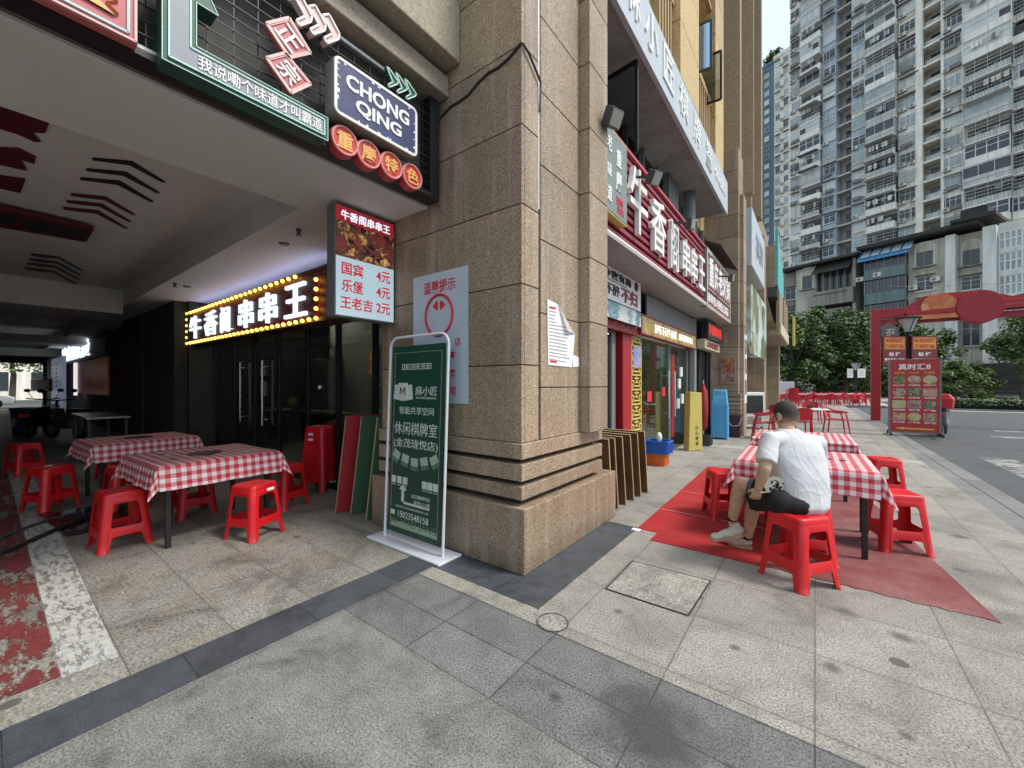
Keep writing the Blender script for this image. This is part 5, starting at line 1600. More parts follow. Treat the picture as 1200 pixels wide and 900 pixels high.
# tall yellow floor board
t = thing('yellow_floor_board', 'tall yellow box board with black writing standing at the shop door', 'board', (-2.28,9.6,0))
M['yellow'] = plain('yellow_board', (.50,.40,.10), .5, var=.08)
mb = MB(); mb.prism([(-.19,0),(.19,0),(.17,1.26),(-.15,1.28)], (-2.2,9.45,0.002), (0.55,.84,0), (0,0,1), .16); mb.build('body', M['yellow'], t, bevel=.012)
r_ = Vector((.55,.84,0)).normalized(); n_ = r_.cross(Vector((0,0,1)))
L = Letters()
for k, ch in enumerate('小心地滑'): L.put(ch, Vector((-2.2,9.45,.50-k*.115))+n_*.161+r_*.03, r_, XU, h=.085, depth=.003, bold=.01)
L.build(t, M['ink_black'])

# white air cooler, speaker box
p = G(883,502)
t = thing('air_cooler', 'white wheeled air cooler with a black grille by the second pillar', 'cooler', (p.x,p.y,0))
c = p; fr_ = -FW; sd2 = RT
def cbox(mb, a0,a1,b0,b1,z0,z1): mb.obox(c+sd2*((a0+a1)/2)+FW*((b0+b1)/2)+Vector((0,0,(z0+z1)/2)), sd2*((a1-a0)/2), FW*((b1-b0)/2), Vector((0,0,(z1-z0)/2)))
mb = MB(); cbox(mb,-.37,.37,0,.42,.06,1.18); mb.build('body', M['white_plastic'], t, bevel=.03)
mb = MB(); cbox(mb,-.31,.31,-.012,0,.50,1.08); mb.build('grille', M['black_metal'], t, bevel=.02)
mb = MB(); 
for k in range(9): cbox(mb,-.29,.29,-.022,-.013,.53+k*.06,.545+k*.06)
mb.build('louvre', M['black_mesh'], t)
mb = MB(); cbox(mb,-.2,.0,-.006,.0,.15,.40); cbox(mb,.06,.25,-.006,.0,.15,.40); mb.build('panel_mark', M['taupe'], t)
for k in (-.3,.3): MB().cyl(c+sd2*k+Vector((0,0,.035))-FW*-.08, c+sd2*(k+.03)+Vector((0,0,.035))+FW*.08, .035, n=10).build('caster', M['black_metal'], t)
t = thing('fridge_box', 'dark red low cabinet with a hanging cable at the foot of the second pillar', 'cabinet', (-2.0,12.4,0))
a, b = onY(846,485,12.4), onY(868,501,12.4)
mb = MB(); mb.box(a.x,b.x,12.3,12.6,.03,a.z); mb.build('cabinet', plain('maroon_paint', (.05,.012,.014), .5), t, bevel=.01)
mb = MB(); mb.tube([(a.x+.1,12.28,a.z-.05),(a.x+.25,12.27,a.z-.3),(a.x+.42,12.27,a.z-.28),(a.x+.52,12.28,a.z-.04)], .008, 6); mb.build('cable', M['white_plastic'], t)

# red garment-like cover hanging by the dark shop
t = thing('red_umbrella', 'closed dark red umbrella standing beside the blue stool stack', 'umbrella', (-2.3,11.2,0))
mb = MB(); mb.lathe([(.03,.25),(.09,.35),(.12,.8),(.10,1.25),(.02,1.45)], (-2.3,11.25,0), 10); mb.build('canopy', M['board_red'], t, smooth=True); MB().cyl((-2.3,11.25,0),(-2.3,11.25,1.55),.015,n=8).build('pole', M['steel'], t)

# =================================================================== armchairs
ARM = 'red plastic armchairs'
def armchair(mat, label, group):
    t = thing('plastic_armchair', label, 'chair', (0,0,0), 0, group)
    mb = MB(); mb.prism([(-.21,-.22),(.21,-.22),(.23,.18),(.16,.23),(-.16,.23),(-.23,.18)][::1], (0,0,.41), (1,0,0), (0,1,0), .025); mb.build('seat', mat, t, local=True, bevel=.01)
    for sx, sy in ((-1,-1),(1,-1),(1,1),(-1,1)):
        MB().tube([(sx*.26,sy*.26,0),(sx*.225,sy*.21,.40 if sy < 0 else .42),(sx*.24,sy*.16 if sy < 0 else .24,.62)], [.018,.022,.018], 6).build('leg', mat, t, local=True, smooth=True)
    mb = MB()
    n_ = 7; vs = []
    for k in range(n_+1):
        a = -1+2*k/n_
        x = .235*a; y = .245-.05*a*a
        hh = .80-.06*a*a
        vs += [(x,y-.012,.46),(x*1.02,y+.06,hh),(x*1.02,y+.085,hh),(x,y+.012,.46)]
    fs = []
    for k in range(n_):
        b = k*4; fs += [(b,b+4,b+5,b+1),(b+1,b+5,b+6,b+2),(b+2,b+6,b+7,b+3),(b+3,b+7,b+4,b)]
    fs += [(0,1,2,3),(n_*4+3,n_*4+2,n_*4+1,n_*4)]
    mb.add(vs, fs); mb.build('backrest', mat, t, local=True, smooth=True)
    for s_ in (-1,1):
        MB().tube([(s_*.235,.27,.74),(s_*.27,.12,.66),(s_*.275,-.10,.635),(s_*.26,-.22,.62)], [.022,.026,.028,.02], 6).build('armrest', mat, t, local=True, smooth=True)
    return t
ac0 = armchair(M['crimson_plastic'], 'crimson armchair turned sideways between the air cooler and the man\'s head', ARM)
p = G(897,514); ac0.location = (p.x-.05,p.y+.15,0); ac0.rotation_euler = (0,0,radians(-80))
p = G(975,508); dup(ac0, (p.x+.1,p.y+.1,0), radians(75), 'crimson armchair right of the round white table, facing it', ARM)
p = G(936,510); dup(ac0, (p.x,p.y,0), radians(200), 'crimson armchair just right of the man\'s head, back to the camera', ARM)
p = G(951,495); dup(ac0, (p.x,p.y,0), radians(10), 'crimson armchair behind the round white table', ARM)
p = G(915,505); dup(ac0, (p.x,p.y+.6,0), radians(150), 'crimson armchair hidden behind the man\'s head', ARM)
p = G(948,508)
def round_table(x, y, label, mat, group, r=.42):
    t = thing('round_table', label, 'table', (x,y,0), 0, group)
    MB().cyl((0,0,.70),(0,0,.73),r,n=28).build('tabletop', mat, t, local=True, bevel=.008)
    mb = MB(); mb.cyl((0,0,.03),(0,0,.70),.035,n=10); mb.build('pedestal', M['crimson_plastic'], t, local=True)
    MB().cyl((0,0,0),(0,0,.03),.24,.20,20).build('foot', M['crimson_plastic'], t, local=True)
    return t
rt0 = round_table(p.x+.05,p.y+.2,'round white table between the crimson armchairs',M['white_plastic'],'round white tables')
t = thing('tissue_box', 'small dark box standing on the round white table', 'box', (p.x,p.y+.2,.73)); MB().box(p.x-.06,p.x+.08,p.y+.14,p.y+.28,.731,.85).build('box', M['dark_wood'], t, bevel=.01)
# far seating area in front of the trees
far_lab = 'red plastic chair in the crowded far seating rows before the trees'
rr = random.Random(5)
fc = []
for row, vv in enumerate((474.5,472.5,470.5)):
    for i in range(13):
        u = 908 + i*8.9 + row*3 + rr.uniform(-1.5,1.5)
        q = G(u, vv)
        if u > 1019: continue
        d_ = dup(ac0, (q.x,q.y,0), rr.uniform(0,6.28), far_lab, 'chairs in the far seating rows', parts=True)
far_t = 'pale table among the crowded far seating rows before the trees'
for i in range(11):
    q = G(913+i*10, 471.5+ (i % 2)*1.5)
    dup(rt0, (q.x,q.y,0), 0, far_t, 'tables in the far seating rows')
# stack of red chairs by the fence
q = G(912,479)
for k in range(3): dup(ac0, (q.x-.2,q.y+.1*k,k*.11), radians(20), 'red plastic chair in the stack beside the white fence', 'stacked red chairs by the fence')
q = G(921,478)
for k in range(5): dup(ac0, (q.x+.3,q.y,k*.11), radians(200), 'red plastic chair in the taller stack right by the fence rails', 'tall stack of red chairs by the fence')
# white fence
q0, q1 = G(914,474), G(930.5,474)
t = thing('rail_fence', 'white metal rail fence at the end of the granite building', 'fence', q0)
mb = MB(); n_ = 14
for i in range(n_+1):
    q = q0.lerp(q1, i/n_); mb.cyl((q.x,q.y,0),(q.x,q.y,1.6),.022,n=6)
for z in (.1,1.58): mb.bar((q0.x,q0.y,z),(q1.x,q1.y,z),.05,.05)
mb.build('rail', M['white_metal'], t)

# =================================================================== arcade clutter
for x, y, lab in ((-19.6,-.05,'dark blue bin at the left edge deep in the arcade'),(-18.0,.75,'dark blue bin beside another, right one, deep in the arcade')):
    t = thing('waste_bin', lab, 'bin', (x,y,0), group='blue bins in the arcade')
    MB().lathe([(.22,0),(.27,.70),(.29,.70),(.29,.74)], (x,y,0), 18).build('bin', M['dark_blue_plastic'], t, smooth=True); MB().cyl((x,y,.745),(x,y,.78),.30,.26,18).build('lid', M['dark_blue_plastic'], t, bevel=.01)
t = thing('work_table', 'long steel worktable with a shiny top deep in the arcade', 'table', (-11.5,1.5,0))
MB().box(-12.6,-10.6,1.15,1.75,.80,.83).build('top', plain('dull_steel', (.35,.35,.34), .35, .9), t)
for x in (-12.5,-10.7):
    for y in (1.2,1.7): MB().box(x-.02,x+.02,y-.02,y+.02,0,.80).build('leg', M['dark_grey'], t)
# dark parked scooters deep in the passage
def scooter(label, loc, rz, body, box=None, group=None):
    t = thing('scooter', label, 'scooter', loc, rz, group)
    def wheel(y):
        mb = MB(); mb.tube([(0,y+.20*cos(a),.26+.20*sin(a)) for a in [2*pi*i/20 for i in range(20)]], .055, 8, closed=True); wt = mb.build('wheel', M['black_metal'], t, local=True, smooth=True)
        mb = MB(); mb.cyl((-.04,y,.26),(.04,y,.26),.13,n=16); mb.build('rim', M['grey_steel'], wt, local=True)
    wheel(-.55); wheel(.60)
    mb = MB(); mb.prism([(-.80,.55),(-.75,.40),(-.35,.30),(.20,.28),(.30,.36),(.42,.78),(.36,.82),(.22,.45),(-.18,.44),(-.28,.70),(-.85,.74)], (-.13,0,0), (0,1,0), (0,0,1), .26); mb.build('body', body, t, local=True, bevel=.03)
    mb = MB(); mb.box(-.12,.12,-.80,-.18,.72,.82); mb.build('seat', M['black_metal'], t, local=True, bevel=.03)
    mb = MB(); mb.tube([(0,.60,.26),(0,.48,.70),(0,.40,1.02)], .03, 8); mb.tube([(-.32,.30,1.05),(-.12,.40,1.02),(.12,.40,1.02),(.32,.30,1.05)], .016, 8); mb.build('handlebar', M['black_metal'], t, local=True)
    mb = MB(); mb.box(-.07,.07,.42,.50,.80,.92); mb.build('headlight', M['white_plastic'], t, local=True, bevel=.02)
    mb = MB(); mb.box(-.10,.10,-.845,-.80,.60,.68); mb.build('tail_light', M['ink_red'], t, local=True, bevel=.01)
    for s_ in (-1,1):
        mb = MB(); mb.tube([(s_*.22,.36,1.06),(s_*.30,.36,1.22)], .008, 6); mb.ball((s_*.32,.37,1.27), .07,.02,.05); mb.build('mirror', M['black_metal'], t, local=True)
    mb = MB(); mb.prism([(-.95,.35),(-.45,.34),(-.40,.52),(-.92,.60)], (-.17,0,0), (0,1,0), (0,0,1), .05); mb.build('mudguard', M['grey_steel'], t, local=True)
    if box:
        mb = MB(); mb.prism([(-.22,0),(.22,0),(.26,.28),(.18,.36),(-.18,.36),(-.26,.28)], (0,-.40,.84), (1,0,0), (0,0,1), .0001)
        mb = MB(); mb.add([(x*(1 if z < .1 else 1.08),y,z+.83) for z in (0,.27) for x, y in ((-.24,-.80),(.24,-.80),(.24,-.32),(-.24,-.32))]+[(x,y,1.24) for x, y in ((-.17,-.74),(.17,-.74),(.17,-.40),(-.17,-.40))],
            [(3,2,1,0),(0,1,5,4),(1,2,6,5),(2,3,7,6),(3,0,4,7),(4,5,9,8),(5,6,10,9),(6,7,11,10),(7,4,8,11),(8,9,10,11)]); mb.build('delivery_box', box, t, local=True, bevel=.02)
    return t
scooter('dark parked scooter on the left, deep inside the arcade', (-17.0,.95,0), radians(70), M['black_metal'], None, 'scooters inside the arcade')
scooter('dark parked scooter on the right, deep inside the arcade', (-15.6,1.35,0), radians(110), M['dark_grey'], None, 'scooters inside the arcade')
q = G(1112,515)
scooter('delivery scooter with a red box, half hidden behind the menu board', (3.02,17.15,-.075), radians(-14), M['grey_steel'], plain('red_box', (.55,.02,.03), .45), None)
# goods inside the shop glass
t = thing('standing_air_conditioner', 'grey standing air conditioner seen through the arcade shop glass', 'air conditioner', (-5.6,4.6,0))
a, b = onY(365,421,4.3), onY(384,490,4.3)
MB().box(a.x,b.x,4.3,4.7,.9,a.z).build('body', plain('grey_plastic', (.20,.21,.21), .5), t, bevel=.02)
mb = MB()
for k in range(4): mb.box(a.x+.05,b.x-.05,4.29,4.299,a.z-.12-k*.05,a.z-.10-k*.05)
mb.build('vent', M['taupe'], t)
MB().box((a.x+b.x)/2-.03,(a.x+b.x)/2+.03,4.29,4.299,a.z-.62,a.z-.56).build('display', glow('small_display', (.8,.95,1), 1.5), t)
a, b = onY(355,489,4.0), onY(400,493,4.0)
t = thing('shop_counter', 'grey counter with bowls seen through the arcade shop glass', 'counter', (a.x,4.0,0)); MB().box(-8.6,-3.9,3.9,4.25,.86,.92).build('top', M['taupe'], t); MB().box(-8.5,-4.0,4.0,4.2,0,.86).build('base', M['dark_wood'], t)
for k in range(6):
    x = -6.3+k*.22; t = thing('bowl', 'small pale bowl in the row on the shop counter', 'bowl', (x,4.05,.92), group='bowls on the shop counter')
    MB().lathe([(.03,.922),(.07,.97),(.075,.975)], (x,4.05,0), 14).build('bowl', M['white_plastic'], t, smooth=True)
q = onY(340,480,4.02)
tag(MB().ball((q.x,4.05,1.03), .16,.12,.14).build('plastic_bag', plain('yellowish_bag', (.30,.28,.12), .4, var=.5, scale=16)), 'yellowish plastic bag on the counter behind the shop glass', 'bag')
for k, v in enumerate((419,434)):
    q = onY(434,v,4.9); t = thing('festive_card', ['upper','lower'][k]+' red diamond card glowing on the shop back wall', 'card', q, group='diamond cards on the shop wall')
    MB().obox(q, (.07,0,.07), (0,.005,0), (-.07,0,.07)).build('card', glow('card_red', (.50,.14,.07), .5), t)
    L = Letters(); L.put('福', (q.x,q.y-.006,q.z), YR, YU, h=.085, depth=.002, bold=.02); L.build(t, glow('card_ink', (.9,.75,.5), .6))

# black hose lying across the worn white line, dark wet patch
hz = [G(0,652),G(40,634),G(78,617),G(108,604),G(140,597),G(178,592)]
tag(MB().tube([Vector((q.x,q.y,.022)) for q in hz], .022, 8).build('rubber_hose', M['cable'], smooth=True), 'black rubber hose lying across the worn white floor line', 'hose')
hz = [G(0,632),G(30,620),G(60,610),G(95,601)]
tag(MB().tube([Vector((q.x,q.y,.016)) for q in hz], .016, 8).build('rubber_hose', M['dark_grey'], smooth=True), 'thinner dark hose behind the black hose on the arcade floor', 'hose')
t = thing('crumpled_sheet', 'crumpled dark plastic sheet on the floor behind the nearest arcade stool', 'sheet', G(95,608))
mb = MB(); rs = random.Random(2)
q0 = G(105,607); vs = []; nn = 12
for j in range(nn+1):
    for i in range(nn+1):
        a, b_ = (i/nn-.5)*1.2, (j/nn-.5)*.55
        vs.append((q0.x+a, q0.y+b_+.1*a, .006+.035*max(0,noise.noise((a*5,b_*6,2)))+.02*max(0,noise.noise((a*14,b_*14,5)))))
mb.add(vs, [(j*(nn+1)+i, j*(nn+1)+i+1, (j+1)*(nn+1)+i+1, (j+1)*(nn+1)+i) for j in range(nn) for i in range(nn)])
mb.build('sheet', plain('dark_plastic_film', (.02,.018,.02), .25, var=.3), t, smooth=True)
# =================================================================== seated man
def skinmat():
    m, nt, p = new_mat('skin'); n = N(nt)
    c = n.ramp(n.noise(n.obj(), 26, 5, .6), [(.3,(.42,.24,.155)),(.6,(.53,.33,.22)),(.8,(.56,.34,.23))])
    n.link(c, p.inputs['Base Color']); p.inputs['Roughness'].default_value = .5
    p.inputs['Subsurface Weight'].default_value = .08; p.inputs['Subsurface Radius'].default_value = (.02,.008,.004)
    n.link(n.bump(n.noise(n.obj(), 260, 3), .12, .002), p.inputs['Normal'])
    return m
M['skin'] = skinmat()
def fabric(name, col, var=.1, sc=9, wr=.5):
    m, nt, p = new_mat(name); n = N(nt)
    c = n.ramp(n.noise(n.obj(), 30, 4), [(.3, mul(col,1-var)),(.7, col)])
    n.link(c, p.inputs['Base Color']); p.inputs['Roughness'].default_value = .85
    p.inputs['Sheen Weight'].default_value = .0
    n.link(n.bump(n.noise(n.obj(), 400, 2), .2, .001), p.inputs['Normal'])
    return m
M['shirt'] = fabric('white_cotton', (.60,.60,.615), .07)
M['shorts'] = fabric('black_cotton', (.007,.007,.010), .3)
M['hem_grey'] = fabric('grey_lining', (.10,.10,.115), .2)
M['hair'] = plain('short_hair', (.022,.018,.016), .6, var=.4, scale=40, bump=.8, bscale=420)
M['shoe'] = plain('cream_shoe', (.56,.50,.40), .6, var=.1)
M['sole'] = plain('tan_sole', (.38,.28,.17), .7, var=.15)

def fuse(mb, name, mat, parent, voxel, smooth=6, wr=0.0, wfreq=10, factor=.5):
    o = mb.build(name, mat, parent)
    r = o.modifiers.new('r','REMESH'); r.mode = 'VOXEL'; r.voxel_size = voxel
    s_ = o.modifiers.new('s','SMOOTH'); s_.iterations = smooth; s_.factor = factor
    bake(o)
    o.data.shade_smooth()
    if not o.data.materials: o.data.materials.append(mat)
    return o
def limb(mb, pts, n=14):
    """tapered limb through (point, radius) with round joints"""
    for (a, ra), (b, rb) in zip(pts, pts[1:]):
        a, b = Vector(a), Vector(b); k = 5
        q = [(a.lerp(b, i/k), ra+(rb-ra)*i/k) for i in range(k+1)]
        mb.tube([x[0] for x in q], [x[1] for x in q], n)
    for p_, r in pts: mb.ball(p_, r, n=n, k=8)
man = thing('person', 'man in a white short-sleeved shirt and black shorts sitting cross-legged on a stool, back turned', 'person', (-.10,3.65,0))
K = lambda u, v, d: D(u, v, d)
BR = Matrix((RT, FW, Vector((0,0,1)))).transposed()        # body frame: x right, y away, z up
pel = K(927,586,3.06); lum = K(933,563,3.09); che = K(932,534,3.14); nb = K(922,506,3.18)
hd = K(921,485.5,3.22)
fdir = (FW*.94 - RT*.20 + Vector((0,0,-.36))).normalized()
side = fdir.cross(Vector((0,0,1))).normalized(); upd = side.cross(fdir).normalized()
HR = Matrix((side, fdir, upd)).transposed()
Lsh, Rsh = K(902,516,3.09), K(957,520,3.20)
Lel, Lwr = K(896,549,3.00), K(889,571,3.07)
Rel, Rwr = K(957,553,3.44), K(924,548,3.56)
Lhip, Lkn, Lan = K(914,588,3.03), K(884,583,3.42), K(876,630,3.52)
Rhip, Rkn, Ran = K(940,589,3.10), K(868,566,3.40), K(858,609,3.50)
b = MB()
# torso, neck
for p_, rx, ry, rz in ((pel,.165,.125,.11),(lum,.145,.105,.13),(che,.165,.115,.15)): b.ball(p_, rx, ry, rz, 20, 12, rot=BR)
limb(b, [(nb-Vector((0,0,.04)),.062),(nb+Vector((0,0,.02)),.056),(hd-Vector((0,0,.06)),.054)])
# head: skull, jaw, face
b.ball(hd, .074, .092, .108, 24, 16, rot=HR)
b.ball(hd+fdir*.028-upd*.052, .056, .060, .058, 18, 10, rot=HR)
b.ball(hd+fdir*.066-upd*.092, .022, .018, .016, 12, 8, rot=HR)
b.ball(hd+fdir*.098-upd*.022, .013, .018, .016, 10, 8, rot=HR); b.bar(hd+fdir*.088+upd*.012, hd+fdir*.102-upd*.026, .016, .016)
b.ball(hd+fdir*.088+upd*.016, .050, .012, .010, 12, 8, rot=HR)
b.ball(hd+fdir*.086-upd*.058, .026, .010, .006, 12, 6, rot=HR); b.ball(hd+fdir*.084-upd*.067, .024, .010, .006, 12, 6, rot=HR)
for s_ in (-1,1):
    b.ball(hd+side*(s_*.078)-fdir*.006-upd*.016, .010, .022, .034, 12, 8, rot=HR)
    b.ball(hd+side*(s_*.080)-fdir*.002-upd*.038, .009, .012, .014, 10, 8, rot=HR)
    b.ball(hd+side*(s_*.046)+fdir*.060-upd*.025, .022, .022, .020, 10, 8, rot=HR)
# arms, legs
limb(b, [(Lsh,.055),(Lel,.043),(Lel.lerp(Lwr,.35),.042),(Lwr,.028)])
limb(b, [(Rsh,.055),(Rel,.042),(Rwr,.028)])
limb(b, [(Lhip,.085),(Lkn,.058),(Lkn.lerp(Lan,.3),.056),(Lan,.036)])
limb(b, [(Rhip,.085),(Rkn,.058),(Rkn.lerp(Ran,.3),.058),(Ran,.036)])
# hands: palm, four curled fingers, thumb from the side
def hand(wr, elb, curl_dir, across, L=.17):
    d = (wr-elb).normalized()
    ac = (across - d*across.dot(d)).normalized(); nr = d.cross(ac)
    if nr.dot(curl_dir) < 0: nr = -nr
    pc = wr + d*.045
    R = Matrix((ac, d, nr)).transposed()
    b.ball(pc, .036, .050, .016, 14, 8, rot=R)
    for i, (o_, ln) in enumerate(((-.030,.062),(-.010,.072),(.010,.068),(.030,.052))):
        r0 = pc + ac*o_ + d*.036
        k1 = r0 + d*ln*.42 + nr*.006; k2 = k1 + d*ln*.22 + nr*ln*.30; k3 = k2 - d*ln*.05 + nr*ln*.30
        b.tube([r0-d*.02, r0, k1, k2, k3], [.0085,.0085,.008,.0075,.0065], 8); b.ball(k3, .0065, n=8, k=6)
    r0 = pc - ac*.030 - d*.018
    k1 = r0 - ac*.022 + d*.022 + nr*.008; k2 = k1 + d*.026 + nr*.012 + ac*.004
    b.tube([r0, k1, k2], [.0115,.010,.0075], 8); b.ball(k2, .0075, n=8, k=6)
hand(Lwr, Lel, RT*.6+FW*.3, -FW*.4+RT*.9)
hand(Rwr, Rel, FW*-.3-Vector((0,0,1))*.6, FW)
body = fuse(b, 'body', M['skin'], man, .0052, 4)
# hair: close crop over the skull
h = MB(); h.ball(hd+upd*.003-fdir*.003, .0752, .0938, .1095, 40, 30, rot=HR)
M['crop'] = None
def cropmat():
    m, nt, p = new_mat('cropped_hair'); n = N(nt)
    x, y, z = n.sep(n.obj())
    f = n.math('ADD', n.math('SUBTRACT', z, hd.z-.050), n.math('MULTIPLY', n.math('SUBTRACT', n.noise(n.obj(), 300, 3, .8), .5), .05))
    c = n.ramp(n.math('DIVIDE', f, .10), [(.0, (.36,.21,.135)), (.35, (.12,.075,.055)), (.75, (.020,.016,.014))])
    sp = n.noise(n.obj(), 420, 2, .7)
    c = n.mix(n.math('MULTIPLY', n.ramp(sp, [(.5, 0.0), (.7, 1.0)]), .35), c, (.075,.055,.045))
    n.link(c, p.inputs['Base Color']); p.inputs['Roughness'].default_value = .7
    n.link(n.bump(n.noise(n.obj(), 500, 3, .8), .8, .003), p.inputs['Normal'])
    return m
M['hair'] = cropmat()
keepf = []
for f_, m_ in zip(h.f, h.m):
    c_ = sum((Vector(h.v[i]) for i in f_), Vector())/len(f_) - hd
    z_, y_ = c_.dot(upd), c_.dot(fdir)
    if z_ > -.066+.06*max(0,y_/.09)*1.9 and not (y_ > .045 and z_ < .058): keepf.append(f_)
h.f = keepf; h.m = [0]*len(keepf)
ho = h.build('hair', M['hair'], man); sm = ho.modifiers.new('s','SOLIDIFY'); sm.thickness = .003; sm.offset = 1; bake(ho); ho.data.shade_smooth()
# shirt: loose torso, sleeves, collar
t_ = MB()
rings = [(939,597,3.05,.140,.120),(940,590,3.05,.168,.146),(939,578,3.07,.178,.152),(937,560,3.09,.186,.150),(934,542,3.12,.196,.148),(931,526,3.14,.200,.132),(929,516,3.15,.182,.112),(925,508,3.16,.120,.085),(922,502,3.17,.068,.062)]
vs = []; n_ = 40
for u, v, d_, rx, ry in rings:
    c_ = K(u,v,d_)
    for i in range(n_):
        a = 2*pi*i/n_; ca, sa = cos(a), sin(a)
        e = .80
        vs.append(c_ + RT*(rx*math.copysign(abs(ca)**e, ca)) + FW*(ry*math.copysign(abs(sa)**e, sa)))
fs = []
for j in range(len(rings)-1): fs += [(j*n_+i, (j+1)*n_+i, (j+1)*n_+(i+1)%n_, j*n_+(i+1)%n_) for i in range(n_)]
fs += [tuple(range(n_)), tuple(range((len(rings)-1)*n_, len(rings)*n_))[::-1]]
t_.add(vs, fs)
Ls2 = Lsh.lerp(Lel,.78); Rs2 = Rsh.lerp(Rel,.78)
t_.tube([K(916,514,3.12), Lsh+Vector((0,0,.004)), Lsh.lerp(Lel,.4), Ls2], [.06,.070,.072,.074], 16)
t_.tube([K(942,516,3.17), Rsh+Vector((0,0,.004)), Rsh.lerp(Rel,.4), Rs2], [.06,.070,.072,.074], 16)
so = fuse(t_, 'shirt', M['shirt'], man, .0055, 14)
# creases pressed into the cloth: long folds from the shoulders towards the hem
me = so.data
nrm_ = [v_.normal.copy() for v_ in me.vertices]; new_ = []
for v_, n0_ in zip(me.vertices, nrm_):
    c_ = v_.co - K(932,550,3.10)
    a_, z_, y_ = c_.dot(RT), c_.z, c_.dot(FW)
    ph = a_*26 + z_*9 + 2.4*noise.noise(Vector((a_*5, z_*4, 3)))
    f1 = (1-abs(sin(ph)))**3
    f2 = (1-abs(sin(a_*11 - z_*24 + 3*noise.noise(Vector((a_*6, z_*5, 9))))))**4
    k_ = .5+.5*noise.noise(Vector((a_*4, z_*3.5, 5)))
    low = max(0, min(1, (.12 - z_)/.2))
    f3 = (1-abs(noise.noise(Vector((a_*15+2*noise.noise(Vector((z_*7,a_*7,1))), y_*15, z_*8)))))**7
    f4 = (1-abs(noise.noise(Vector((a_*26+z_*10, y_*26, z_*22-a_*8)))))**8
    new_ += list(v_.co + n0_*(.0045*f1*k_ + .0045*f2*low*(1-k_) + .0018*f3 + .0010*f4*(.4+low) + .005*noise.noise(Vector((a_*9, y_*9, z_*9)))))
me.vertices.foreach_set('co', new_)
me.update()
c_ = MB(); c_.tube([nb+Vector((0,0,-.008))+RT*(.062*cos(a))+FW*(.058*sin(a)) for a in [2*pi*i/20 for i in range(20)]], [.011]*20, 8, closed=True)
c_.build('collar', M['shirt'], man, smooth=True)
# shorts
s_ = MB()
s_.ball(pel+Vector((0,0,-.012)), .182, .158, .10, 20, 12, rot=BR)
Lk2, Rk2 = Lhip.lerp(Lkn,.90), Rhip.lerp(Rkn,.80)
s_.tube([Lhip, Lhip.lerp(Lkn,.45), Lk2], [.100,.090,.086], 16); s_.tube([Rhip, Rhip.lerp(Rkn,.45), Rk2], [.100,.088,.076], 16)
s_.ball(Lhip, .1, n=16, k=10); s_.ball(Rhip, .1, n=16, k=10)
s_.bar(Lhip.lerp(Lkn,.55)-Vector((0,0,.05)), Lk2-Vector((0,0,.05)), .13, .09)
fuse(s_, 'shorts', M['shorts'], man, .0075, 6)
hm = MB(); dr = (Rkn-Rhip).normalized(); hm.cyl(Rk2-dr*.005, Rk2+dr*.028, .072,.068,18); hm.build('hem', M['hem_grey'], man, smooth=True)
# shoes: soles and uppers
def shoe(an, heel_px, toe_px, d0, d1, zb):
    he, to = K(*heel_px,d0), K(*toe_px,d1); he.z = zb[0]; to.z = zb[1]
    d_ = (to-he); Ln = d_.length; d_.normalize(); sd_ = d_.cross(Vector((0,0,1))).normalized(); up_ = sd_.cross(d_)
    R = Matrix((sd_, d_, up_)).transposed()
    so_ = MB(); ol = []
    for i in range(24):
        a = 2*pi*i/24; y_ = -cos(a)*Ln/2; w_ = .046*(1-.22*max(0,-y_/(Ln/2)))*abs(sin(a))**.6*(1 if sin(a) > 0 else -1)
        ol.append((w_, y_))
    cc = (he+to)/2
    ar = sum(p[0]*q[1]-q[0]*p[1] for p, q in zip(ol, ol[1:]+ol[:1]))
    if ar < 0: ol = ol[::-1]
    so_.prism(ol, cc, sd_, d_, .028); sole = so_.build('sole', M['sole'], man, bevel=.006)
    up = MB()
    up.ball(he+d_*.075+up_*.060, .040, .075, .046, 14, 10, rot=R); up.ball(he+d_*.165+up_*.045, .043, .085, .036, 14, 10, rot=R); up.ball(he+d_*(Ln-.060)+up_*.036, .044, .055, .026, 14, 10, rot=R)
    up.tube([he+d_*.055+up_*.05, an-(an-(he+d_*.055)).normalized()*.02], [.042,.041], 14)
    fuse(up, 'shoe', M['shoe'], man, .005, 4)
    lm = MB(); 
    for k in range(4): lm.bar(he+d_*(.115+.022*k)+up_*(.092-.006*k)-sd_*.022, he+d_*(.115+.022*k)+up_*(.092-.006*k)+sd_*.022, .005,.004)
    lm.build('lace', M['white_plastic'], man)
    sk = MB(); sk.tube([an-Vector((0,0,.005)), an+Vector((0,0,.03))], [.041,.0395], 14); sk.build('sock', M['shorts'], man, smooth=True)
shoe(Lan, (882,640), (853,636), 3.50, 3.62, (.004,.004))
shoe(Ran, (872,628), (833,628), 3.52, 3.46, (.115,.095))
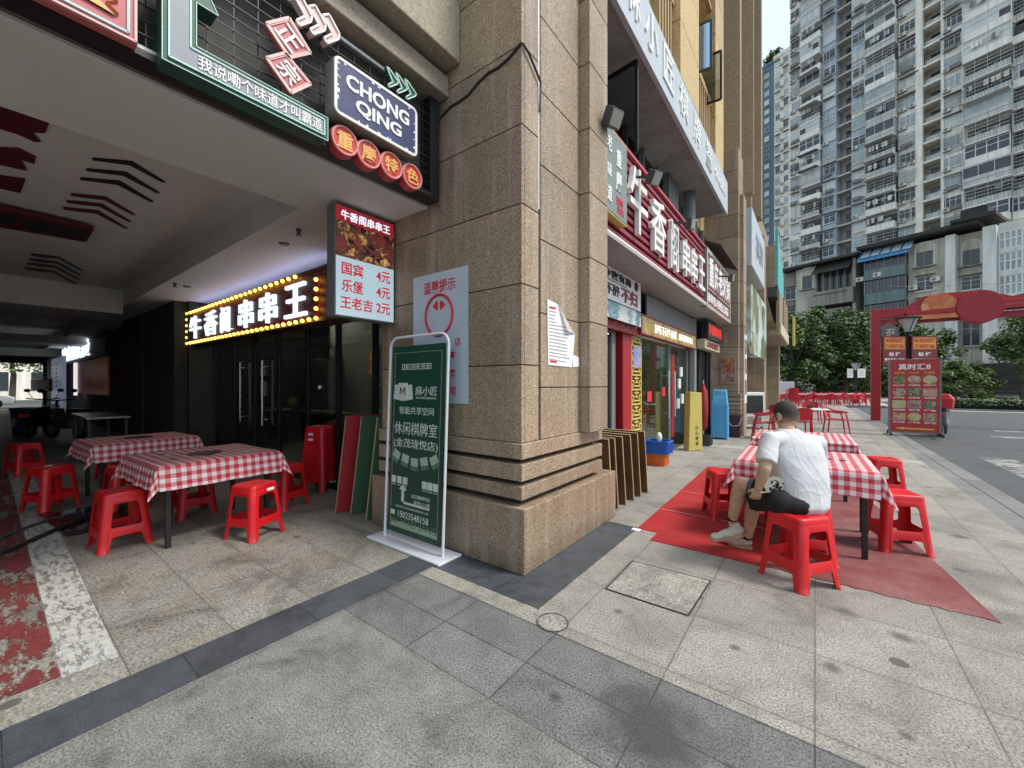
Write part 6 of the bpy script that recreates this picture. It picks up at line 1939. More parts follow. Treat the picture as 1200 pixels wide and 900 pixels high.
# paper fan held in the left hand
fan = thing('paper_fan', 'round pale paper fan with a black print held at the man\'s hip', 'fan', K(908,570,3.02))
fc_ = K(908.5,569,3.035); fn = (-FW*.9 - RT*.35).normalized(); fr2 = fn.cross(Vector((0,0,1))).normalized()*-1; fu = fr2.cross(fn)*-1
mb = MB(); mb.cyl(fc_-fn*.0015, fc_+fn*.0015, .072, n=32); mb.build('leaf', plain('fan_paper', (.60,.55,.47), .7, var=.06), fan)
mb = MB(); rr2 = random.Random(3)
for k in range(26):
    a = rr2.uniform(0,2*pi); q_ = rr2.uniform(0,.055); p_ = fc_+fn*.0022+fr2*(q_*cos(a))+fu*(q_*sin(a))
    mb.obox(p_+fr2*.012, fr2*rr2.uniform(.003,.012), fn*.0004, fu*rr2.uniform(.003,.012))
mb.build('print', M['ink_black'], fan)
mb = MB(); mb.tube([fc_-fr2*.05-fu*.05, K(890,577,3.06)], .006, 8); mb.build('handle', M['wood_edge'], fan)
# =================================================================== background: towers, old block, trees, gate, boards
EX = Vector((.918,-.395,0)).normalized()
NX_ = Vector((EX.y,-EX.x,0))                     # outward, towards the camera
class Face:
    """a facade plane: s along it, t outwards, z up; objects are built in its own frame"""
    def __init__(s, u, d): p = D(u,449.5,d); s.p = Vector((p.x,p.y,0)); s.ang = math.atan2(EX.y,EX.x)
    def s_of(s, u):
        r = ray(u,449.5); k = (s.p-EYEP).dot(NX_)/r.dot(NX_); q = EYEP+r*k
        return (q-s.p).dot(EX)
    def z_of(s, u, v):
        r = ray(u,v); k = (s.p-EYEP).dot(NX_)/r.dot(NX_); return (EYEP+r*k).z
    def thing(s, name, label, cat='building', group=None): return thing(name, label, cat, s.p, s.ang, group)
def fbox(mb, s0, s1, t0, t1, z0, z1, m=0): return mb.box(s0,s1,-t1,-t0,z0,z1,m)

def streaked(name, col, dirt=.45):
    m, nt, p = new_mat(name); n = N(nt)
    v = n.obj(); x, y, z = n.sep(v)
    dr = n.noise(n.comb(n.math('MULTIPLY', x, 2.6), n.math('MULTIPLY', y, 2.6), n.math('MULTIPLY', z, .22)), 1, 5, .65)
    big = n.noise(v, .35, 4, .6)
    c = n.ramp(dr, [(.35, col), (.55, mul(col, 1-dirt*.45)), (.72, mul(col, 1-dirt))])
    c = n.mix(1.0, c, n.ramp(big, [(.3, (.80,.78,.74)), (.55, (1,1,1))]), 'MULTIPLY')
    n.link(c, p.inputs['Base Color']); p.inputs['Roughness'].default_value = .8
    return m
M['t_white'] = streaked('tower_white', (.88,.83,.74), .34)
M['t_blue'] = streaked('tower_blue', (.46,.53,.60), .3)
M['t_tan'] = streaked('tower_tan', (.60,.54,.47), .4)
M['t_grey'] = streaked('tower_grey', (.58,.57,.54), .4)
M['t_deep'] = plain('tower_deep_blue', (.105,.155,.205), .8, var=.1, scale=.2)
M['cream_patch'] = plain('cream_patch', (.55,.50,.42), .8, var=.2, scale=1)
M['t_dark'] = plain('tower_dark_opening', (.075,.074,.075), .7, var=.3, scale=1)
M['pane_dark'] = plain('pane_dark', (.05,.06,.07), .12, var=.3, scale=.6)
M['pane_mid'] = plain('pane_mid', (.34,.38,.38), .15, var=.25, scale=.5)
M['pane_pale'] = plain('pane_pale', (.58,.59,.56), .3, var=.2, scale=.5)
M['frame_white'] = plain('frame_white', (.66,.66,.64), .5, var=.1)
M['rail_dark'] = plain('rail_dark', (.19,.18,.165), .6, var=.2)
M['ac_white'] = plain('ac_white', (.62,.61,.58), .6, var=.15)
M['clutter'] = photo('balcony_clutter', [(.06,.06,.06),(.30,.28,.25),(.13,.12,.11),(.48,.46,.43),(.22,.12,.10)], .9)
PANES = ['pane_dark','pane_mid','pane_pale']
rt = random.Random(11)

def win_mesh(w, h, nx, pane, hood=False, bars=False):
    mb = MB()
    fbox(mb, -w/2, w/2, .0, .03, 0, h, 1)
    fr = .07
    fbox(mb, -w/2-fr, -w/2, 0, .09, -fr, h+fr); fbox(mb, w/2, w/2+fr, 0, .09, -fr, h+fr)
    fbox(mb, -w/2, w/2, 0, .09, -fr, 0); fbox(mb, -w/2, w/2, 0, .09, h, h+fr)
    for i in range(1,nx): x = -w/2+w*i/nx; fbox(mb, x-.03, x+.03, .03, .08, 0, h)
    fbox(mb, -w/2, w/2, .031, .07, h*.68, h*.68+.05)
    fbox(mb, -w/2-.15, w/2+.15, .0, .22, -.16, -fr)
    if hood: fbox(mb, -w/2-.2, w/2+.2, 0, .55, h+.2, h+.27, 2)
    if bars:
        for i in range(9): x = -w/2+w*i/8; fbox(mb, x-.012, x+.012, .42, .45, -.05, h+.05, 2)
        for z in (-.05,h*.5,h+.02): fbox(mb, -w/2, w/2, .41, .46, z, z+.03, 2); fbox(mb, -w/2-.02, -w/2+.02, .09, .41, z, z+.03, 2); fbox(mb, w/2-.02, w/2+.02, .09, .41, z, z+.03, 2)
    return mb, [M['frame_white'], M[pane], M['rail_dark']]
WIN = {}
def win(kind):
    if kind not in WIN:
        w, h, nx, pane, hood, bars = kind; mb, ms = win_mesh(w, h, nx, pane, hood, bars); WIN[kind] = (mb, ms, mb.mesh('window', ms))
    return WIN[kind]
def ac_mesh():
    mb = MB(); fbox(mb, -.42,.42,.02,.34,0,.58,0); mb.cyl((-.1,-.345,.29),(-.1,-.35,.29),.22,n=12,m=1); fbox(mb, -.45,.45,0,.4,-.06,-.01,1); return mb.mesh('air_conditioner', [M['ac_white'], M['rail_dark']])
ACM = ac_mesh()
def place(me, name, parent, s, t, z):
    o = bpy.data.objects.new(name, me); COL.objects.link(o); o.parent = parent; o.location = (s,-t,z); return o

FLH = 3.0
def balcony_mesh(w, dp, kind, pane):
    """one storey of a balcony stack; origin at slab level in the middle of the wall line"""
    mb = MB(); ms = [M['t_white'], M[pane], M['rail_dark'], M['frame_white'], M['t_dark'], M['t_grey'], M['clutter']]
    fbox(mb, -w/2,w/2,0,dp,-.14,0,0)
    fbox(mb, -w/2+.05,w/2-.05,.02,.05,.05,2.5,4)
    if kind == 'open':
        fbox(mb,-w/2,w/2,dp-.10,dp,0,.95,0); fbox(mb,-w/2,-w/2+.1,0,dp-.1,0,.95,0); fbox(mb,w/2-.1,w/2,0,dp-.1,0,.95,0)
        for i in range(5):
            x = rt.uniform(-w/2+.3,w/2-.5); fbox(mb,x,x+rt.uniform(.2,.7),.3,dp-.3,.95 if rt.random() < .5 else .2,rt.uniform(1.2,1.9),6)
        fbox(mb,-w/2+.2,w/2-.2,dp-.25,dp-.2,2.15,2.19,2)
    elif kind == 'glazed':
        fbox(mb,-w/2,w/2,dp-.10,dp,0,.9,0); fbox(mb,-w/2,-w/2+.1,0,dp-.1,0,.9,0); fbox(mb,w/2-.1,w/2,0,dp-.1,0,.9,0)
        fbox(mb,-w/2+.05,w/2-.05,dp-.08,dp-.05,.9,2.75,1); fbox(mb,-w/2+.03,-w/2+.06,.1,dp-.1,.9,2.75,1); fbox(mb,w/2-.06,w/2-.03,.1,dp-.1,.9,2.75,1)
        n_ = max(3,int(w/1.1))
        for i in range(n_+1):
            x = -w/2+w*i/n_; fbox(mb,x-.05,x+.05,dp-.09,dp+.01,.9,2.75,3)
            if i < n_ and rt.random() < .22: fbox(mb,x+.05,x+w/n_-.05,dp-.049,dp-.045,.95,2.1,4)
        for z in (.9,1.95,2.68): fbox(mb,-w/2,w/2,dp-.085,dp+.015,z,z+.08,3)
        for z in (.9,2.68): fbox(mb,-w/2,-w/2+.1,.1,dp-.1,z,z+.08,3)
    elif kind == 'caged':
        fbox(mb,-w/2,w/2,dp-.06,dp-.02,0,.75,5)
        n_ = int(w/.3)
        for i in range(n_+1): x = -w/2+w*i/n_; fbox(mb,x-.016,x+.016,dp-.03,dp,0,2.7,3 if i % 4 == 0 else 2)
        for z in (.75,1.2,1.7,2.2,2.66): fbox(mb,-w/2,w/2,dp-.02,dp+.015,z,z+.04,3)
        for i in range(6):
            x = rt.uniform(-w/2+.3,w/2-.5); fbox(mb,x,x+rt.uniform(.2,.8),.3,dp-.3,.1,rt.uniform(.6,1.7),6)
        fbox(mb,-w/2,w/2,.1,dp+.12,2.72,2.76,5)
    else:
        fbox(mb,-w/2,w/2,dp-.08,dp,0,1.15,5); fbox(mb,-w/2,-w/2+.08,0,dp-.08,0,2.7,5); fbox(mb,w/2-.08,w/2,0,dp-.08,0,2.7,5)
        n_ = max(3,int(w/1.3))
        fbox(mb,-w/2+.05,w/2-.05,dp-.07,dp-.05,1.15,2.6,1)
        for i in range(n_+1): x = -w/2+w*i/n_; fbox(mb,x-.04,x+.04,dp-.07,dp+.01,1.15,2.6,5)
        fbox(mb,-w/2,w/2,dp-.08,dp+.02,2.6,2.86,5); fbox(mb,-w/2,w/2,dp,dp+.03,.55,.6,2)
    return mb.mesh('balcony', ms)

# --- main apartment tower
F1 = Face(1079, 63)
tw = F1.thing('apartment_tower', 'huge pale apartment tower with blue bays and stacked caged balconies filling the upper right')
s = F1.s_of
ZT, Z0, NF = 96, 0, 31
ed = [s(u) for u in (926,939,964,980,998,1016,1053,1076,1104,1130,1189,1206,1260)]
F_LOW = 6
def mass(parts, mat, nm='wall'):
    mb = MB()
    for s0, s1, t in parts: fbox(mb, s0, s1, -14, t, Z0, ZT)
    return mb.build(nm, M[mat], tw, local=True)
mass([(ed[0],ed[1]-.002,0)], 't_white'); mass([(ed[1],ed[2]-.002,-.3)], 't_grey'); mass([(ed[2],ed[3]-.002,.05)], 't_blue', 'blue_wall'); mass([(ed[3],ed[4]-.002,-2.2)], 't_tan', 'recess_wall')
mass([(ed[4],ed[5]-.002,.05)], 't_blue', 'blue_wall'); mass([(ed[5],ed[6]-.002,-.3)], 't_grey'); mass([(ed[6],ed[7]-.002,0)], 't_white'); mass([(ed[7],ed[8]-.002,-1.9)], 't_tan', 'recess_wall')
mass([(ed[8],ed[9]-.002,0)], 't_white'); mass([(ed[9],ed[10]-.002,-.3)], 't_white'); mass([(ed[10],ed[11]-.002,-3)], 't_grey', 'recess_wall'); mass([(ed[11],ed[12],0)], 't_white')
wn_list = []
for f_ in range(F_LOW, NF):
    z = f_*FLH
    for (a, b_, w, nx, acs) in ((ed[0],ed[1],1.5,2,.7),(ed[2],ed[3],1.7,2,.15),(ed[4],ed[5],1.7,2,.2),(ed[6],ed[7],1.9,3,1.6),(ed[8],ed[9],1.8,3,.9),(ed[11],ed[11]+4,1.6,2,.8)):
        kind = (w, 1.5, nx, rt.choice(PANES), rt.random() < .3, rt.random() < .3)
        wn_list.append((kind, (a+b_)/2+rt.uniform(-.15,.15), .06 if a in (ed[2],ed[4]) else .01, z+.95, f_))
        n_ac = int(acs)+(1 if rt.random() < acs-int(acs) else 0)
        for k in range(n_ac):
            o_ = (-1 if k == 0 else 1)*((b_-a)/2-.55)
            if f_ < 26: place(ACM, 'air_conditioner', tw, (a+b_)/2+o_, .02, z+.35+rt.uniform(0,.2)).parent = tw
    # recess windows and slabs
order = sorted(wn_list, key=lambda q: abs(q[4]-14))
for kind, ss, tt, zz, f_ in order[:96]:
    place(win(kind)[2], 'window', tw, ss, tt, zz)
mb = MB(); ms = [M['frame_white'], M['pane_mid'], M['rail_dark'], M['pane_dark'], M['pane_pale']]
for kind, ss, tt, zz, f_ in order[96:]:
    w_ = win(kind)[0]; pi_ = {'pane_mid':1,'pane_dark':3,'pane_pale':4}[kind[3]]
    b0 = len(mb.v); mb.v += [(x+ss,y-tt,z_+zz) for x,y,z_ in w_.v]; mb.f += [tuple(i+b0 for i in q) for q in w_.f]; mb.m += [pi_ if m_ == 1 else m_ for m_ in w_.m]
tag(mb.build('window_rows', ms, tw, local=True), kind='stuff')
for a, b_, tt, mt, nm in ((ed[3],ed[4],-.15,'t_tan','recess_slab'),(ed[7],ed[8],.12,'t_white','stair_slab')):
    mb = MB()
    for f_ in range(F_LOW, NF):
        fbox(mb, a, b_, -1.8, tt, f_*FLH-.16, f_*FLH+.12)
    if nm == 'stair_slab':
        fbox(mb, a-.25, a+.55, -.4, .35, Z0, ZT); fbox(mb, b_-.1, b_+.25, -.4, .2, Z0, ZT)
    tag(mb.build(nm, M[mt], tw, local=True), kind='stuff')
    mb = MB()
    for f_ in range(F_LOW, NF):
        c_ = b_-(b_-a)*.28; tz = -1.85 if nm == 'stair_slab' else -2.15
        fbox(mb, c_-.9, c_+.9, tz, tz+.06, f_*FLH+.9, f_*FLH+2.3, 0)
        if nm == 'stair_slab':
            for k in range(2): fbox(mb, c_-.5+k*.5, c_-.1+k*.5, -1.5, -.9, f_*FLH+.2, f_*FLH+1.0+.3*k, 1)
            fbox(mb, c_-1.2, c_+.9, -.6, -.55, f_*FLH+.12, f_*FLH+1.05, 1)
    tag(mb.build('recess_window', [M['pane_dark'], M['t_grey']], tw, local=True), kind='stuff')
kinds = ['open','glazed','caged','panel']
BM = {}
for (a, b_, dp, wts) in ((ed[1],ed[2],1.1,(3,2,5,3)),(ed[5],ed[6],1.4,(2,4,3,5)),(ed[9],ed[10],1.5,(2,6,4,3)),(ed[10]-.2,ed[11]+.3,.6,(3,1,4,1))):
    for f_ in range(F_LOW, NF if b_ < 0 else 27):
        k_ = (round(b_-a,2), dp, rt.choices(kinds, wts)[0], rt.choice(PANES), rt.randint(0,2))
        if k_ not in BM: BM[k_] = balcony_mesh(b_-a-.15, dp, k_[2], k_[3])
        o_ = place(BM[k_], 'balcony', tw, (a+b_)/2, -.28 if b_ < ed[10]+.1 else -.3, f_*FLH); o_.scale = (rt.choice((1,1,.93)), rt.uniform(.82,1.2), 1)

pt_ = [M['t_white'],M['t_grey'],M['cream_patch'],M['rail_dark'],M['pane_mid']]
mb = MB()
for f_ in range(F_LOW, NF):
    for a, b_ in ((ed[0],ed[1]),(ed[2],ed[3]),(ed[4],ed[5]),(ed[6],ed[7]),(ed[8],ed[9]),(ed[11],ed[11]+5)):
        z = f_*FLH
        if rt.random() < .40: fbox(mb, a+.1, b_-.1, .07, .10, z+.05, z+.85, rt.choice((0,1,2)))
        if rt.random() < .35: fbox(mb, a+.2, b_-.2, .08, .75, z+2.62, z+2.68, rt.choice((1,3)))
        if rt.random() < .30:
            x0_ = rt.uniform(a+.2,b_-1.4); fbox(mb, x0_, x0_+1.2, .10, .55, z+.45, z+.50, 3); fbox(mb, x0_, x0_+1.2, .51, .55, z+.50, z+1.0, 3)
        if rt.random() < .5:
            x0_ = rt.uniform(a+.1,b_-.3); mb.cyl((x0_,-.12,z),(x0_,-.12,z+3.0),.06,n=6,m=rt.choice((0,1)))
    for a, b_ in ((ed[1],ed[2]),(ed[5],ed[6]),(ed[9],ed[10])):
        z = f_*FLH
        if rt.random() < .35: fbox(mb, a+.1, b_-.2, .9, 2.0, z+2.72, z+2.78, rt.choice((1,3,0)))
        if rt.random() < .5:
            for j in range(rt.randint(2,6)):
                x0_ = rt.uniform(a+.2,b_-.6); fbox(mb, x0_, x0_+rt.uniform(.2,.5), 1.55, 1.62, z+1.3, z+2.1, rt.choice((0,1,2,3,4)))
tag(mb.build('facade_clutter', pt_, tw, local=True), kind='stuff')

# --- distant towers at the left of it
def slim(u0, u1, d, vtop, label, mat, cols, group=None, nm='apartment_tower'):
    F = Face((u0+u1)/2, d); t = F.thing(nm, label, 'building', group)
    a, b_ = F.s_of(u0), F.s_of(u1); zt_ = F.z_of((u0+u1)/2, vtop)
    mb = MB(); fbox(mb, a, b_, -14, 0, 0, zt_); fbox(mb, a-.2, b_+.2, -14, .25, zt_, zt_+1.0); mb.build('wall', M[mat], t, local=True)
    n_ = 0; fl = int(zt_/3)
    mbs = MB(); ms = [M['frame_white'], M['pane_mid'], M['rail_dark']]
    for f_ in range(fl-1, 8, -1):
        for c_ in cols:
            ss = a+(b_-a)*c_
            kind = ((b_-a)*.26, 1.5, 2, rt.choice(PANES), rt.random() < .5, rt.random() < .5)
            place(win(((round(kind[0],1),)+kind[1:]))[2], 'window', t, ss, .01, f_*3.0+.8)
        if len(cols) > 1: place(ACM, 'air_conditioner', t, a+(b_-a)*.5, .02, f_*3.0+rt.uniform(.2,.6))
    mb = MB()
    for f_ in range(8, fl): fbox(mb, a, b_, 0, .18, f_*3.0-.1, f_*3.0+.02)
    if len(cols) > 1: tag(mb.build('floor_ledge', M['t_white'], t, local=True), kind='stuff')
    return F, t, zt_
Fb, tb, zb_ = slim(888.5, 907, 133, 79, 'slim dark blue tower farthest left against the sky', 't_deep', (.55,))
Fw_, tw2, zw_ = slim(907.5, 926, 112, 64, 'slim white tower between the dark blue tower and the huge pale one', 't_white', (.22,.75))

# --- old cream block in front of the towers
F2 = Face(1171, 46)
ob = F2.thing('old_block', 'low old cream block with dark roof, blue awning and teal balconies before the tower')
M['cream_old'] = streaked('old_cream_plaster', (.60,.55,.46), .5)
M['cream_white'] = streaked('old_white_plaster', (.72,.70,.66), .3)
M['old_concrete'] = streaked('old_concrete', (.30,.275,.24), .55)
M['roof_dark'] = plain('rusty_dark_roof', (.035,.030,.028), .8, var=.4, scale=1)
M['teal_old'] = streaked('faded_teal_panel', (.17,.235,.235), .5)
M['awning_blue'] = plain('blue_awning', (.07,.22,.42), .5, var=.15, scale=1)
def lb(name, rects, mat, t0=-.5, t1=0.0, parent=ob):
    for u0, u1, v0, v1 in rects:
        mb = MB(); um = (u0+u1)/2; fbox(mb, F2.s_of(u0), F2.s_of(u1), t0, t1, max(0,F2.z_of(um,v1)), F2.z_of(um,v0))
        mb.build(name, M[mat] if isinstance(mat,str) else mat, parent, local=True)
ze = F2.z_of(1171,258)
S2 = F2.s_of
def lw(name, u0, u1, mat, t0, t1, z0=0, z1=None):
    mb = MB(); fbox(mb, S2(u0), S2(u1), t0, t1, z0, z1 or ze-.6); return mb.build(name, M[mat], ob, local=True)
lw('wall', 915, 933, 'old_concrete', -10, -.6); lw('wall', 933, 956, 'cream_old', -10, .1); lw('recess_wall', 956.2, 999, 't_dark', -10, -1.2); lw('wall', 999.2, 1003, 'cream_old', -10, .1)
lw('recess_wall', 1003.2, 1017, 't_dark', -10, -1.5); lw('recess_wall', 1017.2, 1065, 't_dark', -10, -1.0); lw('wall', 1065.2, 1110, 'cream_old', -10, .3); lw('wall', 1110.2, 1122, 'cream_white', -10, .9)
lw('wall', 1122.2, 1154, 'cream_old', -10, -.4); lw('wall', 1154.2, 1170, 'cream_white', -10, 1.0)
lw('wall', 1170.2, 1215, 'cream_white', -9, -.2, 0, ze-.3)
mb = MB(); fbox(mb, S2(917), S2(1010), -9, 1.3, ze-.5, ze-.15); fbox(mb, S2(1010), S2(1150), -9, 1.8, ze-.1, ze+.35); fbox(mb, S2(1120), S2(1173), -9, 2.2, ze+.36, ze+.75)
fbox(mb, S2(1128), S2(1160), -7, .8, ze+.76, ze+2.0)
mb.build('roof', M['roof_dark'], ob, local=True)
# arched windows
def arch(name, u0, u1, v0, v1, t):
    um = (u0+u1)/2; a, b_ = S2(u0), S2(u1); z0, z1 = F2.z_of(um,v1), F2.z_of(um,v0); r = (b_-a)/2
    q = [(a,z0),(b_,z0)]+[((a+b_)/2+r*cos(pi*i/12), z1-r*.7+r*.7*sin(pi*i/12)) for i in range(13)]
    mb = MB(); mb.prism(q, (0,-t-.03,0), (1,0,0), (0,0,1), .06); o_ = mb.build(name, M['cream_old'], ob, local=True)
    mb = MB(); rim(mb, q, .16, -t-.05, .14, axis='y'); mb.build('arch_moulding', M['cream_white'], o_, local=True)
    mb = MB(); za_ = z0+(z1-z0)*.12; zw = z0+(z1-z0)*.66; fbox(mb,a+.10,b_-.10,t+.10,t+.13,za_,zw); mb.build('pane', M['pane_dark'], o_, local=True)
    mb = MB()
    for k in range(3): x = a+.15+(b_-a-.3)*k/2; fbox(mb,x-.04,x+.04,t+.131,t+.17,za_,zw)
    fbox(mb,a-.2,b_+.2,t+.03,t+.7,za_-.16,za_-.02); mb.build('sash', M['old_concrete'], o_, local=True)
arch('window', 940, 953.5, 313, 342, .1); arch('window', 1074, 1096, 284, 316, .3); arch('window', 1126, 1149, 280, 314, -.4)
for u0, u1, v0, v1, t in ((1076,1095,324,340,.3),(1126,1148,323,338,-.4),(1076,1095,350,366,.3),(1126,1148,350,366,-.4),(1127,1147,376,404,-.4),(919,930,337,350,-.6),(919,930,360,374,-.6)):
    um = (u0+u1)/2; o_ = place(win((round(S2(u1)-S2(u0),1), round(F2.z_of(um,v0)-F2.z_of(um,v1),1), 2, 'pane_dark', True, v0 > 330))[2], 'window', ob, (S2(u0)+S2(u1))/2, t+.01, F2.z_of(um,v1))
# balconies: left concrete one, middle teal ones
lb('parapet', [(950,1003,340,357),(956,999,362,380)], 'old_concrete', -.2, 1.0)
mb = MB(); fbox(mb, S2(957), S2(998), -1.2, 1.0, F2.z_of(977,345), F2.z_of(977,343)); mb.build('balcony_slab', M['old_concrete'], ob, local=True)
lb('parapet', [(1017,1065,314,326),(1017,1065,342,355),(1017,1065,370,382)], 'teal_old', -.1, 1.2)
lb('balcony_window', [(1018,1064,303,313.5),(1018,1064,327,341.5),(1018,1064,356,369.5)], 'pane_dark', .6, 1.0)
lb('balcony_window', [(958,997,318,339)], 'pane_dark', -1.0, -.6)
mb = MB()
for v0, v1 in ((303,314),(327,342),(356,370)):
    for k in range(7):
        x = S2(1017)+(S2(1065)-S2(1017))*k/6; fbox(mb, x-.05, x+.05, .95, 1.1, F2.z_of(1041,v1), F2.z_of(1041,v0))
for k in range(6):
    x = S2(957)+(S2(998)-S2(957))*k/5; fbox(mb, x-.06, x+.06, -.2, .0, F2.z_of(977,341), F2.z_of(977,317))
mb.build('balcony_post', M['old_concrete'], ob, local=True)
def slope(name, u0, u1, va, vb, ta, tb_, mat, parts=0):
    z0, z1 = F2.z_of((u0+u1)/2,vb), F2.z_of((u0+u1)/2,va); a, b_ = S2(u0), S2(u1)
    mb = MB(); mb.add([(a,-ta,z1),(b_,-ta,z1),(b_,-tb_,z0),(a,-tb_,z0),(a,-ta,z1-.12),(b_,-ta,z1-.12),(b_,-tb_,z0-.12),(a,-tb_,z0-.12)], [(3,2,1,0),(4,5,6,7),(0,1,5,4),(1,2,6,5),(2,3,7,6),(3,0,4,7)])
    if parts:
        for k in range(parts+1):
            x = a+(b_-a)*k/parts; mb.bar((x,-ta,z1+.05),(x,-tb_,z0+.05),.10,.06,0)
    return mb.build(name, M[mat], ob, local=True)
slope('awning', 1011, 1070, 284, 303, -.5, 1.9, 'awning_blue', 8); slope('awning', 956, 1000, 302, 318, -.8, 1.5, 'roof_dark')
mb = MB()
for k in range(5):
    x = S2(1014)+(S2(1067)-S2(1014))*k/4.4; z0, z1 = F2.z_of(1040,300), F2.z_of(1040,289)
    mb.add([(x,-1.62,z0+.10),(x+.9,-1.62,z0+.10),(x+.9,-.35,z1+.0),(x,-.35,z1+.0)], [(0,1,2,3)])
mb.build('awning_skylight', plain('pale_sheet', (.40,.50,.58), .4), ob, local=True)
for u, v in ((1032,325),(1072,340),(990,345),(1098,330),(1010,330)): place(ACM, 'air_conditioner', ob, S2(u), .9 if 1017 < u < 1065 else .4, F2.z_of(u,v))
# glazed bay at the right end
for k, (v0, v1) in enumerate(((270,291),(295,317),(322,345),(350,372))):
    um = 1184; a, b_ = S2(1172), S2(1199); z0, z1 = F2.z_of(um,v1), F2.z_of(um,v0)
    mb = MB(); fbox(mb,a,b_,-.19,.3,z0,z1,1)
    for i in range(5): x = a+(b_-a)*i/4; fbox(mb,x-.07,x+.07,.3,.38,z0,z1,0)
    for z in (z0,(z0+z1)/2,z1-.14): fbox(mb,a,b_,.3,.39,z,z+.14,0)
    mb.build('bay_window', [M['frame_white'], M['pane_mid']], ob, local=True)
lb('bay_spandrel', [(1171,1200,291,295),(1171,1200,317,322),(1171,1200,345,350)], 'cream_white', -.19, .45)
lb('shop_front', [(1155,1215,425,462)], 'roof_dark', 1.1, 1.3)
mb = MB(); fbox(mb, S2(1124), S2(1126.5), 1.2, 1.5, 0, F2.z_of(1125,372)); tag(mb.build('down_pipe', M['pane_pale'], ob, local=True))

# =================================================================== trees and hedge
def leafmat(name, a, b_, c_):
    m, nt, p = new_mat(name); n = N(nt)
    oi = n.new('ObjectInfo'); g_ = n.new('NewGeometry')
    k = n.math('ADD', n.math('MULTIPLY', g_.outputs['Random Per Island'], .6), n.math('MULTIPLY', n.noise(n.obj(), .9, 4), .5))
    c = n.ramp(k, [(.25, a), (.55, b_), (.85, c_)])
    n.link(c, p.inputs['Base Color']); p.inputs['Roughness'].default_value = .5
    tr = n.new('BsdfTranslucent'); n.link(c, tr.inputs[0]); mx = n.new('MixShader'); mx.inputs[0].default_value = .22
    n.link(p.outputs[0], mx.inputs[1]); n.link(tr.outputs[0], mx.inputs[2]); n.link(mx.outputs[0], nt.nodes['Material Output'].inputs['Surface'])
    return m
M['leaf_dark'] = leafmat('dark_leaves', (.010,.028,.007), (.034,.078,.014), (.13,.20,.035))
M['leaf_mid'] = leafmat('mid_leaves', (.020,.048,.010), (.060,.115,.020), (.17,.23,.05))
M['bark'] = plain('bark', (.075,.06,.045), .9, var=.3, scale=4)
def leaves(mb, c, rad, n, size, rnd):
    """one clump: leaf blades on and inside a small ellipsoid"""
    for _ in range(n):
        th, ph = rnd.uniform(0,2*pi), math.acos(rnd.uniform(-1,1)); r = rad*rnd.uniform(.45,1.0)
        d_ = Vector((sin(ph)*cos(th), sin(ph)*sin(th), cos(ph)*.75))
        p_ = c + d_*r
        a = Vector((rnd.gauss(0,1),rnd.gauss(0,1),rnd.gauss(0,.5))).normalized()
        nn = (d_*.6+Vector((rnd.gauss(0,.6),rnd.gauss(0,.6),.5+rnd.random()*.5))).normalized()
        a = (a-nn*a.dot(nn)).normalized(); b2 = nn.cross(a); sz = size*rnd.uniform(.6,1.35)
        mb.add([p_-a*sz, p_+b2*sz*.42+nn*sz*.06, p_+a*sz, p_-b2*sz*.42+nn*sz*.06], [(0,1,2,3)])
def tree(u, d, vtop, width, label, mat, seed, zlow=2.0, dens=1.0, group='trees before the old block', size=.20):
    rnd = random.Random(seed); b0 = D(u,449.5,d); b0.z = 0
    H = EYE+(449.5-vtop)/470*d
    t = thing('broadleaf_tree', label, 'tree', b0, 0, group)
    tr = MB(); cr = MB()
    top = b0+Vector((rnd.uniform(-.3,.3),rnd.uniform(-.3,.3),H*.62))
    tr.tube([b0-Vector((0,0,.2)), b0+Vector((.05,.03,H*.2)), b0.lerp(top,.6)+Vector((rnd.uniform(-.15,.15),0,0)), top], [.026*H,.020*H,.015*H,.006*H], 8)
    nc = int(46*dens)
    for k in range(nc):
        th = rnd.uniform(0,2*pi); h_ = rnd.uniform(0,1)
        env = (sin(pi*min(1,h_*.86+.16)))**.7
        r = width*env*math.sqrt(rnd.uniform(.12,1.0))*rnd.uniform(.75,1.12)
        z_ = zlow+(H-zlow-.4)*h_
        c = b0+Vector((r*cos(th), r*sin(th), z_+rnd.uniform(-.3,.3)))
        if k % 4 == 0:
            st = b0.lerp(top, min(.95,max(.3,(z_-.6)/H))); tr.tube([st, st.lerp(c,.55)+Vector((0,0,.2)), c], [.009*H,.006*H,.002*H], 5)
        leaves(cr, c, width*rnd.uniform(.22,.40), int(150*dens), size, rnd)
    tr.build('trunk', M['bark'], t); cr.build('crown', M[mat], t)
    return t
tree(930, 38, 366, 3.0, 'dense dark tree at the left end of the tree row, beside the granite building', 'leaf_dark', 1, 2.2)
tree(958, 41, 360, 3.4, 'dense dark tree second from the granite building in the tree row', 'leaf_dark', 2, 2.2)
tree(990, 39, 357, 3.2, 'tall dense tree behind the far lamp post in the tree row', 'leaf_dark', 3, 2.0)
tree(1014, 42, 368, 2.8, 'dense tree just left of the red gate post', 'leaf_mid', 4, 2.0)
tree(1052, 44, 374, 3.2, 'dark tree behind the pair of red lamp-post signs', 'leaf_dark', 5, 1.8)
tree(1088, 46, 377, 3.0, 'looser tree behind the discs of the red gate', 'leaf_dark', 6, 1.8, .75)
tree(1118, 33, 419, 1.7, 'small round shrub-like tree right of the menu board', 'leaf_mid', 7, .7, 1.0, None, .13)
tree(1146, 34, 424, 1.5, 'second small round tree with paler leaves above the hedge', 'leaf_mid', 8, .7, .8, None, .13)
tree(1198, 37, 362, 2.6, 'mid-green tree at the right edge above the road', 'leaf_mid', 9, 2.3, .8, None)
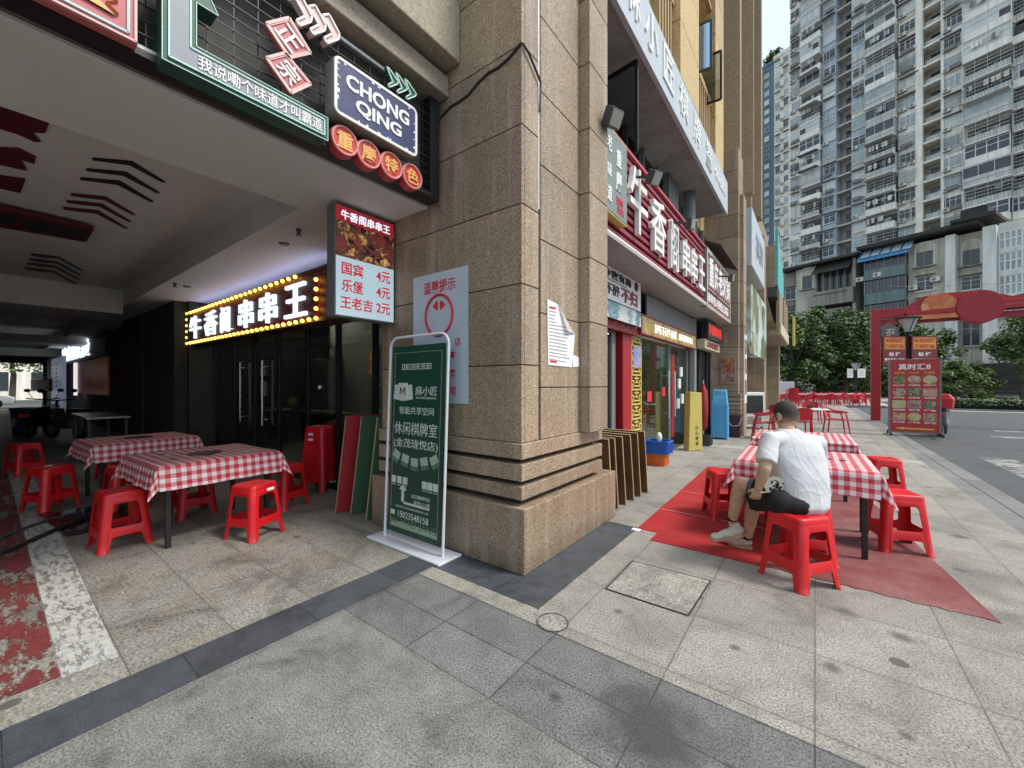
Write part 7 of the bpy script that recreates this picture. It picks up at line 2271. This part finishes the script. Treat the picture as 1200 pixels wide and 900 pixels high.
tree(1226, 33, 350, 2.4, 'mid-green tree mostly cut by the right edge', 'leaf_mid', 10, 2.3, .8, None)
# rooftop greenery on the slim blue tower
rg = thing('roof_shrub', 'bushy greenery on the roof of the slim dark blue tower', 'shrub', Fb.p+Vector((0,0,zb_)))
mb = MB(); rnd = random.Random(4)
for k in range(14): leaves(mb, Fb.p+EX*rnd.uniform(-1,3.2)-NX_*rnd.uniform(0,3)+Vector((0,0,zb_+1+rnd.uniform(.3,3.5))), 1.1, 40, .5, rnd)
mb.build('foliage', M['leaf_mid'], rg)
mb = MB()
for k in range(4): mb.cyl(Fb.p+EX*(-.6+k)-NX_*1+Vector((0,0,zb_)), Fb.p+EX*(-.6+k)-NX_*1+Vector((0,0,zb_+3)), .08, n=5)
mb.build('stem', M['bark'], rg)
# clipped hedge along the far road edge
hg = thing('hedge', 'low clipped dark green hedge along the far side of the road', 'hedge', (20,35,0))
mb = MB(); rnd = random.Random(8)
x = 5.4
while x < 34:
    for yy in (34.3,34.8,35.3): leaves(mb, Vector((x, yy, .32+rnd.uniform(0,.1))), .38, 70, .09, rnd)
    x += .42
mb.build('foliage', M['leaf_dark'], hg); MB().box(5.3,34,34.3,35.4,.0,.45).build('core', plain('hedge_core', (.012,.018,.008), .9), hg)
# low shrubs under the dark trees
un = thing('under_shrubs', 'low dark shrubs growing under the row of trees', 'shrubs', (0,39,0)); un['kind'] = 'stuff'
mb = MB()
for k in range(150): 
    q = D(rnd.uniform(900,1120), 449.5, rnd.uniform(40,45)); leaves(mb, Vector((q.x,q.y,rnd.uniform(.3,2.6))), .8, 60, .17, rnd)
mb.build('shrub_foliage', M['leaf_dark'], un)

# =================================================================== red gate across the road end
M['gate_red'] = plain('gate_red', (.36,.014,.022), .45, var=.12, scale=2)
M['ember'] = photo('orange_mural', [(.38,.03,.02),(.62,.16,.05),(.75,.36,.14),(.55,.10,.04),(.80,.55,.30)], 1.2)
GY = 21.55
gt = thing('street_gate', 'big red gate frame with two overlapping discs spanning the road end', 'gate', (1.96,GY,0))
def gpt(u, v): return onY(u, v, GY)
a = gpt(1020.5,380); b_ = gpt(1031.5,380); zt_ = gpt(1026,363).z
mb = MB(); mb.box(a.x,b_.x,GY-.18,GY+.18,0,zt_); mb.build('post', M['gate_red'], gt, bevel=.02)
mb = MB(); mb.box(9.2,9.55,GY-.18,GY+.18,-.08,zt_); mb.build('post', M['gate_red'], gt, bevel=.02)
mb = MB(); mb.box(b_.x,9.2,GY-.16,GY+.16,zt_-.36,zt_); mb.box(gpt(1060,370).x,p.x if False else 6.0,GY-.26,GY-.175,zt_-.34,zt_-.20); mb.build('beam', M['gate_red'], gt, bevel=.015)
lo = gpt(1065,378).z
mb = MB(); mb.box(b_.x,9.2,GY+.0,GY+.14,zt_-.62,zt_-.40); mb.box(3.4,7.2,GY-.20,GY-.165,zt_-.30,zt_-.16); mb.build('rail', M['gate_red'], gt, bevel=.01)
p = gpt(1146,360); q = gpt(1118,360); r1 = (p.x-q.x)
mb = MB(); mb.cyl((p.x,GY+.06,p.z),(p.x,GY-.30,p.z),r1,n=64); mb.build('disc', M['gate_red'], gt, bevel=.02)
p2 = gpt(1099,359); 
mb = MB(); mb.cyl((p2.x,GY+.26,p2.z),(p2.x,GY-.17,p2.z),r1*.80,n=64); mb.build('mural_disc', M['ember'], gt)
mb = MB(); mb.box(gpt(1063,370).x,gpt(1135,370).x,GY-.215,GY-.168,zt_-.52,zt_-.31); mb.build('mural_band', M['ember'], gt)
q = [(gpt(1058,368).x,zt_-.02),(gpt(1066,356).x,zt_+.10),(gpt(1074,351).x,zt_+.24),(gpt(1082,347).x,zt_+.36),(p2.x,zt_+.42),(p.x,zt_+.40),(gpt(1172,352).x,zt_+.22),(gpt(1186,352).x,zt_+.10),(gpt(1200,350).x,zt_+.16),(9.2,zt_+.14),(9.2,zt_+.002),(gpt(1058,368).x,zt_+.002)]
mb = MB(); mb.prism(q[::-1], (0,GY+.10,0), (1,0,0), (0,0,1), .16); mb.build('crest', M['gate_red'], gt, bevel=.02)
# wires across the street
for k, (ua, va, da, ub, vb, db) in enumerate(((1100,447,30,1290,440,24),(1100,440,30,1290,430,24),(1040,335,44,1290,318,40),(1100,452,31,1290,447,26))):
    A_, B_ = D(ua,va,da), D(ub,vb,db); mb = MB()
    mb.tube([A_.lerp(B_,i/10)-Vector((0,0,.5*sin(pi*i/10))) for i in range(11)], .022, 5)
    tag(mb.build('overhead_cable', M['cable']), ['lower of two black cables crossing before the small round trees','upper of two black cables crossing before the small round trees','thin cable high across the old block','lowest black cable sagging above the hedge'][k], 'cable')

# =================================================================== wheeled menu board and lamp-post signs
BY = 15.8
a, b_ = onY(1041,422,BY), onY(1103.5,505,BY)
x0, x1, z0, z1 = a.x, b_.x, onY(1041,505,BY).z+.02, a.z
mbd = thing('menu_board', 'red wheeled menu board with twelve dish pictures by the kerb', 'board', ((x0+x1)/2,BY,0))
M['menu_red'] = plain('menu_red', (.42,.025,.028), .5, var=.08)
mb = MB(); mb.box(x0+.04,x1-.04,BY,BY+.05,z0,z1); mb.build('panel', M['menu_red'], mbd)
mb = MB()
for x in (x0,x1-.04): mb.box(x,x+.04,BY-.01,BY+.06,.10,z1+.02)
mb.box(x0+.04,x1-.04,BY-.01,BY+.06,z1,z1+.03); mb.box(x0+.04,x1-.04,BY-.01,BY+.06,z0-.03,z0); mb.build('frame', M['grey_steel'], mbd)
for x in (x0+.02,x1-.02):
    mb = MB(); mb.bar((x,BY-.3,.10),(x,BY+.35,.10),.04,.04); mb.build('foot', M['grey_steel'], mbd)
    for y in (BY-.27,BY+.32): MB().cyl((x-.02,y,.045),(x+.02,y,.045),.045,n=12).build('caster', M['black_metal'], mbd)
W_, H_ = x1-x0-.08, z1-z0
PALS = [[(.50,.46,.40),(.06,.05,.04),(.20,.22,.08),(.45,.40,.34)],[(.45,.20,.12),(.55,.38,.28),(.25,.06,.04),(.60,.50,.40)],[(.30,.32,.10),(.45,.40,.16),(.50,.45,.30),(.22,.16,.05)],[(.12,.05,.04),(.30,.12,.08),(.50,.42,.36),(.08,.03,.03)]]
for r in range(4):
    for c in range(3):
        cx, cz = x0+.04+W_*(.185+.315*c), z1-H_*(.275+.172*r)
        m_ = photo('dish_print', PALS[(r*3+c) % 4], 13, 0, r*3+c+5)
        mb = MB()
        if (r+c) % 3 == 1 or r == 0: mb.add([(cx+W_*.14*cos(2*pi*i/28), BY-.006, cz+H_*.058*sin(2*pi*i/28)) for i in range(28)], [tuple(range(28))])
        else: mb.box(cx-W_*.14,cx+W_*.14,BY-.006,BY-.003,cz-H_*.055,cz+H_*.055)
        mb.build('dish_picture', m_, mbd)
L = Letters()
L.put('真时汇8', (x0+x1 and (x0+x1)/2,BY,z1-H_*.095), YR, YU, w=W_*.66, h=H_*.085, depth=.004, bold=.02)
for r in range(4):
    for c in range(3): L.put(['麻辣小龙虾','干锅鸡','泡椒牛蛙','尖椒兔','水煮鱼','毛血旺','回锅肉','香辣蟹','烤鱼','酸菜鱼','辣子鸡','凉拌菜'][r*3+c], (x0+.04+W_*(.185+.315*c),BY,z1-H_*(.352+.172*r)), YR, YU, w=W_*.24, h=H_*.022, depth=.002, bold=.02)
L.build(mbd, M['gum_white'])
L = Letters(); L.put('麻辣鲜', (x0+.04+W_*.2,BY,z1-H_*.178), YR, YU, w=W_*.22, h=H_*.03, depth=.002); L.put('小龙虾', (x0+.04+W_*.5,BY,z1-H_*.178), YR, YU, w=W_*.22, h=H_*.03, depth=.002); L.put('江湖菜', (x0+.04+W_*.8,BY,z1-H_*.178), YR, YU, w=W_*.22, h=H_*.03, depth=.002)
q = z0+H_*.045; L.mb.prism([(0,0),(.18,-.045),(.18,-.02),(W_*.8,-.02),(W_*.8,.02),(.18,.02),(.18,.045)], (x0+.04+W_*.1,BY,q), YR, YU, .003)
L.build(mbd, plain('menu_yellow', (.68,.42,.08), .5), 'yellow_lettering')
# street lamp with funnel head
def funnel_lamp(p, h, sc, label):
    t = thing('street_lamp', label, 'lamp', p, 0, 'funnel-headed lamps of the plaza')
    MB().lathe([(.11*sc,0),(.11*sc,.5),(.06*sc,.55),(.05*sc,h-.55*sc),(.09*sc,h-.5*sc)], p, 14).build('post', M['black_metal'], t, smooth=True)
    MB().lathe([(.10*sc,h-.5*sc),(.17*sc,h-.30*sc),(.26*sc,h-.06*sc)], p, 20).build('shade', plain('lamp_milk', (.45,.46,.46), .4), t, smooth=True)
    MB().lathe([(.36*sc,h-.06*sc),(.37*sc,h-.02*sc),(.30*sc,h)], p, 24).build('cap', M['black_metal'], t, smooth=True)
    mb = MB()
    for k in range(4):
        a = k*pi/2+.4; mb.tube([(p.x+.09*sc*cos(a),p.y+.09*sc*sin(a),h-.5*sc),(p.x+.2*sc*cos(a),p.y+.2*sc*sin(a),h-.3*sc),(p.x+.34*sc*cos(a),p.y+.34*sc*sin(a),h-.05*sc)], .014*sc, 6)
    mb.build('bracket', M['black_metal'], t)
    return t
LP = G(1064,505); LP.z = 0
lh = EYE+(449.5-371.5)/470*((LP-EYEP).dot(FW))
funnel_lamp(LP, lh, .88, 'black street lamp with a funnel head rising behind the red menu board')
dL = (LP-EYEP).dot(FW)
for k, (u0, u1, lab) in enumerate(((1034,1060.5,'red and orange lamp-post sign on the left of the lamp'),(1067.5,1097,'red and orange lamp-post sign on the right of the lamp'))):
    c0, c1 = D(u0,427,dL-.06), D(u1,393.5,dL-.06)
    t = thing('lamp_post_sign', lab, 'sign', c0, 0, 'red lamp-post signs')
    rr_ = Vector((c1.x-c0.x,c1.y-c0.y,0)); w = rr_.length; rr_.normalize(); nn = rr_.cross(Vector((0,0,1))); h = c1.z-c0.z
    ctr_ = (c0+c1)/2
    MB().obox(ctr_, rr_*(w/2), nn*.03, Vector((0,0,h/2))).build('case', plain('sign_maroon', (.16,.012,.018), .5), t)
    up_ = Vector((0,0,1)); ft = ctr_+nn*.031
    mb = MB(); mb.obox(ft+up_*h*.245, rr_*(w*.44), nn*.002, up_*(h*.20)); mb.build('orange_panel', plain('sign_orange', (.62,.26,.02), .5), t)
    L = Letters(); L.put('城南烧烤', ft+nn*.003+up_*h*.35, rr_, up_, w=w*.82, h=h*.15, depth=.003, bold=.02); L.put('万州烤鱼', ft+nn*.003+up_*h*.15, rr_, up_, w=w*.82, h=h*.15, depth=.003, bold=.02); L.build(t, M['menu_red'], 'orange_lettering')
    L = Letters(); L.put('烧 烤', ft+up_*(-h*.13), rr_, up_, w=w*.5, h=h*.13, depth=.003, bold=.02); L.put('露天夜市大排档', ft-up_*h*.33, rr_, up_, w=w*.88, h=h*.12, depth=.003, bold=.02); L.build(t, M['gum_white'])
    mb = MB(); mb.bar((LP.x,LP.y,ctr_.z+h*.3), (ctr_.x,ctr_.y+.05,ctr_.z+h*.3), .03,.03); mb.build('bracket', M['black_metal'], t)
c0 = D(1043,390,dL+1.5); t = thing('dark_hex_sign', 'dark plate with one pale character above the left lamp-post sign', 'sign', c0)
MB().cyl(c0, c0+FW*.04, .36, n=6).build('plate', M['dark_grey'], t); L = Letters(); L.put('逛', c0, RT, XU, h=.34, depth=.01, bold=.02); L.build(t, M['taupe'])
mb = MB(); mb.cyl((c0.x,c0.y+.1,0),(c0.x,c0.y+.1,c0.z), .03, n=8); mb.build('pole', M['black_metal'], t)
# far lamp with two notice boards
LP2 = G(1003,472); LP2.z = 0; d2 = (LP2-EYEP).dot(FW)
funnel_lamp(LP2, EYE+(449.5-424)/470*d2, 1.2, 'far black funnel lamp with two white notices before the trees')
for k, (u0, u1) in enumerate(((993,999.5),(1005,1014))):
    c0, c1 = D(u0,442,d2-.15), D(u1,431.5,d2-.15); t = thing('notice_board', ['left','right'][k]+' white notice board on the far funnel lamp', 'notice', c0, 0, 'white notices on the far lamp')
    ctr_ = (c0+c1)/2; hw = RT*((c1-c0).dot(RT)/2)
    MB().obox(ctr_, hw, FW*.02, Vector((0,0,(c1.z-c0.z)/2))).build('board', M['white_plastic'], t)
    mb = MB()
    for j in range(4): mb.obox(ctr_-FW*.022+Vector((0,0,.2-j*.13)), hw*.75, FW*.001, Vector((0,0,.03)))
    mb.build('print', M['t_grey'], t)
    mb = MB(); mb.bar(ctr_+FW*.05, (LP2.x,LP2.y,ctr_.z), .04,.04); mb.build('bracket', M['black_metal'], t)

# =================================================================== beyond the far end of the arcade
def car(x, y, rz, label):
    t = thing('parked_car', label, 'car', (x,y,-.115), rz)
    prof = [(-2.15,.28),(-2.18,.62),(-2.05,.86),(-1.35,.94),(-.75,1.38),(.45,1.42),(1.15,.98),(2.0,.80),(2.16,.58),(2.12,.28)]
    mb = MB(); mb.prism([(a,b_) for a,b_ in prof][::-1], (0,.85,0), (1,0,0), (0,0,1), 1.7); mb.build('body', plain('white_car_paint', (.72,.72,.73), .25, var=.03, coat=.5), t, local=True, bevel=.06)
    mb = MB()
    for yy in (-.853,.853): mb.add([(a,yy,b_) for a,b_ in ((-1.2,.96),(-.68,1.30),(-.15,1.33),(-.15,.97))]+[(a,yy,b_) for a,b_ in ((-.07,.97),(-.07,1.33),(.42,1.34),(.98,.98))], [(0,1,2,3),(4,5,6,7)])
    mb.build('window', M['pane_dark'], t, local=True)
    for sx in (-1.35,1.35):
        for sy in (-.8,.8):
            wt = MB().cyl((sx,sy-.1,.32),(sx,sy+.1,.32),.32,n=22).build('wheel', M['black_metal'], t, local=True, bevel=.02)
            MB().cyl((sx,sy-.112,.32),(sx,sy+.112,.32),.20,n=16).build('rim', M['grey_steel'], wt, local=True)
    mb = MB(); mb.box(2.08,2.16,-.7,-.4,.60,.72); mb.box(2.08,2.16,.4,.7,.60,.72); mb.build('headlight', M['pane_pale'], t, local=True)
    return t
car(-41.5, -.85, radians(90), 'white car parked in the street beyond the far end of the arcade')
fb = thing('street_house', 'pale house across the street beyond the far end of the arcade', 'building', (-62,0,0))
MB().box(-70,-62,-30,30,-.2,14).build('wall', M['t_white'], fb)
for k in range(8):
    mb = MB(); mb.box(-62,-61.95,-14+k*3.4,-12+k*3.4,.8,2.6); mb.build('window', M['pane_dark'], fb)
tt = thing('broadleaf_tree', 'dark street tree seen through the far end of the arcade', 'tree', (-52,1.5,0))
mb = MB(); mb.tube([(-52,1.5,-.2),(-52,1.6,2.2),(-51.8,1.4,4)], [.2,.16,.08], 8); mb.build('trunk', M['bark'], tt)
mb = MB(); rnd = random.Random(21)
for k in range(22): leaves(mb, Vector((-52+rnd.uniform(-2,2), 1+rnd.uniform(-4,4), rnd.uniform(2.4,6))), 1.0, 90, .2, rnd)
mb.build('crown', M['leaf_dark'], tt)
